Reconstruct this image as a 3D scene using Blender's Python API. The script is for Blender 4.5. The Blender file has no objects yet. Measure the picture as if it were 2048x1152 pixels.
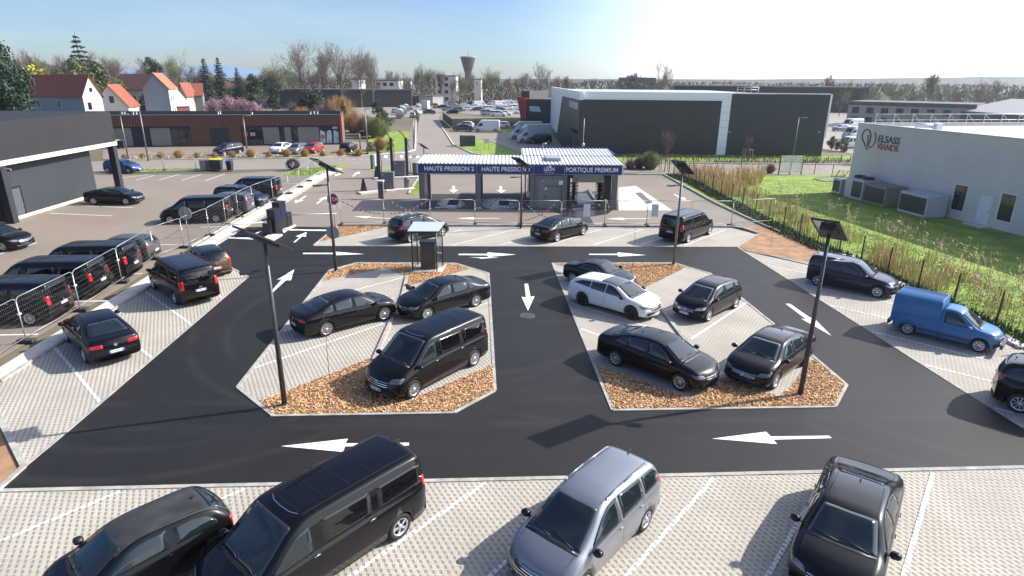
import bpy, bmesh, math, random
from mathutils import Vector, Matrix
from mathutils.bvhtree import BVHTree
R = math.radians
SC = bpy.context.scene
COL = SC.collection
# ---------------------------------------------------------------- camera
F_PX, PITCH, ROLL, CAM_H = 1224.0, R(18.82), R(0.541), 10.53
_c, _s = math.cos(ROLL), math.sin(ROLL)
_X = Vector((1, 0, 0)); _U = Vector((0, math.sin(PITCH), math.cos(PITCH))); _F = Vector((0, math.cos(PITCH), -math.sin(PITCH)))
_CX = _X * _c + _U * _s
_CY = -_X * _s + _U * _c
cam = bpy.data.cameras.new('camera'); co = bpy.data.objects.new('camera', cam); COL.objects.link(co)
m = Matrix.Identity(4)
for i in range(3):
    m[i][0], m[i][1], m[i][2] = _CX[i], _CY[i], -_F[i]
m[2][3] = CAM_H
co.matrix_world = m
cam.sensor_width = 36; cam.lens = 36 * F_PX / 2048; cam.clip_start = 0.1; cam.clip_end = 20000
SC.camera = co
# ---------------------------------------------------------------- world and sun
SUN_AZ, SUN_EL = R(73.5), R(34.5)          # clockwise from +Y
w = bpy.data.worlds.new('World'); SC.world = w; w.use_nodes = True
nt = w.node_tree; bg = nt.nodes['Background']
sky = nt.nodes.new('ShaderNodeTexSky'); sky.sky_type = 'NISHITA'; sky.sun_disc = False
sky.sun_elevation = SUN_EL; sky.sun_rotation = SUN_AZ; sky.altitude = 150
sky.air_density = 1.0; sky.dust_density = .5; sky.ozone_density = 2.0
tcw = nt.nodes.new('ShaderNodeTexCoord'); mpw = nt.nodes.new('ShaderNodeMapping'); mpw.inputs['Scale'].default_value = (1.0, 1.0, 5.0)
nzw = nt.nodes.new('ShaderNodeTexNoise'); nzw.inputs['Scale'].default_value = 2.2; nzw.inputs['Detail'].default_value = 7; nzw.inputs['Roughness'].default_value = .55; nzw.inputs['Distortion'].default_value = .6
rpw = nt.nodes.new('ShaderNodeMapRange'); rpw.inputs[1].default_value = .42; rpw.inputs[2].default_value = .85; rpw.inputs[3].default_value = 0; rpw.inputs[4].default_value = .34
mxw = nt.nodes.new('ShaderNodeMix'); mxw.data_type = 'RGBA'; mxw.inputs[7].default_value = (8.0, 8.6, 9.2, 1)
L = nt.links.new
L(tcw.outputs['Generated'], mpw.inputs[0]); L(mpw.outputs[0], nzw.inputs['Vector']); L(nzw.outputs[0], rpw.inputs[0]); L(rpw.outputs[0], mxw.inputs[0])
tint = nt.nodes.new('ShaderNodeMix'); tint.data_type = 'RGBA'; tint.blend_type = 'MULTIPLY'; tint.inputs[0].default_value = 1; tint.inputs[7].default_value = (.82, .98, 1.27, 1)
L(sky.outputs[0], tint.inputs[6]); L(tint.outputs[2], mxw.inputs[6])
# white glow added into the sky colour on the sun's side
dt = nt.nodes.new('ShaderNodeVectorMath'); dt.operation = 'DOT_PRODUCT'; dt.inputs[1].default_value = (math.sin(R(70)) * math.cos(R(10)), math.cos(R(70)) * math.cos(R(10)), math.sin(R(10))); L(tcw.outputs['Generated'], dt.inputs[0])
mr = nt.nodes.new('ShaderNodeMapRange'); mr.inputs[1].default_value = .30; mr.inputs[2].default_value = .72; L(dt.outputs['Value'], mr.inputs[0])
pw = nt.nodes.new('ShaderNodeMath'); pw.operation = 'POWER'; pw.inputs[1].default_value = 1.9; L(mr.outputs[0], pw.inputs[0])
ms = nt.nodes.new('ShaderNodeMath'); ms.operation = 'MULTIPLY'; ms.inputs[1].default_value = 13.0; L(pw.outputs[0], ms.inputs[0])
cb = nt.nodes.new('ShaderNodeCombineXYZ'); [L(ms.outputs[0], cb.inputs[i]) for i in range(3)]
ad = nt.nodes.new('ShaderNodeVectorMath'); ad.operation = 'ADD'; L(mxw.outputs[2], ad.inputs[0]); L(cb.outputs[0], ad.inputs[1])
L(ad.outputs[0], bg.inputs[0]); bg.inputs[1].default_value = .074
sl = bpy.data.lights.new('sun', 'SUN'); sl.energy = 5.0; sl.angle = R(.53); sl.color = (1, .955, .89)
so = bpy.data.objects.new('sun', sl); COL.objects.link(so)
sd = Vector((math.sin(SUN_AZ) * math.cos(SUN_EL), math.cos(SUN_AZ) * math.cos(SUN_EL), math.sin(SUN_EL)))
so.rotation_euler = sd.to_track_quat('Z', 'Y').to_euler(); so.location = sd * 100
SC.view_settings.view_transform = 'Standard'; SC.view_settings.look = 'None'; SC.view_settings.exposure = 0.75; SC.view_settings.gamma = 1
SC.cycles.max_bounces = 6; SC.cycles.transparent_max_bounces = 12
# ---------------------------------------------------------------- survey helpers: photo point -> place on the flat site
def ray(u, v):
    return _CX * ((u - 1024) / F_PX) - _CY * ((v - 576) / F_PX) + _F
def G(u, v, z=0.0):
    d = ray(u, v); t = (z - CAM_H) / d.z
    return Vector((d.x * t, d.y * t, z))
def HT(b, t):
    g = G(*b); d = ray(*t)
    return CAM_H + d.z * math.hypot(g.x, g.y) / math.hypot(d.x, d.y)
# ---------------------------------------------------------------- materials
MATS = {}
def M(name, col, rough=.6, metal=0, var=.0, scale=3.0, bump=0, coat=0, island=0, spec=.5, col2=None, bscale=None, detail=4):
    if name in MATS: return MATS[name]
    mt = bpy.data.materials.new(name); mt.use_nodes = True; n = mt.node_tree; p = n.nodes['Principled BSDF']; lk = n.links.new
    col = tuple(col) + (1,) if len(col) == 3 else col
    p.inputs['Base Color'].default_value = col; p.inputs['Roughness'].default_value = rough; p.inputs['Metallic'].default_value = metal
    p.inputs['Specular IOR Level'].default_value = spec
    if coat: p.inputs['Coat Weight'].default_value = coat; p.inputs['Coat Roughness'].default_value = .03
    cur = None
    if var or col2 or bump:
        tc = n.nodes.new('ShaderNodeTexCoord')
    if var or col2:
        nz = n.nodes.new('ShaderNodeTexNoise'); nz.inputs['Scale'].default_value = scale; nz.inputs['Detail'].default_value = detail; lk(tc.outputs['Object'], nz.inputs['Vector'])
        cr = n.nodes.new('ShaderNodeValToRGB'); cr.color_ramp.elements[0].position = .34; cr.color_ramp.elements[1].position = .66
        a = col; b = (tuple(col2) + (1,)) if col2 else col
        cr.color_ramp.elements[0].color = tuple(min(1, x * (1 - var)) for x in a[:3]) + (1,)
        cr.color_ramp.elements[1].color = tuple(min(1, x * (1 + var)) for x in b[:3]) + (1,)
        lk(nz.outputs[0], cr.inputs[0]); cur = cr.outputs[0]
    if island:
        ge = n.nodes.new('ShaderNodeNewGeometry'); hs = n.nodes.new('ShaderNodeHueSaturation')
        mr = n.nodes.new('ShaderNodeMapRange'); mr.inputs[3].default_value = 1 - island; mr.inputs[4].default_value = 1 + island
        lk(ge.outputs['Random Per Island'], mr.inputs[0]); lk(mr.outputs[0], hs.inputs['Value'])
        mr2 = n.nodes.new('ShaderNodeMath'); mr2.operation = 'MULTIPLY_ADD'; mr2.inputs[1].default_value = .05; mr2.inputs[2].default_value = .475
        fr = n.nodes.new('ShaderNodeMath'); fr.operation = 'MULTIPLY'; fr.inputs[1].default_value = 17.3
        fc = n.nodes.new('ShaderNodeMath'); fc.operation = 'FRACT'
        lk(ge.outputs['Random Per Island'], fr.inputs[0]); lk(fr.outputs[0], fc.inputs[0]); lk(fc.outputs[0], mr2.inputs[0]); lk(mr2.outputs[0], hs.inputs['Hue'])
        if cur: lk(cur, hs.inputs['Color'])
        else: hs.inputs['Color'].default_value = col
        cur = hs.outputs[0]
    if cur: lk(cur, p.inputs['Base Color'])
    if bump:
        nb = n.nodes.new('ShaderNodeTexNoise'); nb.inputs['Scale'].default_value = bscale or scale * 8; nb.inputs['Detail'].default_value = 5; lk(tc.outputs['Object'], nb.inputs['Vector'])
        bp = n.nodes.new('ShaderNodeBump'); bp.inputs['Strength'].default_value = bump; bp.inputs['Distance'].default_value = .02; lk(nb.outputs[0], bp.inputs['Height']); lk(bp.outputs[0], p.inputs['Normal'])
    MATS[name] = mt; return mt
class NX:                                                            # tiny expression builder for node maths
    def __init__(s, mt): s.n = mt.node_tree; s.l = s.n.links.new
    def m(s, op, a, b=None, c=None):
        q = s.n.nodes.new('ShaderNodeMath'); q.operation = op
        for i, x in enumerate((a, b, c)):
            if x is None: continue
            if isinstance(x, (int, float)): q.inputs[i].default_value = x
            else: s.l(x, q.inputs[i])
        return q.outputs[0]
    def noise(s, vec, scale, detail=4, rough=.5, dist=0):
        q = s.n.nodes.new('ShaderNodeTexNoise'); q.inputs['Scale'].default_value = scale; q.inputs['Detail'].default_value = detail
        q.inputs['Roughness'].default_value = rough; q.inputs['Distortion'].default_value = dist; s.l(vec, q.inputs['Vector']); return q.outputs[0]
    def mix(s, f, a, b):
        q = s.n.nodes.new('ShaderNodeMix'); q.data_type = 'RGBA'
        for i, x in ((0, f), (6, a), (7, b)):
            if isinstance(x, (int, float)): q.inputs[i].default_value = x
            elif isinstance(x, tuple): q.inputs[i].default_value = x + (1,)
            else: s.l(x, q.inputs[i])
        return q.outputs[2]
    def rng(s, x, a, b, c=0, d=1):
        q = s.n.nodes.new('ShaderNodeMapRange'); s.l(x, q.inputs[0])
        for i, k in enumerate((a, b, c, d)): q.inputs[i + 1].default_value = k
        return q.outputs[0]
    def bump(s, h, st, dist=.02):
        q = s.n.nodes.new('ShaderNodeBump'); q.inputs['Strength'].default_value = st; q.inputs['Distance'].default_value = dist; s.l(h, q.inputs['Height']); return q.outputs[0]
def newmat(name):
    mt = bpy.data.materials.new(name); mt.use_nodes = True; MATS[name] = mt
    x = NX(mt); p = mt.node_tree.nodes['Principled BSDF']; g = mt.node_tree.nodes.new('ShaderNodeNewGeometry')
    return mt, x, p, g.outputs['Position'], g
def stripes(name, col, dark, period, axis=0, rough=.5, duty=.25, metal=0):   # ribbed cladding on a wall, along object X (0), Y (1) or Z (2)
    mt, x, p, pos, g = newmat(name)
    tc = mt.node_tree.nodes.new('ShaderNodeTexCoord'); sp = mt.node_tree.nodes.new('ShaderNodeSeparateXYZ'); x.l(tc.outputs['Object'], sp.inputs[0])
    f = x.m('FRACT', x.m('DIVIDE', sp.outputs[axis], period))
    a = x.m('LESS_THAN', f, duty)
    nz = x.noise(tc.outputs['Object'], .35, 5)
    c = x.mix(a, tuple(col), tuple(dark))
    c2 = x.mix(x.rng(nz, .35, .7, 0, .22 if col[0] < .5 else .04), c, tuple(k * .55 for k in col))
    x.l(c2, p.inputs['Base Color']); p.inputs['Roughness'].default_value = rough; p.inputs['Metallic'].default_value = metal
    tri = x.m('PINGPONG', x.m('DIVIDE', sp.outputs[axis], period), .5)
    x.l(x.bump(tri, .5, .03), p.inputs['Normal'])
    return mt
# grass-grid concrete pavers, laid in world space
def paver(name, base, hole, line=False):
    mt, x, p, pos, g = newmat(name)
    rot = mt.node_tree.nodes.new('ShaderNodeMapping'); rot.inputs['Rotation'].default_value = (0, 0, R(1.2)); x.l(pos, rot.inputs[0])
    sp = mt.node_tree.nodes.new('ShaderNodeSeparateXYZ'); x.l(rot.outputs[0], sp.inputs[0])
    u = x.m('DIVIDE', sp.outputs[0], .17); v = x.m('DIVIDE', sp.outputs[1], .30)
    def holes(du, dv):
        fu = x.m('SUBTRACT', x.m('FRACT', x.m('ADD', u, du)), .5); fv = x.m('SUBTRACT', x.m('FRACT', x.m('ADD', v, dv)), .5)
        wv = x.m('MULTIPLY', x.m('SINE', x.m('MULTIPLY', fv, 12.0)), .07)
        d = x.m('MAXIMUM', x.m('DIVIDE', x.m('ABSOLUTE', x.m('ADD', fu, wv)), .21), x.m('DIVIDE', x.m('ABSOLUTE', fv), .165))
        return x.rng(d, .8, 1.15, 1, 0)
    hm = x.m('MAXIMUM', holes(0, 0), holes(.5, .5))
    # thin joints
    ju = x.m('PINGPONG', x.m('ADD', u, x.m('MULTIPLY', x.m('SINE', x.m('MULTIPLY', v, 6.283)), .16)), .5)
    jm = x.rng(ju, .0, .055, .55, 0)
    n1 = x.noise(pos, .5, 5); n2 = x.noise(pos, 9, 3); n3 = x.noise(pos, 60, 2)
    c = x.mix(x.rng(n1, .3, .7), tuple(k * .82 for k in base), tuple(k * 1.1 for k in base))
    c = x.mix(x.rng(n2, .3, .75, 0, .35), c, tuple(k * .72 for k in base))
    n6 = x.noise(pos, .9, 6, .7, 1.2); c = x.mix(x.rng(n6, .58, .74, 0, .38), c, tuple(k * .62 for k in base))
    c = x.mix(jm, c, tuple(k * .5 for k in hole))
    fh = x.mix(n3, tuple(k * .55 for k in hole), tuple(k * 1.5 for k in hole))
    hv = x.m('MULTIPLY', hm, x.rng(n2, .25, .6, .55, 1.0))
    c = x.mix(hv, c, fh)
    x.l(c, p.inputs['Base Color']); p.inputs['Roughness'].default_value = .85
    hh = x.m('SUBTRACT', x.m('MULTIPLY', n3, .15), hm)
    x.l(x.bump(hh, .55, .03), p.inputs['Normal'])
    return mt
def asphalt(name, base, big=.25, warm=None, marks=False):
    mt, x, p, pos, g = newmat(name)
    n1 = x.noise(pos, .11, 5, .6, .8); n2 = x.noise(pos, 1.4, 4, .6); n3 = x.noise(pos, 70, 2, .7)
    c = x.mix(x.rng(n1, .32, .68), tuple(k * (1 - big) for k in base), tuple(k * (1 + big) for k in base))
    c = x.mix(x.rng(n2, .45, .8, 0, .4), c, warm or tuple(k * 1.35 for k in base))
    c = x.mix(x.rng(n3, .35, .75, 0, .45), c, tuple(k * 1.7 for k in base))
    if marks:
        mp = mt.node_tree.nodes.new('ShaderNodeMapping'); mp.inputs['Scale'].default_value = (.10, 1.1, 1); x.l(pos, mp.inputs[0])
        n4 = x.noise(mp.outputs[0], 1.2, 5, .65, 1.5)
        c = x.mix(x.rng(n4, .56, .72, 0, .38), c, tuple(k * 2.0 for k in base))
        sp = mt.node_tree.nodes.new('ShaderNodeSeparateXYZ'); x.l(pos, sp.inputs[0]); tr = None
        for cx_, cy_, rr_ in ((-1.2, 25.5, 4.6), (-1.2, 25.5, 6.1), (2.2, 22.6, 3.6), (2.2, 22.6, 5.1), (-4.5, 27, 8.2), (-4.5, 27, 9.6), (19, 24, 9.8), (19, 24, 11.3), (-12, 23, 7.4), (-12, 23, 8.9), (6, 33, 6.2), (-13, 41, 4.4), (-13, 41, 5.9)):
            dx = x.m('SUBTRACT', sp.outputs[0], cx_); dy = x.m('SUBTRACT', sp.outputs[1], cy_)
            d_ = x.m('ABSOLUTE', x.m('SUBTRACT', x.m('SQRT', x.m('ADD', x.m('MULTIPLY', dx, dx), x.m('MULTIPLY', dy, dy))), rr_)); q_ = x.rng(d_, .02, .26, 1, 0); tr = q_ if tr is None else x.m('MAXIMUM', tr, q_)
        for yy_ in (17.3, 18.9, 34.6, 36.2):
            q_ = x.rng(x.m('ABSOLUTE', x.m('SUBTRACT', x.m('ADD', sp.outputs[1], x.m('MULTIPLY', sp.outputs[0], -.045)), yy_)), .03, .3, 1, 0); tr = x.m('MAXIMUM', tr, q_)
        tr = x.m('MULTIPLY', tr, x.rng(x.noise(pos, .45, 4, .6), .36, .60, 0, .7)); c = x.mix(tr, c, tuple(k * 2.1 for k in base))
        n5 = x.noise(pos, 2.6, 8, .72, 2.5)
        c = x.mix(x.rng(n5, .66, .80, 0, .5), c, (.10, .09, .08))
    x.l(c, p.inputs['Base Color']); p.inputs['Roughness'].default_value = .62; p.inputs['Specular IOR Level'].default_value = .35
    x.l(x.bump(n3, .35, .01), p.inputs['Normal'])
    return mt
M_ASPH = asphalt('fresh_asphalt', (.0128, .0118, .0114), .38, marks=True)
M_OLD = asphalt('old_asphalt', (.225, .182, .145), .13, (.26, .212, .172))
M_STREET = asphalt('street_asphalt', (.245, .208, .172), .10)
M_PAV = paver('grid_pavers', (.46, .415, .35), (.255, .225, .185))
M_PAVL = paver('painted_pavers', (.80, .80, .80), (.30, .29, .27))
M_CONC = M('kerb_concrete', (.36, .34, .30), .85, var=.22, scale=2.5, bump=.3, bscale=40)
M_CONCL = M('pale_concrete', (.58, .54, .47), .85, var=.16, scale=1.2, bump=.2, bscale=30)
M_WHITE, _x, _p, _pos, _g = newmat('road_paint')
_w = _x.m('MAXIMUM', _x.rng(_x.noise(_pos, 22, 6, .7), .60, .70, 0, .75), _x.rng(_x.noise(_pos, 1.6, 5, .7, 1.0), .55, .75, 0, .30))
_x.l(_x.mix(_w, (.76, .76, .73), (.09, .085, .08)), _p.inputs['Base Color']); _p.inputs['Roughness'].default_value = .75
M_CHIPBED = M('chip_bed', (.26, .14, .065), .95, var=.35, scale=14, bump=1, bscale=40)
M_CHIP = M('wood_chip', (.60, .36, .18), .85, island=.6)
M_DIRT = M('bare_dirt', (.33, .185, .10), .95, var=.25, scale=1.4, bump=.8, bscale=12)
M_GRASS = M('lawn', (.15, .25, .022), .9, col2=(.22, .30, .04), var=.15, scale=.6, bump=.4, bscale=18)
M_BLADE = M('grass_blade', (.22, .33, .035), .7, island=.45)
M_DRY = M('dry_reed', (.50, .36, .17), .8, island=.45)
M_FIELD = M('open_ground', (.11, .105, .055), .95, col2=(.16, .135, .09), var=.2, scale=.02, bump=.3)
M_BLACKP = M('black_plastic', (.012, .012, .013), .45)
M_STEEL = M('galvanised_steel', (.36, .36, .36), .5, metal=.6, var=.12, scale=6)
M_DSTEEL = M('anthracite_steel', (.045, .045, .05), .4, metal=.3)
M_PANEL = M('solar_cells', (.012, .014, .022), .12, coat=1)
# ---------------------------------------------------------------- mesh helpers
class MB:
    def __init__(s): s.v = []; s.f = []; s.m = []; s.sm = []
    def add(s, vs, fs, mi=0, smooth=False):
        o = len(s.v); s.v += [tuple(q) for q in vs]
        for f in fs: s.f.append(tuple(o + i for i in f)); s.m.append(mi); s.sm.append(smooth)
        return s
    def box(s, c, d, rz=0, mi=0, mat=None):
        hx, hy, hz = d[0] / 2, d[1] / 2, d[2] / 2; q = []
        for x in (-hx, hx):
            for y in (-hy, hy):
                for z in (-hz, hz):
                    v = Vector((x, y, z))
                    if mat: v = mat @ v
                    if rz: v = Matrix.Rotation(rz, 3, 'Z') @ v
                    q.append(v + Vector(c))
        return s.add(q, [(0, 1, 3, 2), (4, 6, 7, 5), (0, 4, 5, 1), (2, 3, 7, 6), (0, 2, 6, 4), (1, 5, 7, 3)], mi)
    def lo(s, x0, x1, y0, y1, z0, z1, mi=0): return s.box(((x0 + x1) / 2, (y0 + y1) / 2, (z0 + z1) / 2), (x1 - x0, y1 - y0, z1 - z0), mi=mi)
    def prism(s, pts, z0, z1, mi=0):
        n = len(pts); a = sum(pts[i][0] * pts[(i + 1) % n][1] - pts[(i + 1) % n][0] * pts[i][1] for i in range(n))
        if a < 0: pts = pts[::-1]
        vs = [(p[0], p[1], z0) for p in pts] + [(p[0], p[1], z1) for p in pts]
        fs = [tuple(range(n, 2 * n)), tuple(range(n - 1, -1, -1))] + [(i, (i + 1) % n, n + (i + 1) % n, n + i) for i in range(n)]
        return s.add(vs, fs, mi)
    def tube(s, a, b, r0, r1=None, n=8, mi=0, caps=True, smooth=True):
        a = Vector(a); b = Vector(b); r1 = r0 if r1 is None else r1; d = b - a
        if d.length < 1e-6: return s
        q = d.to_track_quat('Z', 'Y').to_matrix(); vs = []
        for k in range(n):
            t = 2 * math.pi * (k + .5) / n; c = q @ Vector((math.cos(t), math.sin(t), 0)); vs += [a + c * r0, b + c * r1]
        o = len(s.v)
        s.add(vs, [(2 * k, 2 * ((k + 1) % n), 2 * ((k + 1) % n) + 1, 2 * k + 1) for k in range(n)], mi, smooth and n > 4)
        if caps:
            s.f.append(tuple(o + 2 * k + 1 for k in range(n))); s.m.append(mi); s.sm.append(False)
            s.f.append(tuple(o + 2 * k for k in reversed(range(n)))); s.m.append(mi); s.sm.append(False)
        return s
    def path(s, pts, r, n=6, mi=0):
        for i in range(len(pts) - 1): s.tube(pts[i], pts[i + 1], r, n=n, mi=mi)
        return s
    def lathe(s, c, prof, n=24, mi=0, axis='Z', smooth=True):
        vs = []; k = len(prof)
        for i in range(n):
            t = 2 * math.pi * i / n
            for r, h in prof:
                p = {'Z': (r * math.cos(t), r * math.sin(t), h), 'Y': (r * math.cos(t), h, r * math.sin(t)), 'X': (h, r * math.cos(t), r * math.sin(t))}[axis]
                vs.append((p[0] + c[0], p[1] + c[1], p[2] + c[2]))
        return s.add(vs, [(i * k + j, ((i + 1) % n) * k + j, ((i + 1) % n) * k + j + 1, i * k + j + 1) for i in range(n) for j in range(k - 1)], mi, smooth)
    def xf(s, mat):
        s.v = [tuple(mat @ Vector(v)) for v in s.v]; return s
    def build(s, name, mats, parent=None, fix=False):
        me = bpy.data.meshes.new(name); me.from_pydata(s.v, [], s.f)
        for q in (mats if isinstance(mats, (list, tuple)) else [mats]): me.materials.append(q)
        me.polygons.foreach_set('material_index', s.m); me.polygons.foreach_set('use_smooth', s.sm)
        if fix:
            b = bmesh.new(); b.from_mesh(me); bmesh.ops.recalc_face_normals(b, faces=b.faces); b.to_mesh(me); b.free()
        me.update(); o = bpy.data.objects.new(name, me); COL.objects.link(o)
        if parent: o.parent = parent
        return o
def tag(o, label=None, cat=None, group=None, kind=None):
    if label: o['label'] = label
    if cat: o['category'] = cat
    if group: o['group'] = group
    if kind: o['kind'] = kind
    return o
def empty(name, loc=(0, 0, 0), rz=0):
    o = bpy.data.objects.new(name, None); COL.objects.link(o); o.location = loc; o.rotation_euler = (0, 0, rz); o.empty_display_size = .3
    return o
KIDS = {}
def copy_tree(o, parent=None):
    c = o.copy(); COL.objects.link(c)
    if parent: c.parent = parent
    if o.name not in KIDS: KIDS[o.name] = [k for k in bpy.data.objects if k.parent == o]
    for k in KIDS[o.name]: copy_tree(k, c)
    return c
def text_mesh(body, size, mat, parent=None, name='lettering', ext=.01, bold=.0, xs=1.0):
    cu = bpy.data.curves.new(name, 'FONT'); cu.body = body; cu.size = size; cu.extrude = ext; cu.offset = bold; cu.align_x = 'CENTER'; cu.align_y = 'CENTER'; cu.resolution_u = 3
    t = bpy.data.objects.new(name, cu); COL.objects.link(t)
    me = bpy.data.meshes.new_from_object(t.evaluated_get(bpy.context.evaluated_depsgraph_get()))
    bpy.data.objects.remove(t); me.materials.clear(); me.materials.append(mat)
    for v in me.vertices: v.co.x *= xs
    o = bpy.data.objects.new(name, me); COL.objects.link(o)
    if parent: o.parent = parent
    return o
def stand_text(o, loc, rz=0):        # lettering upright, facing -Y of the wall, turned by rz
    o.matrix_local = Matrix.Translation(loc) @ Matrix.Rotation(rz, 4, 'Z') @ Matrix.Rotation(R(90), 4, 'X'); return o
# ================================================================ GROUND
def sheet(name, px, z, mat, kind='structure', world=False, cuts=0):
    pts = [(Vector((p[0], p[1], 0)) if world else G(p[0], p[1])) for p in px]
    b = bmesh.new(); f = b.faces.new([b.verts.new((p.x, p.y, z)) for p in pts])
    bmesh.ops.recalc_face_normals(b, faces=[f])
    if f.normal.z < 0: bmesh.ops.reverse_faces(b, faces=[f])
    bmesh.ops.triangulate(b, faces=b.faces[:], ngon_method='EAR_CLIP')
    for q in b.faces:
        q.normal_update()
        if q.normal.z < 0: q.normal_flip()
    me = bpy.data.meshes.new(name); b.to_mesh(me); b.free(); me.materials.append(mat)
    o = bpy.data.objects.new(name, me); COL.objects.link(o)
    if kind: o['kind'] = kind
    return o
def wp(*pts): return [(p.x, p.y) for p in pts]
sheet('ground', [(-6000, -300), (6000, -300), (6000, 9000), (-6000, 9000)], -.03, M_FIELD, world=True)
# old brown asphalt round the site
sheet('car_park_asphalt', wp(G(0, 800), G(54, 686), G(382, 496), G(455, 455)) and
      [(-90, -2), (-26, -2)] + wp(G(0, 718), G(54, 686), G(382, 494), G(578, 454), G(680, 457), G(1462, 457), G(1527, 452), G(1430, 407), G(1327, 350)) + wp(G(835, 350), G(690, 335), G(450, 348), G(265, 350)) + [(-90, 68)], 0, M_OLD, world=True)
sheet('street', wp(G(-200, 336)) + wp(G(230, 321), G(600, 317), G(735, 311), G(815, 305), G(830, 300), G(831, 285), G(832, 242), G(834, 236), G(856, 228)) +
      wp(G(884, 226), G(875, 238.5), G(886, 258), G(907, 290), G(946, 308), G(1060, 322), G(1238, 326), G(1500, 329), G(1720, 330), G(2300, 333)) +
      wp(G(2300, 352), G(1720, 347), G(1458, 353), G(1327, 351), G(835, 347), G(690, 336), G(468, 340), G(265, 346), G(-200, 362)), .004, M_STREET, world=True)
sheet('side_yard', [(902, 265), (1100, 262), (1130, 300), (1040, 305), (965, 277), (950, 285), (918, 292), (907, 290), (890, 262)], .006, M_STREET)
sheet('shop_forecourt', [(205, 318), (205, 292), (380, 293), (683, 289), (700, 283), (735, 285), (790, 290), (740, 305), (700, 311), (600, 316)], .006, M_OLD)
sheet('far_yard', [(832, 236), (600, 232), (600, 208), (1120, 204), (1150, 222), (1120, 240), (880, 224)], .008, M_STREET)
sheet('distant_yard', [(1600, 290), (1720, 310), (2100, 330), (2300, 262), (1980, 215), (1600, 215)], .008, M_STREET)
# fresh asphalt lanes
lane_px = [(0, 982), (138, 860), (496, 554), (467, 538), (400, 494), (442, 470), (455, 455), (578, 453), (672, 455), (627, 493), (1475, 494), (1480, 498), (1925, 781), (2048, 857)]
L0 = G(0, 982); L1 = G(2048, 935); kd = (L1 - L0).normalized(); rd = (G(2048, 857) - G(1480, 498)).normalized()
KL = L0 - kd * 6; KR = L1 + kd * 14
sheet('car_park_lane', wp(L0 - kd * .1) + wp(*[G(*p) for p in lane_px]) + wp(G(2048, 857) + rd * 2.0), .008, M_ASPH, world=True)
# paved bays
kn = Vector((-kd.y, kd.x, 0))
sheet('parking_bays_front', wp(KL, KR, KR - kn * 14, KL - kn * 14), .004, M_PAV, world=True)
left_back = [(0, 741), (40, 716), (432, 487)]
sheet('parking_bays_left', wp(G(48, 935), G(-60, 760), G(0, 741), G(432, 487), G(467, 538), G(496, 554), G(138, 860)), .012, M_PAV, world=True)
sheet('parking_bays_top', wp(*[G(*p) for p in [(627, 492), (637, 485), (782, 453), (1462, 456), (1515, 469), (1475, 494)]]), .012, M_PAV, world=True)
rb = [(1480, 498), (1486, 502), (1621, 525), (1700, 545), (1793, 569), (2048, 702)]
sheet('parking_bays_right', wp(*[G(*p) for p in rb]) + wp(G(2048, 700) - Vector((0, 9, 0)), G(2048, 857) + rd * 9, G(2048, 857)), .012, M_PAV, world=True)
IL = [(659, 541), (713, 526), (911, 527), (977, 547), (990, 782), (908, 826), (546, 832), (475, 775)]
IR = [(1105, 527), (1347, 526), (1374, 534), (1420, 547), (1433, 557), (1554, 654), (1626, 713), (1693, 770), (1670, 814), (1225, 821)]
sheet('parking_island', IL, .016, M_PAV); sheet('parking_island', IR, .016, M_PAV)
BEDS = [
    [(646, 563), (656, 545), (713, 528), (911, 529), (939, 539), (809, 575), (813, 553), (776, 537), (708, 549)],
    [(521, 803), (749, 715), (750, 727), (812, 805), (985, 731), (988, 781), (907, 824), (548, 830)],
    [(1112, 529), (1347, 528), (1374, 535), (1288, 577), (1262, 566)],
    [(1194, 731), (1382, 798), (1428, 765), (1442, 757), (1531, 785), (1560, 795), (1590, 765), (1626, 717), (1691, 770), (1669, 812), (1227, 819)],
    [(637, 485), (676, 452), (782, 452)],
]
for b_ in BEDS: sheet('mulch_bed', b_, .024, M_CHIPBED)
sheet('dirt_bed', [(1480, 454), (1530, 451), (1648, 502), (1700, 530), (1793, 567), (1700, 545), (1621, 525), (1486, 502), (1475, 494), (1515, 469)], .010, M_DIRT)
sheet('dirt_bed', [(-40, 780), (48, 935), (0, 978), (-200, 1010), (-300, 800)], .010, M_DIRT)
# lawns
sheet('lawn', wp(*[G(*p) for p in [(1327, 350), (1458, 353), (1720, 347), (1760, 346)]]) + [(75, 70), (75, 8), (24, 8)] + wp(*[G(*p) for p in [(2048, 692), (1793, 562), (1650, 503), (1527, 452), (1430, 407)]]), .002, M_GRASS, world=True)
for q in ([(265, 346), (270, 338), (448, 337), (468, 339)], [(550, 350), (610, 337), (690, 329), (700, 335), (675, 338), (640, 352)], [(736, 338), (835, 339), (835, 346), (748, 344)],
          [(828, 369), (842, 350), (862, 347), (862, 385), (838, 389), (817, 388)], [(740, 262), (832, 262), (812, 292), (800, 303), (735, 310), (690, 312), (700, 300), (770, 300), (790, 290), (736, 288)],
          [(965, 278), (1040, 306), (1245, 316), (1700, 312), (1700, 321), (1238, 325), (1060, 321), (950, 308), (912, 288)], [(892, 240), (1120, 232), (1120, 236), (893, 243)], [(992, 258), (1120, 258), (1120, 266), (1000, 267)],
          [(265, 318), (600, 313), (735, 306), (735, 310), (600, 317), (230, 321)]):
    sheet('verge', q, .014, M_GRASS)
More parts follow.
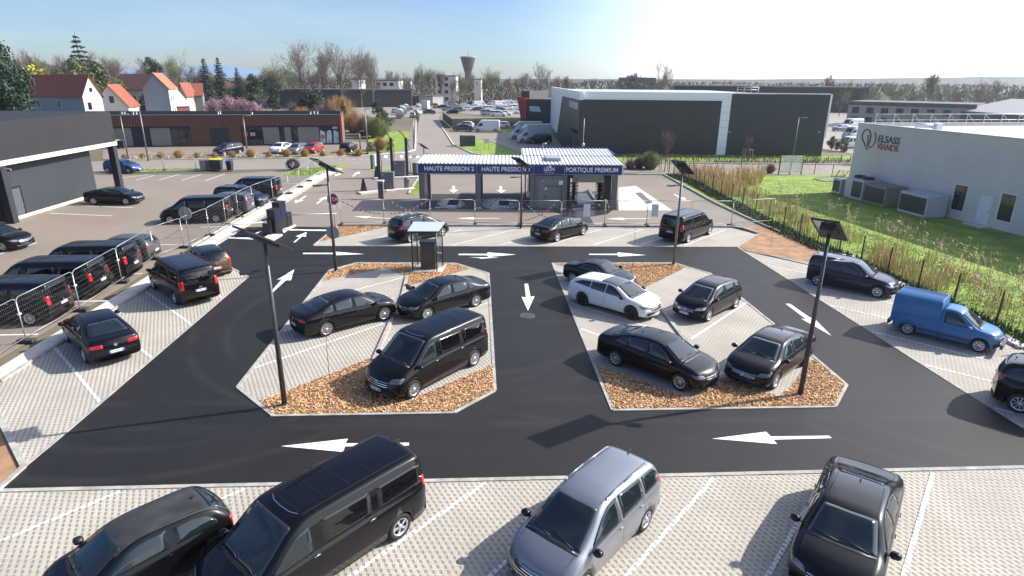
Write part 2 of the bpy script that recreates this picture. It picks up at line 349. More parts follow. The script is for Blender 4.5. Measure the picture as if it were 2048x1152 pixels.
# pale wash slab, pavement strips, markings
sheet('wash_slab', [(1237, 375), (1272, 372), (1345, 421), (1237, 421)], .010, M_CONCL)
sheet('wash_slab', [(842, 388), (1232, 388), (1237, 421), (838, 418)], .006, M('wet_shaded_slab', (.028, .026, .025), .85, var=.3, scale=.8))  # wet floor, with the roof's shade also put into its dark colour
sheet('pavement', [(390, 494), (640, 345), (676, 336), (684, 338), (655, 352), (432, 490), (0, 762), (0, 735)], .018, M_CONCL)
sheet('pavement', [(735, 312), (815, 305), (830, 300), (832, 242), (825, 242), (815, 290), (800, 302), (735, 308)], .018, M_OLD)
sheet('wet_patch', [(1100, 421), (1225, 421), (1215, 428), (1180, 434), (1190, 452), (1172, 452), (1160, 436), (1130, 436), (1120, 428)], .006, M('wet_asphalt', (.045, .035, .03), .25, var=.3, scale=1))
def kerb(name, px, wd, h, mat=M_CONC, closed=False, world=False, z0=-.02):
    P = [(p if world else G(*p)) for p in px]
    if closed: P = P + [P[0]]
    mb = MB(); rnd = random.Random(3)
    for a, b in zip(P, P[1:]):
        d = b - a; Ln = d.length; n = max(1, int(Ln / 1.0)); an = math.atan2(d.y, d.x)
        for k in range(n):
            c = a + d * ((k + .5) / n); mb.box((c.x, c.y, (z0 + h) / 2 + rnd.uniform(-.002, .002)), (Ln / n - .008, wd, h - z0), an)
    return tag(mb.build(name, mat), kind='structure')
kerb('kerb', IL, .12, .035, closed=True); kerb('kerb', IR, .12, .035, closed=True)
kerb('kerb', [KL, KR], .14, .028, world=True)
kerb('kerb', [(48, 935), (138, 860), (496, 554), (467, 538)], .10, .03)
kerb('kerb', [(-20, 800), (48, 935), (-20, 995)], .16, .07)
kerb('kerb', [(627, 492), (1475, 494), (1480, 498), (1925, 781), (2048, 857)], .10, .028)
kerb('kerb', [(676, 452), (782, 452), (1462, 455), (1485, 458), (1515, 468)], .17, .14)
kerb('kerb', [(627, 492), (676, 452)], .12, .06); kerb('kerb', [(1515, 469), (1475, 494)], .10, .04)
kerb('kerb', [(1486, 502), (1621, 525)], .08, .03)
kerb('kerb', [(1760, 556), (1793, 567), (1870, 607), (1990, 668), (2048, 699)], .45, .13, M_CONCL)
kerb('kerb', [(1327, 350), (1430, 407), (1527, 452), (1560, 466)], .16, .14)
kerb('kerb', [(0, 765), (432, 491), (655, 353), (684, 338)], .14, .09); kerb('kerb', [(382, 494), (640, 344), (676, 336)], .12, .10)
kerb('divider_kerb', [(814, 554), (806, 590), (748, 722)], .16, .10); kerb('divider_kerb', [(1290, 578), (1426, 754)], .18, .10)
for e in ([(748, 714), (521, 803)], [(812, 805), (985, 731)], [(646, 563), (708, 549), (776, 537), (813, 553)], [(809, 575), (939, 539)], [(1112, 529), (1262, 566), (1288, 577), (1374, 535)],
          [(1194, 731), (1382, 798), (1428, 765)], [(1531, 785), (1560, 795), (1588, 767), (1626, 717)], [(637, 485), (782, 453)]):
    kerb('edging', e, .07, .034)
kerb('street_kerb', [(230, 321), (600, 317), (735, 311), (815, 305), (830, 300), (831, 285), (832, 242)], .22, .14, M_CONCL)
kerb('street_kerb', [(875, 238.5), (886, 258), (907, 290), (946, 308), (1060, 322), (1238, 326), (1700, 330)], .2, .14, M_CONCL)
kerb('street_kerb', [(265, 346), (468, 339)], .18, .12); kerb('street_kerb', [(690, 336), (675, 337)], .18, .12); kerb('street_kerb', [(748, 344), (835, 347), (1327, 350), (1458, 353)], .16, .12)
kerb('street_kerb', [(817, 388), (828, 369), (842, 350)], .2, .12)
# white lines between bays
def bay(a, b, wd=.11, mat=M_PAVL, z=.022, name='bay_line'):
    A, B = G(*a), G(*b); d = (B - A).normalized(); n = Vector((-d.y, d.x, 0)) * wd / 2
    return sheet(name, wp(A - n, B - n, B + n, A + n), z, mat, world=True)
for a, b in [((-60, 1109), (241, 984)), ((300, 1060), (490, 979)), ((640, 1196), (970, 967)), ((960, 1172), (1185, 963)), ((1215, 1196), (1426, 958)), ((1505, 1206), (1649, 952)), ((1790, 1212), (1865.5, 947)),
             ((711, 491), (811, 459)), ((819, 491), (925, 459)), ((904, 491), (1032, 459)), ((998, 491), (1120, 459)), ((1100, 490), (1202, 459)), ((1186, 491), (1286, 459)), ((1280, 491), (1370, 460)), ((1369, 491), (1451, 460)),
             ((1535, 532), (1640, 552)), ((1593, 567), (1789, 609)), ((1660, 611), (1880, 662)), ((1744, 664), (1976, 721)), ((1850, 731), (2090, 790)), ((1988, 817), (2190, 862)),
             ((287, 581), (383, 650)), ((106, 691), (200, 805)), ((200, 633), (303, 716)), ((352, 523), (445, 597)),
             ((697, 584), (808, 555)), ((606, 610), (794, 594)), ((553, 666), (588, 657)), ((508, 737), (775, 645)), ((960, 567), (975, 563)), ((935, 620), (976, 606)), ((777, 681), (810, 671)),
             ((1124, 564), (1300, 600)), ((1141, 606), (1361, 675)), ((1162, 658), (1410, 750)), ((1332, 621), (1375, 605)), ((1382, 679), (1492, 606)), ((1437, 752), (1610, 640))]:
    if (a, b) == ((606, 610), (794, 594)): a, b = (600, 628), (791, 596)
    if b == (1610, 640): b = (1500, 707)
    if b == (1300, 600): b = (1290, 600)
    bay(a, b)
for a, b in [((99, 427), (224, 432)), ((149, 411), (266, 416)), ((238, 357), (298, 349)), ((272, 360.6), (309, 351)), ((318, 360.6), (359, 348.7)), ((364, 360.6), (403, 349)), ((410, 362), (449.5, 348)), ((308, 490), (376, 490)), ((-20, 671), (76, 669)),
             ((150, 603), (236, 602)), ((225, 551), (285, 547)), ((-10, 511), (73, 486)), ((560, 368), (600, 367)), ((540, 384), (610, 383)), ((400, 455), (470, 452)),
             ((242, 311), (257, 306)), ((283, 311), (298, 306)), ((316, 314), (330, 308)), ((355, 313), (366, 308)), ((395, 313), (406, 307)), ((472, 312), (480, 307)), ((505, 312), (514, 306)), ((552, 312), (562, 306))]:
    bay(a, b, .12, M_WHITE, .012)
bay((448, 475), (543, 479), .4, M_WHITE, .014, 'stop_line'); bay((581, 460), (655, 461), .4, M_WHITE, .014, 'stop_line')
def arrow_poly(px, z=.014): return sheet('lane_arrow', px, z, M_WHITE)
arrow_poly([(562, 893), (696, 878), (691.5, 887.4), (818, 886), (818, 891.7), (690, 893.5), (686.5, 904.6)])
arrow_poly([(1424, 878), (1532, 864), (1541.8, 873.6), (1658, 872), (1663.5, 877), (1547, 880), (1554, 888.8)])
arrow_poly([(1049, 568), (1056, 568), (1061, 594), (1069, 593), (1056, 622), (1043, 594), (1052, 595)])
arrow_poly([(588.6, 539), (582, 561), (572, 561), (546, 585), (541.5, 584), (564, 558.5), (554, 560)])
arrow_poly([(606, 506), (668, 506), (668, 503.5), (729, 508.5), (668, 511), (668, 508.5), (606, 508.5)])
arrow_poly([(917, 508), (975, 508), (975, 505), (1032, 509.5), (977, 514), (973, 511), (917, 510.5)]); arrow_poly([(938, 515), (968, 515), (1000, 515.5), (958, 518), (962, 516.5)], .018)
arrow_poly([(1178, 508), (1235, 508), (1235, 505), (1292, 510.5), (1237, 513.5), (1235, 510.5), (1178, 510)])
arrow_poly([(1571, 608), (1580, 608), (1619.5, 635.5), (1628, 637), (1662.7, 672), (1602, 637.6), (1613, 639.5)])
arrow_poly([(613.5, 464), (611.7, 474), (604.5, 473), (590.5, 485), (586.4, 485), (599, 474.5), (591.4, 473)])
def arrow(tail, tip, hw=.42, sw=.09, z=.014, hl=.42):
    A, B = G(*tail), G(*tip); d = B - A; Ln = d.length; d.normalize(); n = Vector((-d.y, d.x, 0)); K = A + d * Ln * (1 - hl)
    sheet('lane_arrow', wp(A - n * sw, K - n * sw, K - n * hw, B, K + n * hw, K + n * sw, A + n * sw), z, M_WHITE, world=True)
for t in [((685, 343), (670, 352.5)), ((705, 353), (719, 343.6)), ((612, 392), (589.6, 406.8)), ((634, 407.5), (653, 393)), ((1297.6, 437.5), (1211, 438)), ((1000, 437), (912, 437)), ((781, 437.6), (706, 432.8)), ((1347.6, 388.5), (1372, 401)), ((522, 462), (500, 474))]: arrow(*t)
arrow((907.4, 372), (907, 386), .5, .14, .018); arrow((1001, 373), (1003, 386.5), .5, .14, .018)
for x in (745, 768, 800, 816, 832): sheet('crossing_stripe', [(x, 311), (x + 7, 311), (x + 7, 316), (x, 316)], .012, M_WHITE)
for k in range(13): bay((677 + k * 13.8, 319), (684 + k * 13.8, 319), .2, M_WHITE, .010, 'give_way_dash')
# ================================================================ VEHICLES
def paint(name, col, metal=0., rough=.28, coat=.5): return M(name, col, rough, metal, coat=coat, spec=.15)
P_BLACK = paint('black_paint', (.004, .004, .0052)); P_WHITE = paint('white_paint', (.72, .73, .74)); P_SILVER = paint('silver_paint', (.28, .295, .32), .7, .34)
P_BLUE = paint('blue_paint', (.04, .17, .37), 0, .42, .3); P_NAVY = paint('navy_paint', (.008, .014, .035)); P_BRONZE = paint('bronze_paint', (.16, .095, .055), .5, .35)
P_GREY = paint('grey_paint', (.10, .105, .11), .4, .35); P_RED = paint('red_paint', (.30, .02, .02)); P_DBLUE = paint('mid_blue_paint', (.02, .07, .22)); P_YEL = paint('yellow_paint', (.55, .36, .03))
P_FADED = M('sun_faded_black', (.035, .034, .033), .5, var=.35, scale=2.2, coat=.15)
GLASS = M('car_glass', (.010, .017, .020), .03, spec=.8); GLASS_T = M('tinted_glass', (.004, .004, .005), .04, spec=.8)
TYRE = M('tyre_rubber', (.018, .018, .019), .8); RIM = M('wheel_silver', (.62, .63, .65), .3, metal=.7); RIMB = M('wheel_black', (.02, .02, .02), .3)
CHROME = M('chrome', (.75, .75, .76), .12, metal=1); LAMP = M('headlamp_glass', (.45, .48, .52), .1, metal=.3, coat=1); LAMPD = M('headlamp_dark', (.12, .13, .15), .08, coat=1)
TAIL = M('tail_lamp_red', (.42, .012, .012), .15, coat=1); PLATE = M('plate_white', (.70, .70, .68), .4); PLB = M('plate_blue', (.02, .06, .4), .4); PLK = M('plate_ink', (.02, .02, .02), .5)
GAP = M('panel_gap', (.002, .002, .002), .9)
ROOFGL = M('roof_glass', (.006, .006, .007), .05, coat=1)
def interp(cp, x):
    if x <= cp[0][0]: return cp[0][1]
    if x >= cp[-1][0]: return cp[-1][1]
    for i in range(len(cp) - 1):
        if cp[i][0] <= x <= cp[i + 1][0]:
            a, b = cp[i], cp[i + 1]; h = b[0] - a[0]
            if h < 1e-6: return b[1]
            t = (x - a[0]) / h; s1 = (b[1] - a[1]) / h
            s0 = (a[1] - cp[i - 1][1]) / max(1e-6, a[0] - cp[i - 1][0]) if i > 0 else s1
            s2 = (cp[i + 2][1] - b[1]) / max(1e-6, cp[i + 2][0] - b[0]) if i + 2 < len(cp) else s1
            m0 = 0 if s0 * s1 <= 0 else 2 * s0 * s1 / (s0 + s1); m1 = 0 if s1 * s2 <= 0 else 2 * s1 * s2 / (s1 + s2)
            return (2 * t ** 3 - 3 * t * t + 1) * a[1] + (t ** 3 - 2 * t * t + t) * h * m0 + (-2 * t ** 3 + 3 * t * t) * b[1] + (t ** 3 - t * t) * h * m1
    return cp[-1][1]
TYPES = {}
# x runs forward from mid wheelbase.  top: side outline of the roof line; belt: bottom of the windows
TYPES['sedan'] = dict(W=1.83, wb=2.79, wr=.335, F=2.31, Rr=-2.46, tumble=.44,
    top=[(-2.46, .55), (-2.445, .80), (-2.40, 1.00), (-2.32, 1.07), (-2.0, 1.11), (-1.72, 1.16), (-1.15, 1.345), (-.72, 1.42), (-.2, 1.455), (.25, 1.44), (.52, 1.385), (.9, 1.20), (1.28, 1.01), (1.42, .985), (1.8, .91), (2.08, .80), (2.2, .70), (2.28, .58), (2.31, .46)],
    belt=[(-2.4, .93), (-1.5, .965), (0, .93), (1.3, .88), (2.3, .66)],
    ws=[(1.26, .70), (.50, .54)], rw=[(-1.80, .66), (-1.0, .50)],
    side=[[(-1.55, 1.02), (-.98, 1.00), (-.98, 1.30), (-1.2, 1.245)], [(-.93, .99), (-.08, .975), (-.08, 1.375), (-.5, 1.37), (-.93, 1.31)], [(-.02, .975), (.98, .94), (.86, 1.03), (.42, 1.30), (.20, 1.365), (-.02, 1.378)]],
    gaps=[[(1.08, .25), (1.05, .90)], [(-.05, .22), (-.05, .95)], [(-1.0, .60), (-.92, .96)]], hood=(1.36, 2.12, .66), trunk=(-2.38, -1.86, .6))
TYPES['audi'] = dict(TYPES['sedan'], wb=2.82, top=[(-2.40, .5), (-2.39, .80), (-2.36, .98), (-2.28, 1.04), (-1.9, 1.10), (-1.3, 1.24), (-.8, 1.335), (-.3, 1.38), (.2, 1.375), (.5, 1.31), (.9, 1.14), (1.28, .96), (1.42, .93), (1.85, .86), (2.1, .76), (2.22, .66), (2.29, .54), (2.31, .44)], F=2.31, Rr=-2.40)
TYPES['hatch'] = dict(W=1.74, wb=2.54, wr=.31, F=2.09, Rr=-1.94, tumble=.40,
    top=[(-1.94, .45), (-1.935, .80), (-1.90, 1.02), (-1.80, 1.17), (-1.62, 1.345), (-1.40, 1.42), (-.8, 1.47), (-.1, 1.475), (.3, 1.43), (.55, 1.35), (1.0, 1.13), (1.28, .985), (1.45, .945), (1.75, .85), (1.92, .74), (2.02, .62), (2.07, .50), (2.09, .42)],
    belt=[(-1.9, .98), (-1.2, .98), (0, .93), (1.2, .89), (2.0, .62)],
    ws=[(1.25, .66), (.50, .53)], rw=[(-1.87, .60), (-1.55, .50)],
    side=[[(-1.50, 1.06), (-1.12, 1.02), (-1.12, 1.36), (-1.36, 1.33), (-1.5, 1.2)], [(-1.06, 1.01), (-.22, .98), (-.22, 1.395), (-1.06, 1.37)], [(-.16, .98), (.98, .94), (.86, 1.05), (.45, 1.29), (.15, 1.385), (-.16, 1.395)]],
    gaps=[[(1.0, .25), (.98, .88)], [(-.19, .22), (-.19, .96)], [(-1.05, .6), (-.95, .98)]], hood=(1.36, 1.9, .6), trunk=None)
TYPES['hatch3'] = dict(TYPES['hatch'], W=1.65, wb=2.49, F=1.99, Rr=-1.83,
    top=[(-1.83, .45), (-1.825, .78), (-1.80, .98), (-1.72, 1.09), (-1.50, 1.27), (-1.24, 1.385), (-.8, 1.425), (-.1, 1.44), (.3, 1.40), (.52, 1.33), (.95, 1.10), (1.22, .95), (1.38, .915), (1.7, .82), (1.86, .70), (1.94, .58), (1.98, .48), (1.99, .42)],
    rw=[(-1.73, .58), (-1.33, .49)], ws=[(1.20, .62), (.46, .50)],
    side=[[(-1.36, 1.02), (-.48, .99), (-.48, 1.33), (-.85, 1.34), (-1.15, 1.27), (-1.36, 1.12)], [(-.36, .985), (.95, .93), (.84, 1.02), (.42, 1.27), (.1, 1.345), (-.36, 1.345)]], gaps=[[(.98, .25), (.96, .88)], [(-.40, .25), (-.40, .96)]])
TYPES['mpv'] = dict(W=1.80, wb=2.70, wr=.32, F=2.24, Rr=-2.23, tumble=.36,
    top=[(-2.23, .45), (-2.225, .85), (-2.20, 1.10), (-2.12, 1.30), (-1.98, 1.50), (-1.78, 1.585), (-1.2, 1.625), (-.3, 1.645), (.2, 1.61), (.5, 1.53), (1.0, 1.25), (1.38, 1.06), (1.55, 1.01), (1.85, .90), (2.05, .78), (2.17, .64), (2.22, .52), (2.24, .44)],
    belt=[(-2.2, 1.06), (-1.3, 1.02), (0, .96), (1.3, .92), (2.1, .66)],
    ws=[(1.36, .72), (.42, .56)], rw=[(-2.18, .66), (-1.98, .54)],
    side=[[(-1.98, 1.12), (-1.25, 1.08), (-1.25, 1.50), (-1.72, 1.49), (-1.92, 1.36)], [(-1.18, 1.07), (-.22, 1.02), (-.22, 1.545), (-1.18, 1.51)], [(-.15, 1.01), (1.10, .96), (.98, 1.07), (.5, 1.38), (.2, 1.51), (-.15, 1.55)]],
    gaps=[[(1.12, .25), (1.1, .92)], [(-.18, .22), (-.18, 1.0)], [(-1.22, .55), (-1.1, 1.05)]], hood=(1.48, 2.02, .64), trunk=None, rails=(-1.75, .15))
TYPES['wagon'] = dict(TYPES['mpv'], W=1.74, wb=2.905, F=2.28, Rr=-2.20,
    top=[(-2.20, .45), (-2.195, .9), (-2.17, 1.15), (-2.12, 1.38), (-2.02, 1.56), (-1.88, 1.60), (-1.2, 1.625), (-.3, 1.61), (.05, 1.575), (.3, 1.50), (.8, 1.22), (1.1, 1.03), (1.28, .985), (1.75, .91), (2.02, .82), (2.17, .68), (2.25, .54), (2.28, .44)],
    ws=[(1.08, .66), (.24, .54)], rw=[(-2.17, .62), (-2.03, .55)],
    side=[[(-1.98, 1.08), (-1.4, 1.05), (-1.4, 1.49), (-1.85, 1.47)], [(-1.33, 1.05), (-.45, 1.01), (-.45, 1.51), (-1.33, 1.50)], [(-.38, 1.0), (.85, .95), (.75, 1.03), (.3, 1.35), (.05, 1.47), (-.38, 1.51)]],
    gaps=[[(.9, .25), (.88, .92)], [(-.41, .22), (-.41, 1.0)], [(-1.36, .45), (-1.36, 1.05)]], hood=(1.2, 2.05, .6), rails=(-1.85, -.1))
TYPES['estate'] = dict(W=1.83, wb=2.73, wr=.345, F=2.30, Rr=-2.39, tumble=.42,
    top=[(-2.39, .45), (-2.385, .78), (-2.36, .95), (-2.26, 1.10), (-2.05, 1.25), (-1.80, 1.335), (-1.2, 1.395), (-.5, 1.43), (.1, 1.415), (.42, 1.345), (.85, 1.16), (1.22, .99), (1.36, .965), (1.8, .89), (2.05, .79), (2.2, .67), (2.27, .55), (2.30, .44)],
    belt=[(-2.3, 1.0), (-1.3, .97), (0, .92), (1.2, .88), (2.2, .66)],
    ws=[(1.20, .70), (.38, .54)], rw=[(-2.27, .62), (-1.96, .48)],
    side=[[(-1.92, 1.12), (-.98, 1.03), (-.98, 1.31), (-1.5, 1.27)], [(-.94, 1.02), (-.14, .97), (-.14, 1.345), (-.94, 1.315)], [(-.10, .97), (.92, .93), (.8, 1.02), (.35, 1.265), (.1, 1.335), (-.10, 1.35)]],
    gaps=[[(1.04, .25), (1.0, .90)], [(-.12, .22), (-.12, .95)], [(-1.05, .6), (-.92, 1.0)]], hood=(1.3, 2.12, .64), trunk=None, panroof=(-.55, .34))
TYPES['coupe'] = dict(W=1.79, wb=2.43, wr=.325, F=2.04, Rr=-2.05, tumble=.46,
    top=[(-2.05, .45), (-2.04, .72), (-1.99, .90), (-1.90, .95), (-1.5, 1.0), (-1.2, 1.04), (-.85, 1.18), (-.5, 1.27), (-.1, 1.295), (.2, 1.25), (.6, 1.05), (.88, .92), (1.05, .90), (1.5, .82), (1.8, .72), (1.95, .60), (2.02, .48), (2.04, .42)],
    belt=[(-2, .84), (-1, .88), (0, .85), (1, .80), (1.9, .60)],
    ws=[(.86, .66), (.18, .50)], rw=[(-1.16, .58), (-.72, .46)],
    side=[[(-.85, .94), (.66, .86), (.5, .98), (.18, 1.15), (-.1, 1.20), (-.55, 1.18), (-.8, 1.06)]],
    gaps=[[(.72, .25), (.7, .82)], [(-.68, .25), (-.66, .88)]], hood=(.95, 1.85, .6), trunk=(-1.95, -1.3, .55), smallrim=0)
TYPES['van'] = dict(W=1.93, wb=3.20, wr=.335, F=2.53, Rr=-2.61, tumble=.17,
    top=[(-2.61, .45), (-2.605, 1.0), (-2.58, 1.35), (-2.52, 1.70), (-2.45, 1.84), (-2.30, 1.885), (-1.2, 1.905), (.3, 1.90), (.62, 1.87), (.85, 1.78), (1.3, 1.42), (1.62, 1.19), (1.78, 1.13), (2.1, 1.01), (2.32, .86), (2.44, .70), (2.51, .54), (2.53, .44)],
    belt=[(-2.5, 1.10), (0, 1.08), (1.4, 1.04), (2.2, .80)],
    ws=[(1.60, .78), (.74, .68)], rw=[(-2.575, .74), (-2.50, .70)],
    side=[[(-2.38, 1.20), (-1.05, 1.16), (-1.05, 1.68), (-2.22, 1.68), (-2.38, 1.60)], [(-.98, 1.16), (.28, 1.14), (.28, 1.70), (-.98, 1.68)], [(.42, 1.12), (1.42, 1.06), (1.36, 1.14), (.94, 1.50), (.70, 1.66), (.42, 1.70)]],
    gaps=[[(1.42, .3), (1.40, 1.04)], [(.35, .24), (.35, 1.12)], [(-1.0, .28), (-1.0, 1.14)], [(-2.45, .98), (.30, 1.00)]], hood=(1.7, 2.3, .7), trunk=None, ribs=True)
TYPES['long_van'] = dict(TYPES['van'], wb=3.43, F=2.64, Rr=-2.73)
TYPES['long_van']['top'] = [(x * 1.0 + (.115 if x > .5 else (-.12 if x < -1 else 0)), z) for x, z in TYPES['van']['top']]
TYPES['long_van']['ws'] = [(1.715, .78), (.855, .68)]; TYPES['long_van']['rw'] = [(-2.695, .74), (-2.62, .70)]
TYPES['long_van']['side'] = [[(x - (.12 if x < -1 else 0) + (.115 if x > .4 else 0), z) for x, z in s_] for s_ in TYPES['van']['side']]
TYPES['long_van']['gaps'] = [[(1.53, .3), (1.51, 1.04)], [(.38, .24), (.38, 1.12)], [(-1.05, .28), (-1.05, 1.14)], [(-2.55, .98), (.32, 1.00)]]
TYPES['long_van']['hood'] = (1.82, 2.42, .7)
TYPES['suv'] = dict(TYPES['mpv'], W=1.86, wb=2.72, wr=.36, rails=(-1.75, .15))
TYPES['suv']['top'] = [(x, z + .04) for x, z in TYPES['mpv']['top']]
TYPES['highvan'] = dict(W=2.02, wb=3.68, wr=.34, F=2.68, Rr=-2.86, tumble=.06,
    top=[(-2.86, .6), (-2.855, 1.5), (-2.84, 2.2), (-2.78, 2.42), (-2.6, 2.46), (.6, 2.46), (1.1, 2.38), (1.5, 2.05), (1.95, 1.42), (2.2, 1.22), (2.45, 1.02), (2.6, .8), (2.67, .6), (2.68, .5)],
    belt=[(-2.8, 1.3), (1.2, 1.25), (2.3, 1.0)], ws=[(1.98, .80), (1.42, .72)], rw=[], side=[[(.75, 1.30), (1.75, 1.22), (1.6, 1.5), (1.3, 1.85), (.75, 1.88)]], gaps=[[(.65, .3), (.65, 2.0)], [(-.6, .3), (-.6, 2.2)]], hood=(2.1, 2.5, .7), trunk=None)
def make_car(kind, pt, name='parked_car', roof=None, glass=None, rim=None, spokes=10, plate=True, lod=0, emblem=None, cat='car'):
    T = TYPES[kind]; W = T['W'] / 2; wr = T['wr']; F, Rr = T['F'], T['Rr']; ax = T['wb'] / 2; tb = T['tumble']; glass = glass or GLASS; rim = rim or RIM
    root = empty(name); root['category'] = cat
    tops = T['top']; belt = T['belt']
    def sec(x):
        zt = interp(tops, x); zl = min(interp(belt, x), zt - .035)
        tf = max(0, (x - (F - .75)) / .75); tr = max(0, ((Rr + .55) - x) / .55)
        wd = W * (1 - .13 * tf ** 2.2 - .08 * tr ** 2.2)
        zb = .19 + .06 * tf ** 2 + .08 * tr ** 2
        bow = .26 * tf ** 1.5 - .15 * tr ** 1.5
        h = zt - zl; gw = T.get('gw', .0)
        cab = min(1, h / .25)
        if x > 0: bow += .10 * max(0, min(1, (x - .2) / .6)) * (1 - tf)
        y0 = wd * .95; ye = y0 - tb * h; dr = min(.055, h * .35)
        P = [(0, zb), (wd * .84, zb), (wd * .955, zb + .05), (wd * .99, zb + .30 * (zl - zb)), (wd, zb + .58 * (zl - zb)), (wd * .995, zl - .10), (wd * .975, zl - .03), (y0, zl),
             (y0 - tb * h * .42 + .012 * cab, zl + h * .42), (ye + .008 * cab, zt - dr * 1.15 - .03 * cab), (ye - .035 * cab - .01, zt - dr * .55), (ye - .13, zt - dr * .26), (ye * .42, zt - dr * .04), (0, zt)]
        return [(x - bow * (y / wd) ** 2, y, z) for y, z in P]
    # stations: profile knots + subdivisions
    xs = sorted({round(k[0], 4) for k in tops}); st = []
    for a, b in zip(xs, xs[1:]):
        n = max(1, int(math.ceil((b - a) / .13))); st += [a + (b - a) * i / n for i in range(n)]
    st.append(xs[-1])
    vs = []; fs = []; k = None
    for x in st:
        P = sec(x); ring = P + [(p[0], -p[1], p[2]) for p in reversed(P[1:-1])]; k = len(ring); vs += ring
    for i in range(len(st) - 1):
        for j in range(k): a = i * k + j; b = i * k + (j + 1) % k; fs.append((a, b, b + k, a + k))
    fs.append(tuple(range(k))); fs.append(tuple((len(st) - 1) * k + j for j in reversed(range(k))))
    bm = bmesh.new(); bv = [bm.verts.new(v) for v in vs]
    for f in fs: bm.faces.new([bv[i] for i in f])
    bmesh.ops.triangulate(bm, faces=[f for f in bm.faces if len(f.verts) > 4])
    bmesh.ops.recalc_face_normals(bm, faces=bm.faces)
    bvh = BVHTree.FromBMesh(bm)
    me = bpy.data.meshes.new('body'); bm.to_mesh(me); bm.free()
    # wheel arches
    me.materials.append(pt); me.materials.append(GAP)
    tmp = bpy.data.objects.new('tmp', me); COL.objects.link(tmp); cut = []
    for sx in (1, -1):
        for sy in (1, -1):
            c = MB().tube((sx * ax, sy * (W - .30), wr), (sx * ax, sy * (W + .2), wr), wr + .055, n=24).build('cut', [pt, GAP], fix=True)
            for q in c.data.polygons: q.material_index = 1; q.use_smooth = False
            md = tmp.modifiers.new('b', 'BOOLEAN'); md.operation = 'DIFFERENCE'; md.object = c; md.solver = 'EXACT'; md.material_mode = 'INDEX'; cut.append(c)
    me2 = bpy.data.meshes.new_from_object(tmp.evaluated_get(bpy.context.evaluated_depsgraph_get()))
    bpy.data.objects.remove(tmp)
    for c in cut: bpy.data.objects.remove(c)
    mats = [pt, GAP, M('trim_plastic', (.03, .03, .032), .5), CHROME, roof or pt, ROOFGL] ; me2.materials.clear()
    for q in mats: me2.materials.append(q)
    rz0 = interp(tops, 0) - .14
    for p in me2.polygons:
        p.use_smooth = p.material_index == 0
        c = p.center
        if p.material_index == 0:
            if roof and c.z > rz0 - .02 and p.normal.z > .8: p.material_index = 4
            if 'panroof' in T and T['panroof'][0] < c.x < T['panroof'][1] + .1 and p.normal.z > .8 and c.z > 1.2: p.material_index = 5
            if c.z < .24 or (kind == 'wagon2'): p.material_index = 2
    # details that belong to the surface, built as proud patches
    D = MB()
    D.v = [tuple(v.co) for v in me2.vertices]; D.f = [tuple(p.vertices) for p in me2.polygons]; D.m = [p.material_index for p in me2.polygons]; D.sm = [p.use_smooth for p in me2.polygons]
    bpy.data.meshes.remove(me2)
    def proj(p, ax_, off):
        if ax_ == 'L': o, d = Vector((p[0], 3, p[1])), Vector((0, -1, 0))
        elif ax_ == 'R': o, d = Vector((p[0], -3, p[1])), Vector((0, 1, 0))
        elif ax_ == 'T': o, d = Vector((p[0], p[1], 4)), Vector((0, 0, -1))
        elif ax_ == 'F': o, d = Vector((5, p[0], p[1])), Vector((-1, 0, 0))
        else: o, d = Vector((-5, p[0], p[1])), Vector((1, 0, 0))
        h, nrm, i, dist = bvh.ray_cast(o, d)
        if h is None:
            h, nrm, i, dist = bvh.find_nearest(o + d * 4)
        if nrm.dot(d) > 0: nrm = -nrm
        return h + nrm * off
    def patch(mb, poly, ax_, off=.006, mi=0, rings=4, rounding=0):
        # smooth corners and densify
        n = len(poly); pts = []
        for i in range(n):
            a, b, c = Vector(poly[i - 1]), Vector(poly[i]), Vector(poly[(i + 1) % n])
            r = rounding
            if r > 0:
                p0 = b + (a - b) * min(r / max((a - b).length, 1e-6), .45); p2 = b + (c - b) * min(r / max((c - b).length, 1e-6), .45)
                for t in (0, .35, .65, 1): pts.append((1 - t) ** 2 * p0 + 2 * t * (1 - t) * b + t * t * p2)
            else: pts.append(b)
        dens = []
        for i in range(len(pts)):
            a, b = pts[i], pts[(i + 1) % len(pts)]; kk = max(1, int((b - a).length / .09)); dens += [a + (b - a) * j / kk for j in range(kk)]
        c = sum(dens, Vector((0, 0))) / len(dens); N = len(dens); V = [proj(c, ax_, off)]
        for k_ in range(1, rings + 1):
            for q in dens: V.append(proj(c + (q - c) * k_ / rings, ax_, off))
        for q in dens: V.append(proj(q, ax_, -.01))
        Fc = [(0, 1 + i, 1 + (i + 1) % N) for i in range(N)]
        for k_ in range(rings):
            o = 1 + k_ * N
            Fc += [(o + i, o + (i + 1) % N, o + N + (i + 1) % N, o + N + i)[::-1] for i in range(N)]
        mb.add(V, Fc, mi, True)
        return mb
    def strip(mb, pts, ax_, wd=.012, off=.0015, mi=1):
        P = []
        for a, b in zip(pts, pts[1:]):
            a, b = Vector(a), Vector(b); kk = max(2, int((b - a).length / .12)); P += [a + (b - a) * j / kk for j in range(kk)]
        P.append(Vector(pts[-1])); V = []
        for i, q in enumerate(P):
            d = (P[min(i + 1, len(P) - 1)] - P[max(i - 1, 0)]).normalized(); n_ = Vector((-d.y, d.x)) * wd / 2
            V += [proj(q - n_, ax_, off), proj(q + n_, ax_, off)]
        mb.add(V, [(2 * i, 2 * i + 1, 2 * i + 3, 2 * i + 2) for i in range(len(P) - 1)], mi, True)
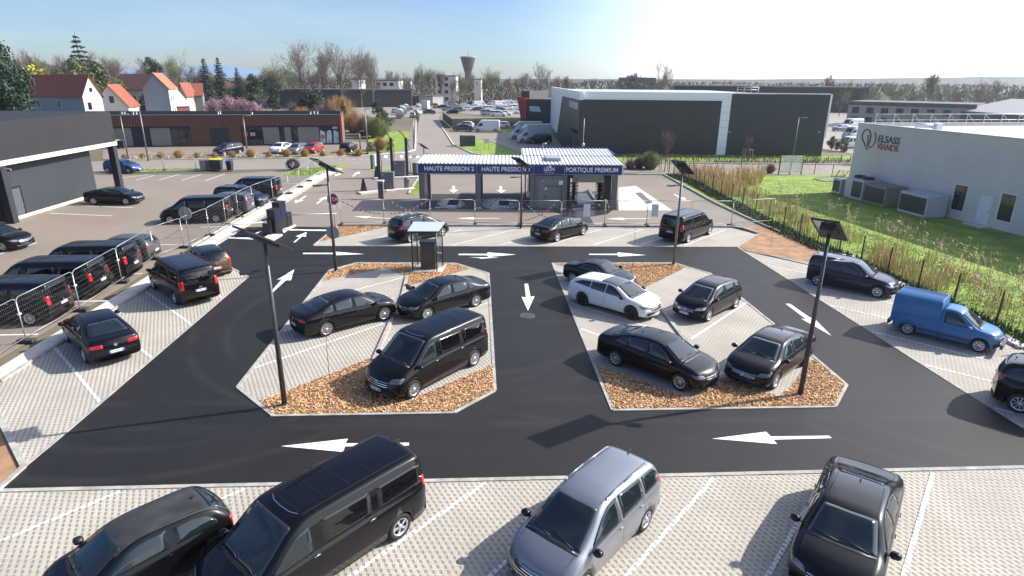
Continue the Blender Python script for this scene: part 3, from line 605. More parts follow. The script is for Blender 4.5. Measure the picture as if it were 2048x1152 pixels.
    if lod == 0:
        for s_ in 'LR':
            for g_ in T['gaps']: strip(D, g_, s_)
        hd = T['hood']; strip(D, [(hd[1], -hd[2]), (hd[0], -hd[2] - .02)], 'T'); strip(D, [(hd[1], hd[2]), (hd[0], hd[2] + .02)], 'T'); strip(D, [(hd[1] + .02, -hd[2]), (hd[1] + .09, 0), (hd[1] + .02, hd[2])], 'T')
        if T.get('trunk'):
            t_ = T['trunk']; strip(D, [(t_[0], -t_[2]), (t_[1], -t_[2] - .05)], 'T'); strip(D, [(t_[0], t_[2]), (t_[1], t_[2] + .05)], 'T'); strip(D, [(t_[1], -t_[2] - .05), (t_[1] + .03, 0), (t_[1], t_[2] + .05)], 'T')
        patch(D, [(-.62 * W, .26), (.62 * W, .26), (.66 * W, .42), (-.66 * W, .42)], 'F', .006, 2, 2)          # lower air intake
        if T.get('ribs'):
            xr = Rr + .35
            for q in range(5):
                xa = Rr + .75 + q * .62
                strip(D, [(xa, -.52), (xa, .52)], 'T', .035, .008, 0); strip(D, [(xa + .03, -.52), (xa + .03, .52)], 'T', .008, .010, 2)
            for y_ in (-.60, .60): strip(D, [(xr, y_), (.55, y_)], 'T', .03, .009, 1); strip(D, [(xr, y_ * .95), (.55, y_ * .95)], 'T', .006, .010, 2)
            strip(D, [(.58, -.5), (.66, -.3), (.68, 0), (.66, .3), (.58, .5)], 'T', .025, .012, 3)
        if 'panroof' not in T and not T.get('ribs'):
            z0 = T['ws'][1][0] - .1; z1 = (T['rw'][1][0] if T['rw'] else -1) + .1
            for y_ in (-.50, .50): strip(D, [(z1, y_), (z0, y_ * 1.03)], 'T', .014, .002, 1)
        D.tube((T['rw'][1][0] + .22 if T['rw'] else -1, 0, interp(tops, T['rw'][1][0] + .22 if T['rw'] else -1) - .01), (T['rw'][1][0] + .08 if T['rw'] else -1.2, 0, interp(tops, T['rw'][1][0] + .22 if T['rw'] else -1) + .10), .02, .006, 6, 2)
    D.box((0, 0, .30), (T['wb'] - .7, W * 1.5, .22), mi=2)
    body = D.build('body', mats, root)
    out = {}
    # glass
    def win(nm, poly, a, g_=None, rd=.05):
        mb = MB(); patch(mb, poly, a, .005, 0, 4, rd); return mb.build(nm, g_ or glass, root)
    (xa, ya), (xb, yb) = T['ws']
    mbw = MB(); patch(mbw, [(xa, -ya), (xa + .03, 0), (xa, ya), (xb, yb), (xb + .03, 0), (xb, -yb)], 'T', .006, 0, 5, .05); ws = mbw.build('windscreen', GLASS, root)
    if lod == 0:
        wpz = MB()
        for y0_, y1_ in ((-.05, -.62 * ya / .7), (.55 * ya / .7, -.05)):
            a_ = proj((xa + .0, y0_), 'T', .02); b_ = proj((xa - .12, y1_), 'T', .016); wpz.tube(a_, b_, .010, .007, 5)
        wpz.build('wiper', BLACKP_, root)
        cw = MB(); patch(cw, [(xa + .01, -ya), (xa + .04, 0), (xa + .01, ya), (xa + .09, ya * .97), (xa + .12, 0), (xa + .09, -ya * .97)], 'T', .004, 0, 2); cw.build('cowl_grille', BLACKP_, root)
    if T['rw']:
        (xa2, ya2), (xb2, yb2) = T['rw']
        if xb2 - xa2 < .25:
            za, zb_ = interp(tops, xa2) - .32 if kind.endswith('van') else interp(tops, xa2) - .02, interp(tops, xb2) - .07
            if kind.endswith('van'): za = 1.15; zb_ = 1.72
            else: za = interp(belt, xa2) + .06; zb_ = interp(tops, xb2) - .05
            win('rear_window', [(-ya2, za), (ya2, za), (yb2, zb_), (-yb2, zb_)], 'B', glass, .08)
        else: win('rear_window', [(xa2, -ya2), (xa2 - .03, 0), (xa2, ya2), (xb2, yb2), (xb2 - .02, 0), (xb2, -yb2)], 'T', glass, .06)
    for s_ in 'LR':
        for i, q in enumerate(T['side']): win('side_window', q, s_, glass if i < len(T['side']) - 1 else (GLASS if glass is not GLASS_T else GLASS), .035)
    # lamps
    lz = {'van': (.70, .86), 'long_van': (.70, .86), 'highvan': (.85, 1.1)}.get(kind, (.60, .72)); tz = {'van': (.88, 1.32), 'long_van': (.88, 1.32), 'highvan': (.9, 1.2), 'mpv': (.90, 1.22), 'suv': (.92, 1.24), 'wagon': (.88, 1.2), 'coupe': (.66, .80), 'hatch': (.80, 1.05), 'hatch3': (.78, 1.02)}.get(kind, (.78, .92))
    for s in (1, -1):
        mb = MB(); patch(mb, [(s * W * .50, lz[0]), (s * W * .92, lz[0] + .03), (s * W * .93, lz[1] + .05), (s * W * .58, lz[1] - .01)], 'F', .008, 0, 3, .03); mb.build('headlight', LAMP if kind in ('hatch', 'wagon', 'hatch3', 'coupe') else LAMPD, root)
        narrow = .74 if kind in ('van', 'long_van', 'mpv', 'suv', 'wagon', 'highvan', 'hatch', 'hatch3') else .45
        mb = MB(); patch(mb, [(s * W * narrow, tz[0]), (s * W * .925, tz[0] + .02), (s * W * .90, tz[1]), (s * W * narrow, tz[1])], 'B', .010, 0, 3, .03); mb.build('tail_light', TAIL, root)
        # mirror
        mx = T['side'][-1][1][0] - .05; mz = interp(belt, mx) + .09
        mb = MB(); b0 = bmesh.new(); bmesh.ops.create_icosphere(b0, subdivisions=2, radius=1)
        vs_ = [(v.co.x * .085 + mx + (.04 if v.co.x > 0 else 0), s * (W * 1.10 + v.co.y * .12), mz + v.co.z * .085) for v in b0.verts]; mb.add(vs_, [tuple(v.index for v in f.verts) for f in b0.faces], 0, True); b0.free()
        mb.box((mx, s * (W * .99), mz - .05), (.06, .16, .03), mi=0); mb.build('wing_mirror', P_BLACK if kind in ('sedan', 'audi', 'van', 'estate', 'mpv') else (BLACKP_ if kind in ('hatch3', 'highvan', 'wagon') else pt), root)
    if lod == 0:
        for s, sg in (('L', 1), ('R', -1)):
            for q in T['gaps'][1:3]:
                if q[1][0] - q[0][0] > .5: continue
                hx = q[1][0] + (.12 if q[1][0] < 0 or kind.endswith('van') else -.12); hz = q[1][1] - .10
                a_ = proj((hx - .08, hz), s, .022); b_ = proj((hx + .08, hz), s, .022); MB().tube(a_, b_, .014, n=6).build('door_handle', CHROME if kind in ('van', 'long_van') else pt, root)
        if T.get('rails'):
            for s in (1, -1):
                y_ = s * (W * .95 - tb * .62 - .07); MB().path([(T['rails'][0], y_, interp(tops, T['rails'][0]) - .03), (T['rails'][0] + .1, y_, interp(tops, T['rails'][0] + .1) + .01), (-.6, y_, interp(tops, -.6) + .01), (T['rails'][1] - .1, y_, interp(tops, T['rails'][1] - .1) + .01), (T['rails'][1], y_, interp(tops, T['rails'][1]) - .03)], .018).build('roof_rail', M('satin_rail', (.35, .36, .38), .35, metal=.6), root)
        # grille
        gz = {'van': (.56, .74), 'long_van': (.56, .74)}.get(kind, (.50, .66)); mb = MB(); patch(mb, [(-.46 * W, gz[0]), (.46 * W, gz[0]), (.52 * W, gz[1]), (-.52 * W, gz[1])], 'F', .006, 0, 3, .02)
        for q in range(3): strip(mb, [(-.48 * W, gz[0] + .03 + q * (gz[1] - gz[0] - .05) / 2), (.48 * W, gz[0] + .03 + q * (gz[1] - gz[0] - .05) / 2)], 'F', .013, .014, 1)
        gr = mb.build('grille', [BLACKP_, CHROME], root)
        if emblem:
            for a_, hz in (('F', (gz[0] + gz[1]) / 2 + .02), ('B', (tz[0] + .06))):
                c_ = proj((0, hz), a_, .02); sx = 1 if a_ == 'F' else -1; em = MB()
                em.lathe((0, 0, 0), [(.062, -.004), (.062, .006), (.052, .006), (.052, -.004)], 20, axis='X')
                segs = {'star': [((0, 0), (0, .055)), ((0, 0), (.047, -.028)), ((0, 0), (-.047, -.028))], 'letters': [((-.03, .04), (0, .004)), ((0, .004), (.03, .04)), ((-.042, .012), (-.02, -.045)), ((-.02, -.045), (0, -.006)), ((0, -.006), (.02, -.045)), ((.02, -.045), (.042, .012))],
                        'lozenge': [((0, .05), (.03, 0)), ((.03, 0), (0, -.05)), ((0, -.05), (-.03, 0)), ((-.03, 0), (0, .05))], 'figure': [((-.03, -.04), (-.01, .03)), ((-.01, .03), (.02, .04)), ((0, .02), (.035, .0)), ((-.02, -.01), (.02, -.035))]}[emblem]
                for a2, b2 in segs: em.tube((0, a2[0], a2[1]), (0, b2[0], b2[1]), .007, n=5)
                e_ = em.build('emblem', CHROME, root); e_.location = c_; e_.rotation_euler = (0, R(-20) * sx, 0)
    if plate:
        for a_, hz in (('F', .42 if kind not in ('van', 'long_van') else .47), ('B', {'van': .80, 'long_van': .80, 'mpv': .74, 'hatch': .60, 'wagon': .66}.get(kind, .60))):
            c_ = proj((0, hz), a_, .012); sx = 1 if a_ == 'F' else -1; pm = MB(); pm.box((0, 0, 0), (.012, .52, .11)); pm.box((.004 * sx, -.235 * sx, 0), (.012, .045, .108), mi=1); pm.box((.004 * sx, .235 * sx, 0), (.012, .045, .108), mi=1)
            if lod == 0:
                rnd = random.Random(hash_(kind + a_))
                for q in range(9):
                    if q in (2, 6): pm.box((.004 * sx, -.18 + q * .045, 0), (.012, .018, .01), mi=2); continue
                    yy = -.18 + q * .045
                    pm.box((.004 * sx, yy - .010, 0), (.012, .006, .068), mi=2); pm.box((.004 * sx, yy + rnd.choice((0, .010)), 0.0 + rnd.choice((-.02, 0))), (.012, .006, .05), mi=2); pm.box((.0045 * sx, yy, rnd.choice((.03, 0, -.03))), (.012, .022, .009), mi=2)
            p_ = pm.build('number_plate', [PLATE, PLB, PLK], root); p_.location = c_; p_.rotation_euler = (0, R(-6) * sx, 0)
    # wheels
    for sx in (1, -1):
        for sy in (1, -1):
            mb = MB(); ww = .21; rr = wr; ri = wr * .66
            mb.lathe((0, 0, 0), [(ri, -ww / 2), (rr * .93, -ww / 2), (rr, -ww / 2 + .03), (rr, ww / 2 - .03), (rr * .93, ww / 2), (ri, ww / 2), (ri, -ww / 2)], 28, axis='Y')
            t_ = mb.build('wheel', TYRE, root); t_.location = (sx * ax, sy * (W - .125), wr)
            mb = MB(); o = ww / 2 * sy
            mb.lathe((0, 0, 0), [(ri + .004, o * 1.02), (ri - .022, o * 1.04), (ri - .026, o * .55)], 28, axis='Y')
            mb.lathe((0, 0, 0), [(ri - .02, o * .25), (.001, o * .25)], 20, mi=1, axis='Y', smooth=False)
            mb.lathe((0, 0, 0), [(.06, o * .4), (.058, o * 1.0), (.001, o * 1.03)], 14, axis='Y')
            for q in range(spokes):
                an = 2 * math.pi * q / spokes; w0 = .6 / spokes * .22 * 4 * .5; c_, s__ = math.cos(an), math.sin(an); tx, tz_ = -s__, c_
                r0, r1 = .045, ri - .016; a0 = w0 * .40; a1 = w0 * .75; d0, d1 = o * .98, o * .86
                V = [(c_ * r0 + tx * a0, d0, s__ * r0 + tz_ * a0), (c_ * r0 - tx * a0, d0, s__ * r0 - tz_ * a0), (c_ * r1 - tx * a1, d1, s__ * r1 - tz_ * a1), (c_ * r1 + tx * a1, d1, s__ * r1 + tz_ * a1)]
                V += [(v[0], v[1] - .03 * sy, v[2]) for v in V]
                mb.add(V, [(0, 1, 2, 3), (3, 2, 6, 7), (1, 0, 4, 5), (0, 3, 7, 4), (2, 1, 5, 6)], 0)
            q = mb.build('rim', [rim, BLACKP_], t_)
    return root
BLACKP_ = M_BLACKP
def hash_(s): return sum(ord(c) * (i + 7) for i, c in enumerate(s))
def place(root, W, f=None, r=None, side='L', head=None, wb=None):
    if head is not None:
        h = (G(*head[1]) - G(*head[0])).normalized()
    else: h = (G(*f) - G(*r)).normalized()
    n = Vector((-h.y, h.x, 0)); sg = 1 if side == 'L' else -1
    if f and r: mid = (G(*f) + G(*r)) / 2
    elif r: mid = G(*r) + h * wb / 2
    else: mid = G(*f) - h * wb / 2
    c = mid - n * sg * (W / 2 - .04)
    root.location = (c.x, c.y, GZ); root.rotation_euler = (0, 0, math.atan2(h.y, h.x))
    return root
GZ = .016
protos = {}
def car(kind, pt, label, group=None, f=None, r=None, side='L', head=None, **kw):
    key = (kind, pt.name, tuple(sorted((k, str(v)) for k, v in kw.items())))
    if key in protos: root = copy_tree(protos[key])
    else: root = make_car(kind, pt, **kw); protos[key] = root
    T = TYPES[kind]; place(root, T['W'], f, r, side, head, T['wb']); root['label'] = label
    if group: root['group'] = group
    return root
HB = lambda a, b: (a, b)
# --- front row (nearest)
car('hatch3', P_BLACK, 'old black three door hatchback with faded roof, nearest row beside the long black van', r=(440, 1126), side='L', head=((241, 984), (-60, 1109)), roof=P_FADED, spokes=7)
car('long_van', P_BLACK, 'longest black passenger van with ribbed roof, parked nose to camera in the nearest row', r=(802, 1077), side='L', head=((970, 967), (640, 1196)), name='parked_van', glass=GLASS_T, spokes=5, emblem='star', cat='van')
car('mpv', P_SILVER, 'silver grey people carrier in the nearest row, the only silver car there', r=(1290, 1061), side='L', head=((1426, 958), (1215, 1196)), spokes=5)
car('sedan', P_BLACK, 'black saloon in the nearest row between two white bay lines at the right', r=(1786, 1062), side='L', head=((1865, 946), (1822, 1212)), emblem='letters')
# --- left island
car('sedan', P_BLACK, 'black saloon on the left island facing away from the tall lamp towards the divider kerb', f=(768, 643), r=(656, 673), side='R', emblem='letters')
car('sedan', P_BLACK, 'black saloon on the left island facing left, parked behind the black van', f=(857, 641), r=(951, 615), side='L', emblem='letters')
car('van', P_BLACK, 'black passenger van with dark windows on the wood chips of the left island', f=(827, 798), r=(951, 732), side='L', name='parked_van', glass=GLASS_T, emblem='star', cat='van')
# --- right island
car('coupe', P_BLACK, 'small black two seat coupe on the right island behind the white estate', r=(1145, 567), side='R', head=((1165, 612), (1259, 639)), spokes=8)
car('estate', P_WHITE, 'white sloping-roof estate car with black roof panel and black wheels', f=(1259, 639.5), r=(1165, 612.5), side='R', rim=RIMB, spokes=5, emblem='star')
car('hatch', P_BLACK, 'small black hatchback with large headlights on the right island, facing the white estate', f=(1417, 643.5), r=(1470, 618), side='L', spokes=5, emblem='figure')
car('sedan', P_BLACK, 'black saloon on the right island facing right, below the white estate car', f=(1357, 782), r=(1230, 733), side='R', emblem='letters')
car('sedan', P_BLACK, 'black saloon on the right island facing the camera, beside the leaning solar lamp', f=(1551, 777), r=(1608, 733), side='L', emblem='letters')
# --- top row
car('mpv', P_BLACK, 'black people carrier parked below the car wash at the left of the top row', f=(885.5, 473), r=(822, 486), side='R', spokes=5)
car('sedan', P_BLACK, 'black saloon in the middle of the top row below the car wash', f=(1165, 471.5), r=(1116, 484), side='R', emblem='lozenge')
car('van', P_BLACK, 'black passenger van at the right end of the top row behind a solar lamp', f=(1419, 470), r=(1375, 486.5), side='R', name='parked_van', glass=GLASS_T, emblem='star', cat='van')
# --- right row
car('wagon', P_NAVY, 'dark blue estate with roof rails parked by the wire fence', f=(1750, 596), r=(1634, 572), side='R', spokes=7)
car('suv', P_BLACK, 'black off-road car with silver roof rails cut by the right edge of the photo', r=(2033, 827), side='R', head=((1744, 664), (1976, 721)), spokes=9, emblem='star')
# --- left row
car('sedan', P_BLACK, 'black saloon on the left paved bays seen from behind, nearest the camera', r=(172, 727), side='L', head=((200, 805), (106, 691)), emblem='letters')
car('van', P_BLACK, 'black passenger van on the left paved bays seen from behind', r=(352, 610), side='L', head=((383, 650), (287, 581)), name='parked_van', glass=GLASS_T, emblem='star', cat='van')
car('hatch', P_BRONZE, 'bronze brown hatchback at the far tip of the left paved bays', r=(461, 546), side='R', head=((445, 597), (352, 523)), roof=P_BLACK, emblem='lozenge', spokes=7)
# --- behind the mesh fence
HL = ((76, 669), (-20, 671))
g1 = 'dark vans parked behind the mesh fence'
for px, lb in (((63, 652), 'black van behind the mesh fence, nearest the camera'), ((150, 601), 'black van behind the mesh fence, second from the camera'), ((222, 563), 'black van behind the mesh fence, third from the camera')):
    car('long_van', P_BLACK, lb, g1, r=px, side='L', head=HL, name='parked_van', glass=GLASS_T, emblem='star', cat='van')
car('hatch', P_GREY, 'dark grey hatchback behind the mesh fence, just past the three black vans', r=(281, 526), side='L', head=HL, spokes=7)
car('van', P_BLACK, 'black van behind the mesh fence beside the round sign, seen from its side', f=(342, 449), r=(433, 446), side='L', name='parked_van', glass=GLASS_T, emblem='star', cat='van')
car('mpv', P_GREY, 'grey people carrier behind the mesh fence between two black vans', r=(478, 430), side='L', head=((560, 410), (500, 410)), spokes=5)
car('suv', P_DBLUE if False else P_NAVY, 'dark blue crossover behind the mesh fence, facing right', f=(505, 416), side='R', head=((300, 410), (330, 411)), spokes=5)
car('van', P_BLACK, 'black van behind the mesh fence, farthest from the camera', r=(535, 400), side='L', head=((560, 390), (500, 390)), name='parked_van', glass=GLASS_T, emblem='star', cat='van')
car('audi', P_BLACK, 'black fastback saloon parked at the foot of the dark grey hall', f=(255, 411), r=(187, 410), side='R')
car('sedan', P_BLACK, 'black saloon cut by the left edge of the photo, headlights to the right', f=(8, 504), side='R', head=((99, 427), (224, 432)), emblem='letters')
car('hatch', P_DBLUE, 'bright blue hatchback half hidden by the corner of the dark hall', f=(258, 347), side='R', head=((220, 347), (260, 348)), spokes=7)
# --- blue box van
def blue_van():
    TYPES['boxvan'] = dict(W=1.57, wb=2.58, wr=.29, F=1.96, Rr=-2.05, tumble=.28,
        top=[(-2.05, .45), (-2.04, .85), (-1.98, .93), (-.30, .96), (-.22, 1.40), (-.18, 1.49), (.1, 1.51), (.38, 1.475), (.52, 1.41), (.95, 1.11), (1.15, .96), (1.3, .93), (1.7, .86), (1.88, .76), (1.94, .6), (1.96, .48)],
        belt=[(-2, .85), (0, .88), (1.1, .86), (1.9, .66)], ws=[(1.12, .60), (.48, .52)], rw=[], side=[[(-.08, .93), (.88, .91), (.76, 1.02), (.42, 1.33), (.28, 1.40), (-.08, 1.41)]],
        gaps=[[(.94, .25), (.92, .86)], [(-.18, .25), (-.18, .90)]], hood=(1.22, 1.85, .55), trunk=None)
    root = make_car('boxvan', P_BLUE, 'parked_van', spokes=8, cat='van', emblem='lozenge', rim=RIM)
    mb = MB(); y0, y1 = .765, .70; zb, zt = .50, 1.78; x0, x1 = -2.04, -.24; ch = .06; V = []
    for x, s_ in ((x0, .97), (x0 + .05, 1), (x1 - .03, 1), (x1, .985)):
        hz = zt - (0 if s_ == 1 else .05)
        P = [(0, zb), (y0, zb), (y0, .95), (y1 + .012, hz - .10), (y1 - .01, hz - .035), (y1 - .07, hz), (0, hz + .012)]
        V += [(x, y * s_, z) for y, z in P] + [(x, -y * s_, z) for y, z in reversed(P[1:-1])]
    k = 12; fs = [(i * k + j, i * k + (j + 1) % k, (i + 1) * k + (j + 1) % k, (i + 1) * k + j) for i in range(3) for j in range(k)] + [tuple(range(k)), tuple(reversed(range(3 * k, 4 * k)))]
    mb.add(V, fs, 0, False)
    for i in range(9): mb.box(((x0 + x1) / 2, -.56 + i * .14, 1.792), (1.66, .035, .022))
    mb.build('cargo_box', P_BLUE, root, fix=True)
    mb = MB()
    for s in (1, -1): mb.box((0, s * .777, .42), (2.0, .02, .09))
    mb.box((2.0, 0, .42), (.10, 1.42, .18)); mb.box((-2.08, 0, .42), (.10, 1.42, .18)); mb.build('bumper', M('grey_plastic', (.05, .055, .06), .6), root)
    place(root, 1.57, (1953, 705), (1813, 670), 'R'); root['label'] = 'old bright blue panel van with ribbed box roof parked by the wire fence'
blue_van()
# ================================================================ BUILDINGS
class Wall:                                   # a vertical wall plane from P0 to P1: photo points on it, boxes on it
    def __init__(s, P0, P1, parent=None):
        s.P = Vector((P0[0], P0[1], 0)); e = Vector((P1[0], P1[1], 0)); s.L = (e - s.P).length; s.d = (e - s.P).normalized(); s.n = Vector((s.d.y, -s.d.x, 0)); s.a = math.atan2(s.d.y, s.d.x)
    def q(s, u, v):
        d = ray(u, v); t = (s.P.x * s.n.x + s.P.y * s.n.y) / (d.x * s.n.x + d.y * s.n.y); p = Vector((d.x * t, d.y * t, 0)) - s.P
        return p.dot(s.d), CAM_H + d.z * t
    def box(s, mb, s0, s1, z0, z1, out, th=.1, mi=0):     # outer face at 'out' metres in front of the wall
        c = s.P + s.d * (s0 + s1) / 2 + s.n * (out - th / 2); return mb.box((c.x, c.y, (z0 + z1) / 2), (s1 - s0, th, z1 - z0), s.a, mi)
    def pbox(s, mb, u0, v0, u1, v1, out, th=.1, mi=0):
        a = s.q(u0, v0); b = s.q(u1, v1); return s.box(mb, min(a[0], b[0]), max(a[0], b[0]), min(a[1], b[1]), max(a[1], b[1]), out, th, mi)
    def poly(s, mb, px, out, th=.1, mi=0, raw=False):
        q = px if raw else [s.q(*p) for p in px]; n = len(q); ar = sum(q[i][0] * q[(i + 1) % n][1] - q[(i + 1) % n][0] * q[i][1] for i in range(n))
        if ar < 0: q = q[::-1]
        F = [s.P + s.d * a + s.n * out + Vector((0, 0, z)) for a, z in q]; Bk = [p - s.n * th for p in F]
        return mb.add(F + Bk, [tuple(range(n)), tuple(range(2 * n - 1, n - 1, -1))] + [(i, n + i, n + (i + 1) % n, (i + 1) % n) for i in range(n)], mi)
    def at(s, a, z, out=0): return s.P + s.d * a + s.n * out + Vector((0, 0, z))
M_ANTH = M('anthracite_render', (.012, .013, .016), .75, var=.12, scale=.4)
M_ANTH2 = stripes('anthracite_cladding', (.044, .043, .044), (.018, .019, .021), 1.0, 2, .45, .04)
M_ANTHB = stripes('bluish_anthracite_cladding', (.040, .044, .050), (.018, .020, .024), 1.0, 2, .45, .04)
M_WCLAD = stripes('white_cladding', (.90, .91, .92), (.6, .62, .64), 1.0, 2, .45, .05)
M_FLATROOF = M('flat_roof', (.09, .09, .092), .9, var=.25, scale=.3)
M_BEAM = M('pale_beam', (.50, .50, .45), .8, var=.12, scale=.8)
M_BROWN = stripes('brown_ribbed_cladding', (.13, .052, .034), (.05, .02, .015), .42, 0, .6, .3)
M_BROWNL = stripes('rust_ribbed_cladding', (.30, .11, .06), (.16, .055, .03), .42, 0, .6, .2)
M_GREYP = stripes('grey_timber_panel', (.22, .215, .21), (.14, .135, .13), .3, 0, .8, .12)
M_WIN = M('window_glass', (.02, .025, .03), .05, coat=.5, var=.4, scale=.8); M_DWALL = M('dark_shopfront', (.016, .02, .03), .5)
M_DOORW = M('white_door', (.66, .68, .70), .5, var=.05, scale=1); M_PLASTER = M('grey_plaster', (.30, .295, .29), .85, var=.10, scale=.5)
# --- dark hall at the left
def dark_hall():
    r = empty('dark_hall'); tag(r, 'dark grey hall with pale beam and recessed wall at the left edge', 'building')
    P1 = G(250, 379); P0 = G(0, 379); zb = HT((250, 379), (228, 290))
    d0 = ray(0, 332); t = (zb - CAM_H) / d0.z; Q = Vector((d0.x * t, d0.y * t, 0)); d = (P1 - Q).normalized(); A = P1 - d * 34
    W_ = Wall(A, P1); back = 24
    zt = HT((250, 379), (213, 223)); LL = W_.L
    up = MB(); W_.box(up, 0, LL, zb + .35, zt, 0, back); up.build('upper_wall', M_ANTH, r)
    bm_ = MB(); W_.box(bm_, -.1, LL + .06, zb - .02, zb + .34, .06, .5); bm_.build('beam', M_BEAM, r)
    so_ = MB(); W_.box(so_, 0, LL, zb + .1, zb + .3, -.5, back - .6); so_.build('soffit', M_ANTH, r)
    pr = MB(); W_.box(pr, LL - .55, LL, 0, zb - .03, -.02, .55); pr.build('pillar', M('dark_pillar', (.02, .021, .027), .6), r)
    s2, _ = W_.q(38, 440); pr = MB(); W_.box(pr, s2 - .5, s2 + .05, 0, zb - .03, -.02, .6); pr.build('pillar', MATS['dark_pillar'], r)
    rec = 2.6
    rw = MB(); W_.box(rw, s2 + .1, LL - 3.2, 0, zb + .1, -.9, .3); W_.box(rw, LL - 3.2, LL - 2.9, 0, zb + .1, -.9, rec)
    rw.build('recessed_wall', M('slate_wall', (.024, .029, .035), .7, var=.12, scale=.35), r)
    rs = MB(); W_.box(rs, LL - 2.95, LL - .1, 0, zb + .1, -3.4, .3); rs.build('rear_wall', M('olive_grey_wall', (.075, .076, .07), .8), r)
    pl = MB(); W_.box(pl, s2 + .1, LL - 3.0, 0, .22, -.80, .12); W_.box(pl, LL - .9, LL + .1, 0, .1, .1, .9); pl.build('plinth', M_CONCL, r)
    dr = MB(); W_.box(dr, s2 + .6, s2 + 2.0, 0, 2.3, -.84, .1); fr = dr.build('door', M('grey_door', (.075, .08, .085), .5), r)
    h_ = MB(); W_.box(h_, s2 + 1.8, s2 + 1.86, 1.0, 1.15, -.79, .1); h_.build('handle', M_STEEL, fr)
    df = MB(); W_.box(df, s2 + .45, s2 + .6, 0, 2.45, -.83, .12); W_.box(df, s2 + 2.0, s2 + 2.15, 0, 2.45, -.83, .12); W_.box(df, s2 + .6, s2 + 2.0, 2.3, 2.45, -.83, .12); df.build('door_frame', M('black_frame', (.008, .008, .012), .5), r)
    gg = MB(); W_.box(gg, s2 - 7, s2 - .6, 0, zb - 2.0, -1.4, .2); gg.build('garage_opening', MATS['black_frame'], r)
    g2 = MB(); W_.box(g2, s2 - 7, s2 - .6, zb - 2.0, zb, -1.2, .3); g2.build('garage_lintel', MATS['slate_wall'], r)
    rf = MB(); W_.box(rf, .3, LL - .3, zt - .5, zt - .45, -.3, back - .6); ro = rf.build('roof', M_FLATROOF, r)
    hi = MB(); W_.box(hi, -20, LL - 7, 0, zt + .3, -back - .02, 14); hi.build('rear_block', M('slate_blue_cladding', (.06, .085, .11), .6), r)
    rr = MB()
    for k in range(9): a = W_.at(LL - 8 - k * 3.2, zt + .3, -back - .3); rr.tube(a, a + Vector((0, 0, .45)), .10, n=6)
    rr.build('roof_vent', M_STEEL, r)
    ga = MB(); s_, z_ = W_.q(3, 348); ga.path([W_.at(s_, zb - .2, .1), W_.at(s_, zb - .2, .7), W_.at(s_, zb - .35, .75)], .03); ga.build('wall_light', M_STEEL, r)
dark_hall()
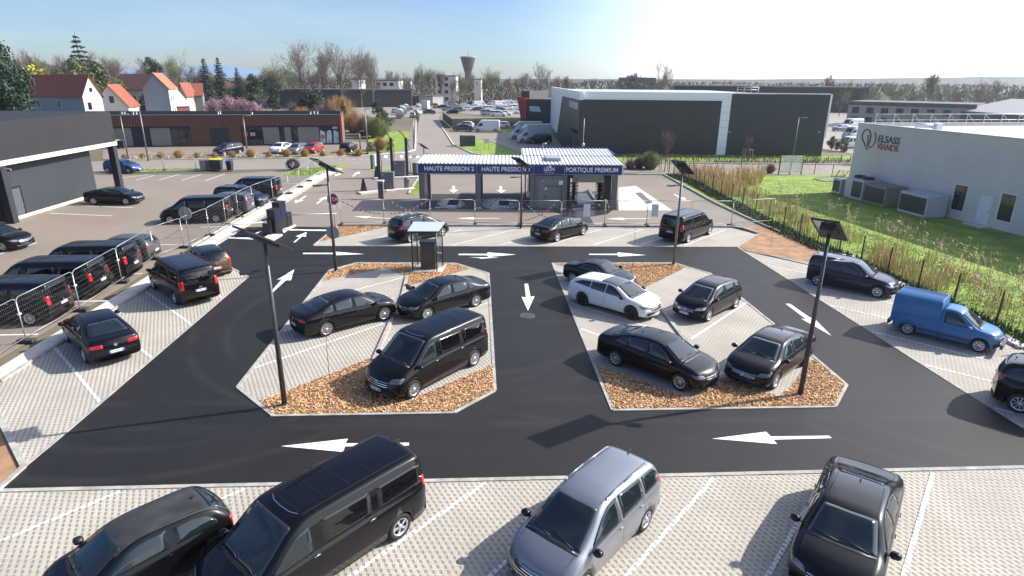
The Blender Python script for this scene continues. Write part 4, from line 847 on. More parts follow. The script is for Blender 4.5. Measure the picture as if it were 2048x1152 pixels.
# --- brown shop row
def shop_row():
    r = empty('shop_row'); tag(r, 'long low brown ribbed shop building with dark shopfronts', 'building')
    P1 = G(683, 289); P0 = G(380, 293); d = (P1 - P0).normalized(); A = P1 - d * 46; W_ = Wall(A, P1); LL = W_.L; ht = 4.75; dep = 11
    def sx(u, v=270): return W_.q(u, v)[0]
    segs = []   # openings in the dark recessed front: a0..a1
    zr = 3.1; rec = [(sx(205), sx(383)), (sx(482), sx(679))]
    fa = MB(); W_.box(fa, 0, LL, zr, ht, 0, .4)
    e = 0
    for a, b in rec: W_.box(fa, e, a, 0, zr, 0, .4) if a > e + .1 else 0; e = b
    W_.box(fa, e, LL, 0, zr, 0, .4)
    # shutter door cut is placed proud between the two shopfronts
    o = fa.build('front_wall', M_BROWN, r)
    o.data.transform(Matrix.Rotation(-W_.a, 4, 'Z') @ Matrix.Translation(-W_.P)); o.matrix_local = Matrix.Translation(W_.P) @ Matrix.Rotation(W_.a, 4, 'Z')
    dk = MB()
    for a, b in rec: W_.box(dk, a, b, 0, zr, -.4, .3)
    dk.build('shopfront', M_DWALL, r)
    for u0, u1 in ((216, 262), (300, 340), (526, 558), (569, 582), (596, 638)):
        mb = MB(); W_.box(mb, sx(u0), sx(u1), .15, 2.85, -.3, .08); mb.build('timber_panel', M_GREYP, r)
    for u0, u1 in ((341, 356), (357, 370), (371, 382), (485, 495), (497, 511), (513, 525), (557, 568), (583, 595)):
        mb = MB(); W_.box(mb, sx(u0), sx(u1), .1, 2.75, -.33, .08); mb.build('window', M_WIN, r)
    for u0, u1, c in ((487, 495, (.45, .12, .12)), (500, 510, (.50, .30, .34))):
        mb = MB(); W_.box(mb, sx(u0), sx(u1), 1.5, 2.05, -.32, .05); mb.build('shop_sign', M('sign%d' % u0, c, .5), r)
    for u0, u1, k in ((639, 650, 0), (652, 663, 1), (666, 677, 0)):
        mb = MB(); a, b = sx(u0), sx(u1); W_.poly(mb, [(a, .2), (b, .2), (b, 2.0), (a + (b - a) * (.8 if k else .2), 2.35), (a + .1, 2.1)], -.32, .05, raw=True); mb.build('window_poster', M('pale_poster', (.42, .50, .55), .5, var=.25, scale=1.5), r)
    mb = MB(); mb.tube(W_.at((sx(645)), 1.3, -.33), W_.at(sx(645), 1.3, -.29), .35, n=16); mb.build('poster_emblem', M('poster_red', (.5, .12, .08), .6), r)
    mb = MB(); W_.box(mb, sx(666), sx(676), 2.5, 2.9, -.3, .06); mb.build('shop_sign', M('sign_grey', (.4, .4, .45), .6), r)
    mb = MB(); W_.box(mb, sx(420), sx(459), .0, 2.85, .04, .1); g_ = mb.build('roller_door', M('roller_dark', (.018, .028, .030), .6, var=.1), r)
    mb = MB(); [W_.box(mb, sx(420), sx(459), .35 + k * .35, .37 + k * .35, .05, .06) for k in range(7)]; mb.build('door_slat', M('slat_line', (.01, .015, .016), .6), g_)
    rs = MB(); c = W_.at(LL, 0, 0) - W_.n * dep
    R_ = Wall(W_.at(LL, 0), c); R_.n = -R_.n
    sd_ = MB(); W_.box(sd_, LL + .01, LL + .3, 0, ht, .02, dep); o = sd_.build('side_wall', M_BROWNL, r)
    for k in range(3):
        mb = MB(); W_.box(mb, LL + .27, LL + .36, .6 if k else .1, 2.7, -3.2 - k * 1.9, 1.3); f_ = mb.build('window', M_WIN, r)
        mb = MB(); W_.box(mb, LL + .26, LL + .38, .5 if k else 0, 2.8, -3.1 - k * 1.9, .1); W_.box(mb, LL + .26, LL + .38, .5 if k else 0, 2.8, -4.5 - k * 1.9, .1); mb.build('frame', M_DOORW, f_)
    mb = MB(); W_.box(mb, 0, LL, ht - .45, ht - .35, -.4, dep - .6); mb.build('roof', M('roof_bitumen', (.13, .135, .14), .9, var=.15, scale=.4), r)
    mb = MB(); W_.box(mb, 0, LL, ht, ht + .06, .05, .45); W_.box(mb, LL - .05, LL + .33, ht, ht + .06, -.4, dep); mb.build('coping', M('dark_coping', (.05, .052, .055), .5), r)
    mb = MB(); W_.box(mb, 0, LL, 0, ht - .1, -dep + .1, .2); mb.build('rear_wall', M_DWALL, r)
    rnd = random.Random(5)
    for u in (226, 230, 247, 252, 425, 428, 500, 618, 624, 632):
        p = W_.at(sx(u, 235), ht - .35, -rnd.uniform(2, 5)); mb = MB(); mb.tube(p, p + Vector((0, 0, .6)), .13, n=8); mb.tube(p + Vector((0, 0, .6)), p + Vector((0, 0, .7)), .2, n=8); mb.build('roof_vent', M_STEEL, r)
    for u in (248, 338, 592):
        p = W_.at(sx(u, 235), ht - .1, -1.6); mb = MB(); mb.box(p, (3.0, 1.0, .12), W_.a); mb.build('roof_light', M('skylight', (.55, .56, .56), .4), r)
    mb = MB(); W_.box(mb, 4, LL - .2, ht - .34, ht + .25, -dep + 2.0, .18); mb.build('parapet', MATS['dark_coping'], r)
shop_row()
# --- big black and white warehouse
def warehouse():
    r = empty('warehouse'); tag(r, 'large dark grey warehouse with white framed cladding', 'building')
    C = G(1155, 306); Lb = G(1101, 252); Rt = G(1642, 313); h = 8.95
    F_ = Wall(C, Rt); S_ = Wall(Lb, C); core = MB(); d2 = (Lb - C)
    core.prism([(C.x, C.y), (Rt.x, Rt.y), (Rt.x + d2.x, Rt.y + d2.y), (Lb.x, Lb.y)], 0, h - .5); core.build('core', M('core_grey', (.05, .052, .055), .6), r)
    s1 = F_.q(1449, 250)[0]; s2 = F_.q(1463, 250)[0]
    wf = MB()
    a0, a1 = F_.q(1430, 310)[0], F_.q(1449, 310)[0]; b0, b1 = F_.q(1446, 200)[0], F_.q(1465, 186)[0]
    zt0 = F_.q(1300, 200)[1]
    a_, b_ = (a0 + b0) / 2, (a1 + b1) / 2
    F_.box(wf, 0, b_, zt0, h, .06, .5); F_.box(wf, a_, b_, 0, zt0, .06, .5)
    Ls = S_.L; q0 = S_.q(1125, 192); q1 = S_.q(1115, 252)
    S_.poly(wf, [(0, 0), (q1[0], 0), (q0[0], q0[1]), (Ls, S_.q(1157, 199)[1]), (Ls + .5, S_.q(1157, 199)[1]), (Ls + .5, h), (0, h)], .06, .5, raw=True)
    wf.build('white_frame', M_WCLAD, r)
    dp = MB(); F_.box(dp, -.02, a_, 0, zt0, .02, .4); S_.poly(dp, [(q1[0], 0), (Ls + .0, 0), (Ls + .0, S_.q(1157, 199)[1]), (q0[0], q0[1])], .02, .35, raw=True); dp.build('dark_panel', M_ANTH2, r)
    d3 = MB(); rw_ = F_.q(1655, 230)[0]; F_.box(d3, b_ + .03, rw_, 0, h - .12, .015, .4); d3.build('dark_panel', M_ANTHB, r)
    wc = MB(); F_.box(wc, rw_, F_.L + .2, 2.7, h - .05, .05, 3.4); wc.build('white_corner', M_WCLAD, r)
    lo_ = MB(); F_.box(lo_, F_.L - .8, F_.L - .3, 0, 2.7, -.3, .4); F_.box(lo_, F_.L - .3, F_.L + .1, 0, 2.7, -3, .4); lo_.build('corner_post', M_DSTEEL, r)
    rf = MB(); rf.prism([(C.x + .6, C.y + .6), (Rt.x - .6, Rt.y + .6), (Rt.x + d2.x - .6, Rt.y + d2.y - .6), (Lb.x + .6, Lb.y - .6)], h - .5, h - .42); rf.build('roof', M('pale_roof', (.42, .43, .45), .7, var=.1, scale=.1), r)
    par = MB(); F_.box(par, b_ + .2, F_.L, h - .1, h + .02, -.1, .5); par.build('parapet', M_WCLAD, r)
    ve = MB()
    for k in range(4): ve.tube(F_.at(F_.q(1512, 180)[0] + k * 1.1, h - .4, -9), F_.at(F_.q(1512, 180)[0] + k * 1.1, h + .75, -9), .07, n=6)
    for z in (.35, .75): ve.tube(F_.at(F_.q(1512, 180)[0], h + z, -9), F_.at(F_.q(1512, 180)[0] + 3.3, h + z, -9), .06, n=6)
    ve.build('roof_ladder', M_STEEL, r)
    for u in (1459, 1638):
        s_, z_ = F_.q(u, 264); mb = MB(); F_.box(mb, s_ - .15, s_ + .15, z_ - .12, z_ + .12, .05, .3); mb.build('wall_light', M_STEEL, r)
    s_, z_ = S_.q(1147, 209.5); mb = MB()                      # lettering too small to read in the photograph: a row of pale strokes
    for k in range(7):
        a = s_ - 6.4 + k * 1.9; S_.box(mb, a, a + .35, z_ - .5, z_ + .5, .08, .08); S_.box(mb, a + .37, a + 1.3, z_ + (.2, -.5, .1)[k % 3], z_ + (.5, -.2, .4)[k % 3], .08, .08); S_.box(mb, a + 1.0, a + 1.3, z_ - (.45, .1, .5)[k % 3], z_ + (.15, .5, .05)[k % 3], .09, .08)
    mb.build('lettering', M_DOORW, r)
warehouse()
# --- white meat hall at the right with lettering
def meat_hall():
    r = empty('meat_hall'); tag(r, 'pale grey hall with ELSASS VIANDE lettering and a rail on its roof', 'building')
    A = G(1692, 383); B = G(2048, 473); W_ = Wall(A, A + (B - A).normalized() * 46); h = HT((1692, 383), (1724, 247)) ; W_.n = Vector((W_.d.y, -W_.d.x, 0))
    mw = M('pale_render', (.56, .54, .515), .8, var=.05, scale=.4)
    mb = MB(); W_.box(mb, 0, W_.L, 0, h, 0, .35); mb.build('front_wall', mw, r)
    mb = MB(); W_.box(mb, 0, W_.L, 0, h, -29.9, .3); W_.box(mb, -.02, .33, 0, h - .01, -.36, 29.5); mb.build('end_wall', M('end_render', (.55, .55, .54), .8), r)
    mb = MB(); W_.box(mb, .3, W_.L, h - .35, h - .25, -.36, 29.2); mb.build('roof', stripes('white_membrane', (.66, .64, .60), (.5, .48, .45), 2.1, 0, .7, .02), r)
    mb = MB(); W_.box(mb, -.05, W_.L, h, h + .07, .04, .45); W_.box(mb, -.05, .38, h, h + .07, -.42, 29.4); W_.box(mb, -.05, W_.L, h, h + .07, -29.5, .4); mb.build('coping', M_STEEL, r)
    rl = MB()
    for off in (-1.0, -27.5):
        n = 14
        for k in range(n + 1):
            a = 1.0 + k * 2.0; p = W_.at(a, h - .2, off); rl.tube(p, p + Vector((0, 0, 1.25)), .028, n=5)
        if off < -5:
            for z in (.5, 1.05): rl.tube(W_.at(1, h - .1 + z, off), W_.at(1 + n * 2, h - .1 + z, off), .028, n=5)
    rl = MB(); P_ = [W_.at(1.2, h - .2, -.8 - k * 2.05) for k in range(14)]
    P_ += [W_.at(1.2 + k * 2.1, h - .2, -27.5) for k in range(1, 20)]
    for p in P_: rl.tube(p, p + Vector((0, 0, 1.2)), .03, n=5); rl.tube(p + Vector((0, 0, 1.15)), p + Vector((.9, -.5, 0)), .022, n=4)
    for z in (.6, 1.15): rl.path([P_[0] + Vector((0, 0, z)), P_[13] + Vector((0, 0, z)), P_[-1] + Vector((0, 0, z))], .03, 5)
    rl.build('roof_rail', M('white_rail', (.72, .71, .68), .5), r)
    s_, z_ = W_.q(1882, 255); p = W_.at(4.6, h - .25, -3.2); mb = MB(); mb.tube(p + Vector((-.9, 0, .35)), p + Vector((.7, -.4, .35)), .2, n=10); mb.box(p + Vector((.9, -.5, .3)), (.5, .6, .6), W_.a); mb.build('roof_fan', M_DOORW, r)
    for uu, tx, sz, mt in (((1778, 280.5), 'ELSASS', .88, M('sign_teal', (.015, .075, .10), .5)), ((1775, 295.5), 'VIANDE', .80, M('sign_brick', (.36, .06, .05), .5))):
        s_, z_ = W_.q(*uu); t_ = text_mesh(tx, sz, mt, r, 'lettering', .02, .012); t_.data.transform(Matrix.Scale(1.0, 4, (1, 0, 0)))
        wid = max(v.co.x for v in t_.data.vertices) * 2; a_ = W_.q(1756 if tx == 'ELSASS' else 1754, uu[1])[0]; b_ = W_.q(1801 if tx == 'ELSASS' else 1798, uu[1])[0]
        t_.data.transform(Matrix.Scale((b_ - a_) / wid, 4, (1, 0, 0))); stand_text(t_, W_.at((a_ + b_) / 2, z_, .03), W_.a)
    def swoosh(px, mt):
        mb = MB(); q = [W_.q(*p) for p in px]; Q = []
        for i in range(len(q) - 1):
            p0, p1, p2, p3 = [Vector(q[max(0, min(len(q) - 1, i + k))]) for k in (-1, 0, 1, 2)]
            for t in (0, .25, .5, .75): Q.append(.5 * ((2 * p1) + (p2 - p0) * t + (2 * p0 - 5 * p1 + 4 * p2 - p3) * t * t + (3 * p1 - p0 - 3 * p2 + p3) * t ** 3))
        Q.append(Vector(q[-1])); mb.path([W_.at(a, z, .04) for a, z in Q], .055, 5); mb.build('emblem', mt, r)
    swoosh([(1735, 299), (1730, 288), (1725, 276), (1727, 265), (1733, 259), (1739, 261), (1742, 270), (1740, 283), (1735, 291)], MATS['sign_teal'])
    swoosh([(1737, 270), (1736, 284), (1740, 295), (1747, 290), (1752, 278), (1751, 265)], MATS['sign_brick'])
    for u0, v0, u1, v1 in ((1913, 369, 1928, 403), (2006, 388, 2023, 428)):
        s0, z1 = W_.q(u0, v0); s1, z0 = W_.q(u1, v1); s1 = s0 + 1.15
        mb = MB(); W_.box(mb, s0, s1, .75, 2.75, .02, .1); w_ = mb.build('window', M_WIN, r)
        f_ = MB(); W_.box(f_, s0 - .1, s0, .67, 2.83, .05, .12); W_.box(f_, s1, s1 + .1, .67, 2.83, .05, .12); W_.box(f_, s0, s1, 2.75, 2.83, .05, .12); W_.box(f_, s0, s1, .67, .75, .06, .14); f_.build('frame', M_DOORW, w_)
    s0, _ = W_.q(1949, 445); mb = MB(); W_.box(mb, s0, s0 + 1.05, .1, 2.35, .03, .1); d_ = mb.build('door', M_DOORW, r)
    mb = MB(); W_.box(mb, s0 + .9, s0 + .95, 1.1, 1.25, .08, .1); mb.build('handle', M_STEEL, d_)
    mb = MB(); W_.box(mb, s0 - .2, s0 + 1.4, 0, .1, .9, .88); mb.build('doorstep', M_CONCL, r)
    return W_
WH = meat_hall()
def plant_box(name, label, s0, s1, z1, out, dep, mt, fan=True, glass=False):
    r = empty(name, WH.at((s0 + s1) / 2, .0, out - dep / 2), WH.a); tag(r, label, 'cooling unit' if fan or glass else 'container'); w_, = (s1 - s0,)
    mb = MB(); mb.lo(-w_ / 2, w_ / 2, -dep / 2, dep / 2, .08, z1); mb.lo(-w_ / 2 + .1, w_ / 2 - .1, -dep / 2 + .1, dep / 2 - .1, 0, .08); mb.build('casing', mt, r)
    mb = MB(); mb.lo(-w_ / 2 + (w_ * .4 if fan else .1), w_ / 2 - .15, -dep / 2 - .02, -dep / 2 + .05, .25, z1 - .2); mb.lo(-w_ / 2 - .02, -w_ / 2 + .05, -dep / 2 + .2, dep / 2 - .2, .25, z1 - .25) if fan else 0
    mb.build('grille', M('coil_dark', (.03, .04, .05), .4), r)
    if fan:
        for k in range(2): m2 = MB(); m2.lathe((-w_ / 4 + k * w_ / 2, 0, z1), [(.5, 0), (.5, .22), (.42, .22), (.42, .02), (.05, .06)], 18); m2.build('fan', M('fan_dark', (.02, .02, .025), .5), r)
M_UNIT = M('unit_white', (.50, .51, .52), .5, var=.06)
s_a = lambda u, v: WH.q(u, v)[0]
plant_box('cooling_unit', 'narrow cooling unit at the far corner of the pale hall', .3, 1.5, 1.5, 1.9, .7, M_UNIT, fan=False, glass=True)
plant_box('cooling_unit', 'white cooling unit with two fans on top beside the pale hall', 2.6, 5.0, 1.9, 2.3, 1.9, M_UNIT)
plant_box('container', 'beige container box between the two white cooling units', 5.3, 8.0, 1.75, 2.4, 2.1, M('beige_box', (.26, .22, .19), .8, var=.15), fan=False)
plant_box('cooling_unit', 'white cooling unit near the windows of the pale hall', 9.6, 12.6, 1.8, 2.4, 1.9, M_UNIT, fan=False, glass=True)
# --- houses
M_TILE = M('red_tiles', (.26, .075, .04), .8, var=.22, scale=1.5, bump=.6, bscale=6); M_TILEO = M('orange_tiles', (.30, .12, .065), .8, var=.2, scale=1.5, bump=.6, bscale=6); M_TILEB = M('brown_tiles', (.17, .075, .05), .8, var=.2, scale=1.5)
M_GREYR = M('grey_sheet_roof', (.30, .30, .29), .6, var=.1)
def gable_house(name, label, A, B, depth, he, hr, wall, roofm, wins=(), gwins=(), gable_wall=None, over=.35, chimneys=1, inv=False):
    """A->B: base line of an eave side facing the camera; roof ridge parallel to it"""
    W_ = Wall(A, B); r = empty(name); tag(r, label, 'house'); Ln = W_.L
    mb = MB(); W_.box(mb, .02, Ln - .02, 0, he, 0, depth); mb.build('wall', wall, r)
    for a, a2 in ((0, -.01), (Ln - .2, Ln - .04)):
        g = MB(); F = [W_.at(a, he - .02, 0), W_.at(a, he - .02, -depth), W_.at(a, hr - .1, -depth / 2)]; K = [p + W_.d * .2 for p in F]
        g.add(F + K, [(0, 1, 2), (5, 4, 3), (0, 3, 4, 1), (1, 4, 5, 2), (2, 5, 3, 0)])
        W_.box(g, a2, a2 + .05, 0, he - .02, -.02, depth - .04); g.build('gable', gable_wall or wall, r, fix=True)
    sl_ = (hr - he) / (depth / 2); rf = MB()
    for sgn in (0, 1):
        e0, e1 = (over, -depth / 2) if sgn == 0 else (-depth - over, -depth / 2); ze = he - over * sl_
        P = [W_.at(-over, ze, e0), W_.at(Ln + over, ze, e0), W_.at(Ln + over, hr, e1), W_.at(-over, hr, e1)]; Q = [p + Vector((0, 0, .16)) for p in P]
        rf.add(P + Q, [(3, 2, 1, 0), (4, 5, 6, 7), (0, 1, 5, 4), (1, 2, 6, 5), (2, 3, 7, 6), (3, 0, 4, 7)])
    ro = rf.build('roof', roofm, r, fix=True)
    for k in range(chimneys): p = W_.at(Ln * (.5 + .22 * (-1) ** k), hr, -depth / 2 - .6); m2 = MB(); m2.box(p, (.6, .6, 1.6), W_.a); m2.build('chimney', M('chimney_brick', (.16, .08, .06), .9), ro)
    fm = MATS.get('win_frame') or M('win_frame', (.55, .56, .55), .6)
    def winb(put, a, z0, w_, h_):
        m2 = MB(); put(m2, a, a + w_, z0, z0 + h_, .02, .06); w2 = m2.build('window', M_WIN, r)
        m2 = MB(); put(m2, a - .12, a, z0 - .1, z0 + h_ + .1, .05, .1); put(m2, a + w_, a + w_ + .12, z0 - .1, z0 + h_ + .1, .05, .1); put(m2, a, a + w_, z0 + h_, z0 + h_ + .1, .05, .1); put(m2, a, a + w_, z0 - .1, z0, .07, .12); m2.build('frame', fm, w2)
    for a, z0, w_, h_ in wins: winb(W_.box, a, z0, w_, h_)
    for side, a, z0, w_, h_ in gwins:
        G_ = Wall(W_.at(0, 0, -depth), W_.at(0, 0)) if side == 'L' else Wall(W_.at(Ln, 0), W_.at(Ln, 0, -depth)); winb(G_.box, a, z0, w_, h_)
    return r
def U(u, v, z): return G(u, v, z)
M_BWALL = M('blue_grey_render_and_shade', (.22, .27, .31), .85, var=.06); M_WWALL = M('white_render', (.66, .64, .58), .85, var=.05); M_CREAM = M('cream_render', (.58, .50, .38), .85, var=.06)
A = U(52, 187, 6.4); B = U(164, 190, 6.4); gable_house('house', 'house with red roof, blue-grey front and white gable at the far left', A, B, 4.4, 6.4, 10.5, M_BWALL, M_TILE, [(3.2, 3.4, 1.1, 1.7), (10.6, 3.4, 1.1, 1.7)], [('R', .8, 3.2, .9, 1.6), ('R', 1.8, 7, .7, .9)], gable_wall=M_WWALL)
A = U(256, 211, 3.6); C_ = U(188, 211, 3.6); d_ = (A - C_).normalized(); n_ = Vector((-d_.y, d_.x, 0)); gable_house('house', 'white gabled house with red roof beside the blue-grey house', A, A + n_ * 8, (A - C_).length, 3.6, 8.4, M_WWALL, M_TILE, gwins=[('L', 3.6, 4.2, 1, 1.6)], chimneys=0)
A = U(213, 178, 6.6); B = U(298, 180, 6.6); gable_house('house', 'long house with brown-red roof behind the white gabled house', A, B, 11, 6.6, 10.9, M_CREAM, M_TILEB, [(9, 3.2, 1.3, 1.5), (12, 3.2, 1.3, 1.5), (15, 3.2, 1.3, 1.5)], chimneys=1)
A = U(336, 176, 7.6); C_ = U(283, 176, 7.6); d_ = (A - C_).normalized(); n_ = Vector((-d_.y, d_.x, 0)); gable_house('house', 'tall house with gable coloured in blue-grey shade, white side and orange roof', A, A + (n_ + d_ * .35).normalized() * 10, (A - C_).length, 7.6, 11.2, M_WWALL, M_TILEO, wins=[(1.2, 4.2, 1, 1.5), (3.6, 4.2, 1, 1.5), (6, 4.2, 1, 1.5), (1.2, 1.4, 1, 1.5), (3.6, 1.4, 1, 1.5)], gable_wall=M_BWALL)  # gable's shade is put into its blue-grey wall colour
A = U(352, 216, 3.0); C_ = U(252, 216, 3.0); d_ = (A - C_).normalized(); n_ = Vector((-d_.y, d_.x, 0)); A = U(322, 212, 3.0); gable_house('house', 'dark red gabled house with a grey sheet roof behind the brown shops', A, A + (n_ * .9 + d_ * .6).normalized() * 9, 8.6, 3.0, 7.2, M('dark_red_render', (.16, .03, .022), .8), M_GREYR, gwins=[('L', 2, 3.2, 1.0, .9), ('L', 5, 3.2, 1.0, .9)], chimneys=1)
A = U(372, 189, 5.4); C_ = U(357, 189, 5.4); d_ = (A - C_).normalized(); n_ = Vector((-d_.y, d_.x, 0)); gable_house('house', 'narrow cream gabled house right of the orange roofed house', A, A + (n_ + d_ * .8).normalized() * 3.5, 3.0, 5.4, 8.6, M_CREAM, M_TILE, gwins=[('L', 1.0, 3.6, .8, 1.2)], chimneys=0)
A = U(376, 190, 5.2); B = U(404, 190, 5.2); gable_house('house', 'low house with dark wall and red roof beside the beige hipped house', A, B, 7, 5.2, 8.4, M('dull_render', (.20, .20, .18), .85), M_TILE, chimneys=0)
def hip_house():
    z = 6.3; A = U(406, 176, z); B = U(441, 178, z); C_ = U(464, 176, z); r = empty('house'); tag(r, 'beige house with hipped brown-red roof above the pink blossom', 'house')
    d1 = (B - A); B = Vector((B.x, B.y, 0)); A = Vector((A.x, A.y, 0)); ln = d1.length; d1 = (B - A).normalized(); n_ = Vector((-d1.y, d1.x, 0)); C_ = B + (n_ * .8 + d1 * .6).normalized() * 8; D_ = A + (C_ - B)
    mb = MB(); mb.prism([(p.x, p.y) for p in (A, B, C_, D_)], 0, z); mb.build('wall', M_CREAM, r); ap = (A + B + C_ + D_) / 4
    mb = MB(); P = [Vector((p.x, p.y, z - .1)) + (p - ap).normalized() * .7 for p in (A, B, C_, D_)]; t = Vector((ap.x, ap.y, 9.9)); mb.add(P + [t], [(0, 1, 4), (1, 2, 4), (2, 3, 4), (3, 0, 4), (3, 2, 1, 0)]); mb.build('roof', M_TILEB, r, fix=True)
    for Wl, ss in ((Wall(A, B), (1.5, 4.5)), (Wall(B, C_), (1.5, 4.8))):
        for s_ in ss: m2 = MB(); Wl.box(m2, s_, s_ + 1.1, 3.6, 5.0, .03, .08); w2 = m2.build('window', M_WIN, r); m2 = MB(); Wl.box(m2, s_ - .5, s_ - .02, 3.6, 5.0, .04, .06); Wl.box(m2, s_ + 1.12, s_ + 1.6, 3.6, 5.0, .04, .06); m2.build('shutter', M('brown_shutter', (.2, .08, .06), .7), w2)
hip_house()
# --- far buildings
def far_block(name, label, A, B, dep, h, wall, rows=(), roofm=None, wm=None, win_w=1.6, gap=3.2, cat='building', par=.4, sill=.9):
    W_ = Wall(A, B); r = empty(name); tag(r, label, cat)
    mb = MB(); W_.box(mb, 0, W_.L, 0, h, 0, dep); mb.build('wall', wall, r)
    mb = MB(); W_.box(mb, -.15, W_.L + .15, h + .003, h + par, .15, dep + .3); mb.build('roof', roofm or M_FLATROOF, r)
    for z in rows:
        n = int((W_.L - 1) / gap)
        for k in range(min(n, 14)): m2 = MB(); W_.box(m2, 1 + k * gap, 1 + k * gap + win_w, z, z + 1.4, .03, .1); m2.build('window', wm or M_WIN, r)
    return r, W_
r_, W_ = far_block('black_hall', 'long black flat roofed hall beyond the houses', G(560, 216), G(824, 214), 14, HT((823, 214), (823, 181)), M('black_cladding', (.014, .016, .021), .6)); mb = MB(); W_.box(mb, W_.L + .01, W_.L + .2, 0, 7.0, 0, 14); mb.build('side_wall', M_PLASTER, r_)
m2 = MB(); p = W_.at(W_.L + .5, 7.4, -3); m2.tube(p, p + Vector((0, 0, 2)), .5, n=10); m2.build('chimney', M_STEEL, r_)
far_block('garage', 'low dark garage at the end of the side street', G(837, 211), G(865, 210), 8, 3.4, MATS['black_cladding'])
far_block('garage', 'grey open fronted garage beside the low dark garage', G(866, 212), G(887, 211), 8, 3.6, M_PLASTER)
r_, W_ = far_block('dark_office', 'dark cube shaped office with a red slanted corner beside the warehouse', G(1054, 250), G(1101, 252), 14, HT((1101, 252), (1101, 202)), M('navy_cladding', (.022, .026, .032), .6))
s0, z0 = W_.q(1059, 222); s1, z1 = W_.q(1083, 213); mb = MB(); W_.poly(mb, [(s0, z0), (s1, z0 - .2), (s1 - .6, z1), (s0, z1)], .06, .1, raw=True); mb.build('sign', M('pale_sign', (.50, .58, .66), .5, var=.2, scale=2), r_)
mb = MB(); W_.poly(mb, [(-1.2, 0), (-.05, 0), (-.05, 6.2), (-2.6, 6.6)], .5, 3, raw=True); mb.build('red_corner', M('red_cladding', (.36, .012, .014), .5), r_)
mb = MB(); W_.box(mb, -2.2, -.02, 0, 7.9, -1.2, 12); mb.build('side_wing', M('greyer_cladding', (.06, .062, .06), .7), r_)
M_APT = M('white_apartment', (.68, .62, .54), .85, var=.08, scale=.2)
def at_d(u, d): t = ray(u, 160); s = d / t.y; return Vector((t.x * s, d, 0))
for (u0, u1, d, h, lb) in ((871, 912, 292, 11.6, 'white apartment block behind bare trees, left of the water tower'), (948, 962, 292, 10.3, 'white apartment block just right of the water tower'), (703, 718, 290, 9.8, 'pale apartment block behind the black hall'), (748, 797, 292, 9.4, 'cream apartment block right of the tall plane trees')):
    far_block('apartment_block', lb, at_d(u0, d), at_d(u1, d), 12, h, M_APT, (1.2, 4.2, 7.2) if h < 11 else (1.2, 4.2, 7.2, 9.8), gap=3.0)
far_block('storage_hall', 'long dark storage hall on the skyline behind the warehouse', at_d(1352, 250), at_d(1742, 235), 20, 8.6, M_ANTH)
far_block('storage_hall', 'brown grey hall left of the long dark storage hall', at_d(1250, 330), at_d(1312, 330), 20, 11.6, M('umber_cladding', (.16, .13, .11), .8))
r_, W_ = far_block('office_building', 'beige two storey office with dark flat roof at the right', G(1690, 252), at_d(1965, 145), 18, 5.2, M('beige_render', (.36, .33, .29), .85, var=.08), (1.0, 3.3), roofm=M('dark_band', (.07, .07, .075), .7), par=.9)
def shed():
    A = G(1905, 262); B = at_d(2150, 118); gable_house('shed', 'grey sheet metal shed with shallow roof at the right edge', A, B, 24, 4.6, 7.2, M('shed_grey', (.12, .125, .13), .7), M_GREYR, chimneys=0)['category'] = 'shed'
shed()
def water_tower():
    d = 560; c = at_d(936.5, d); k = d / F_PX * 1.06; z = lambda v: CAM_H + (160 - v) * k
    r = empty('water_tower', c); tag(r, 'concrete water tower with a flared top on the skyline', 'water tower')
    mb = MB(); mb.lathe((0, 0, 0), [(6 * k, 0), (6 * k, z(150)), (8 * k, z(144)), (13.2 * k, z(125)), (13.2 * k, z(123.5)), (.1, z(123))], 22); mb.build('tank', M('tower_concrete', (.075, .058, .046), .85, var=.2, scale=.15), r)
    mb = MB(); mb.lathe((0, 0, 0), [(13.6 * k, z(124.5)), (13.8 * k, z(122.6)), (.1, z(122.4))], 22); mb.build('cap', M('tower_cap', (.25, .28, .22), .8), r)
    mb = MB(); mb.tube((0, 0, z(123)), (0, 0, z(112)), .12, n=5); mb.build('mast', M_DSTEEL, r)
water_tower()
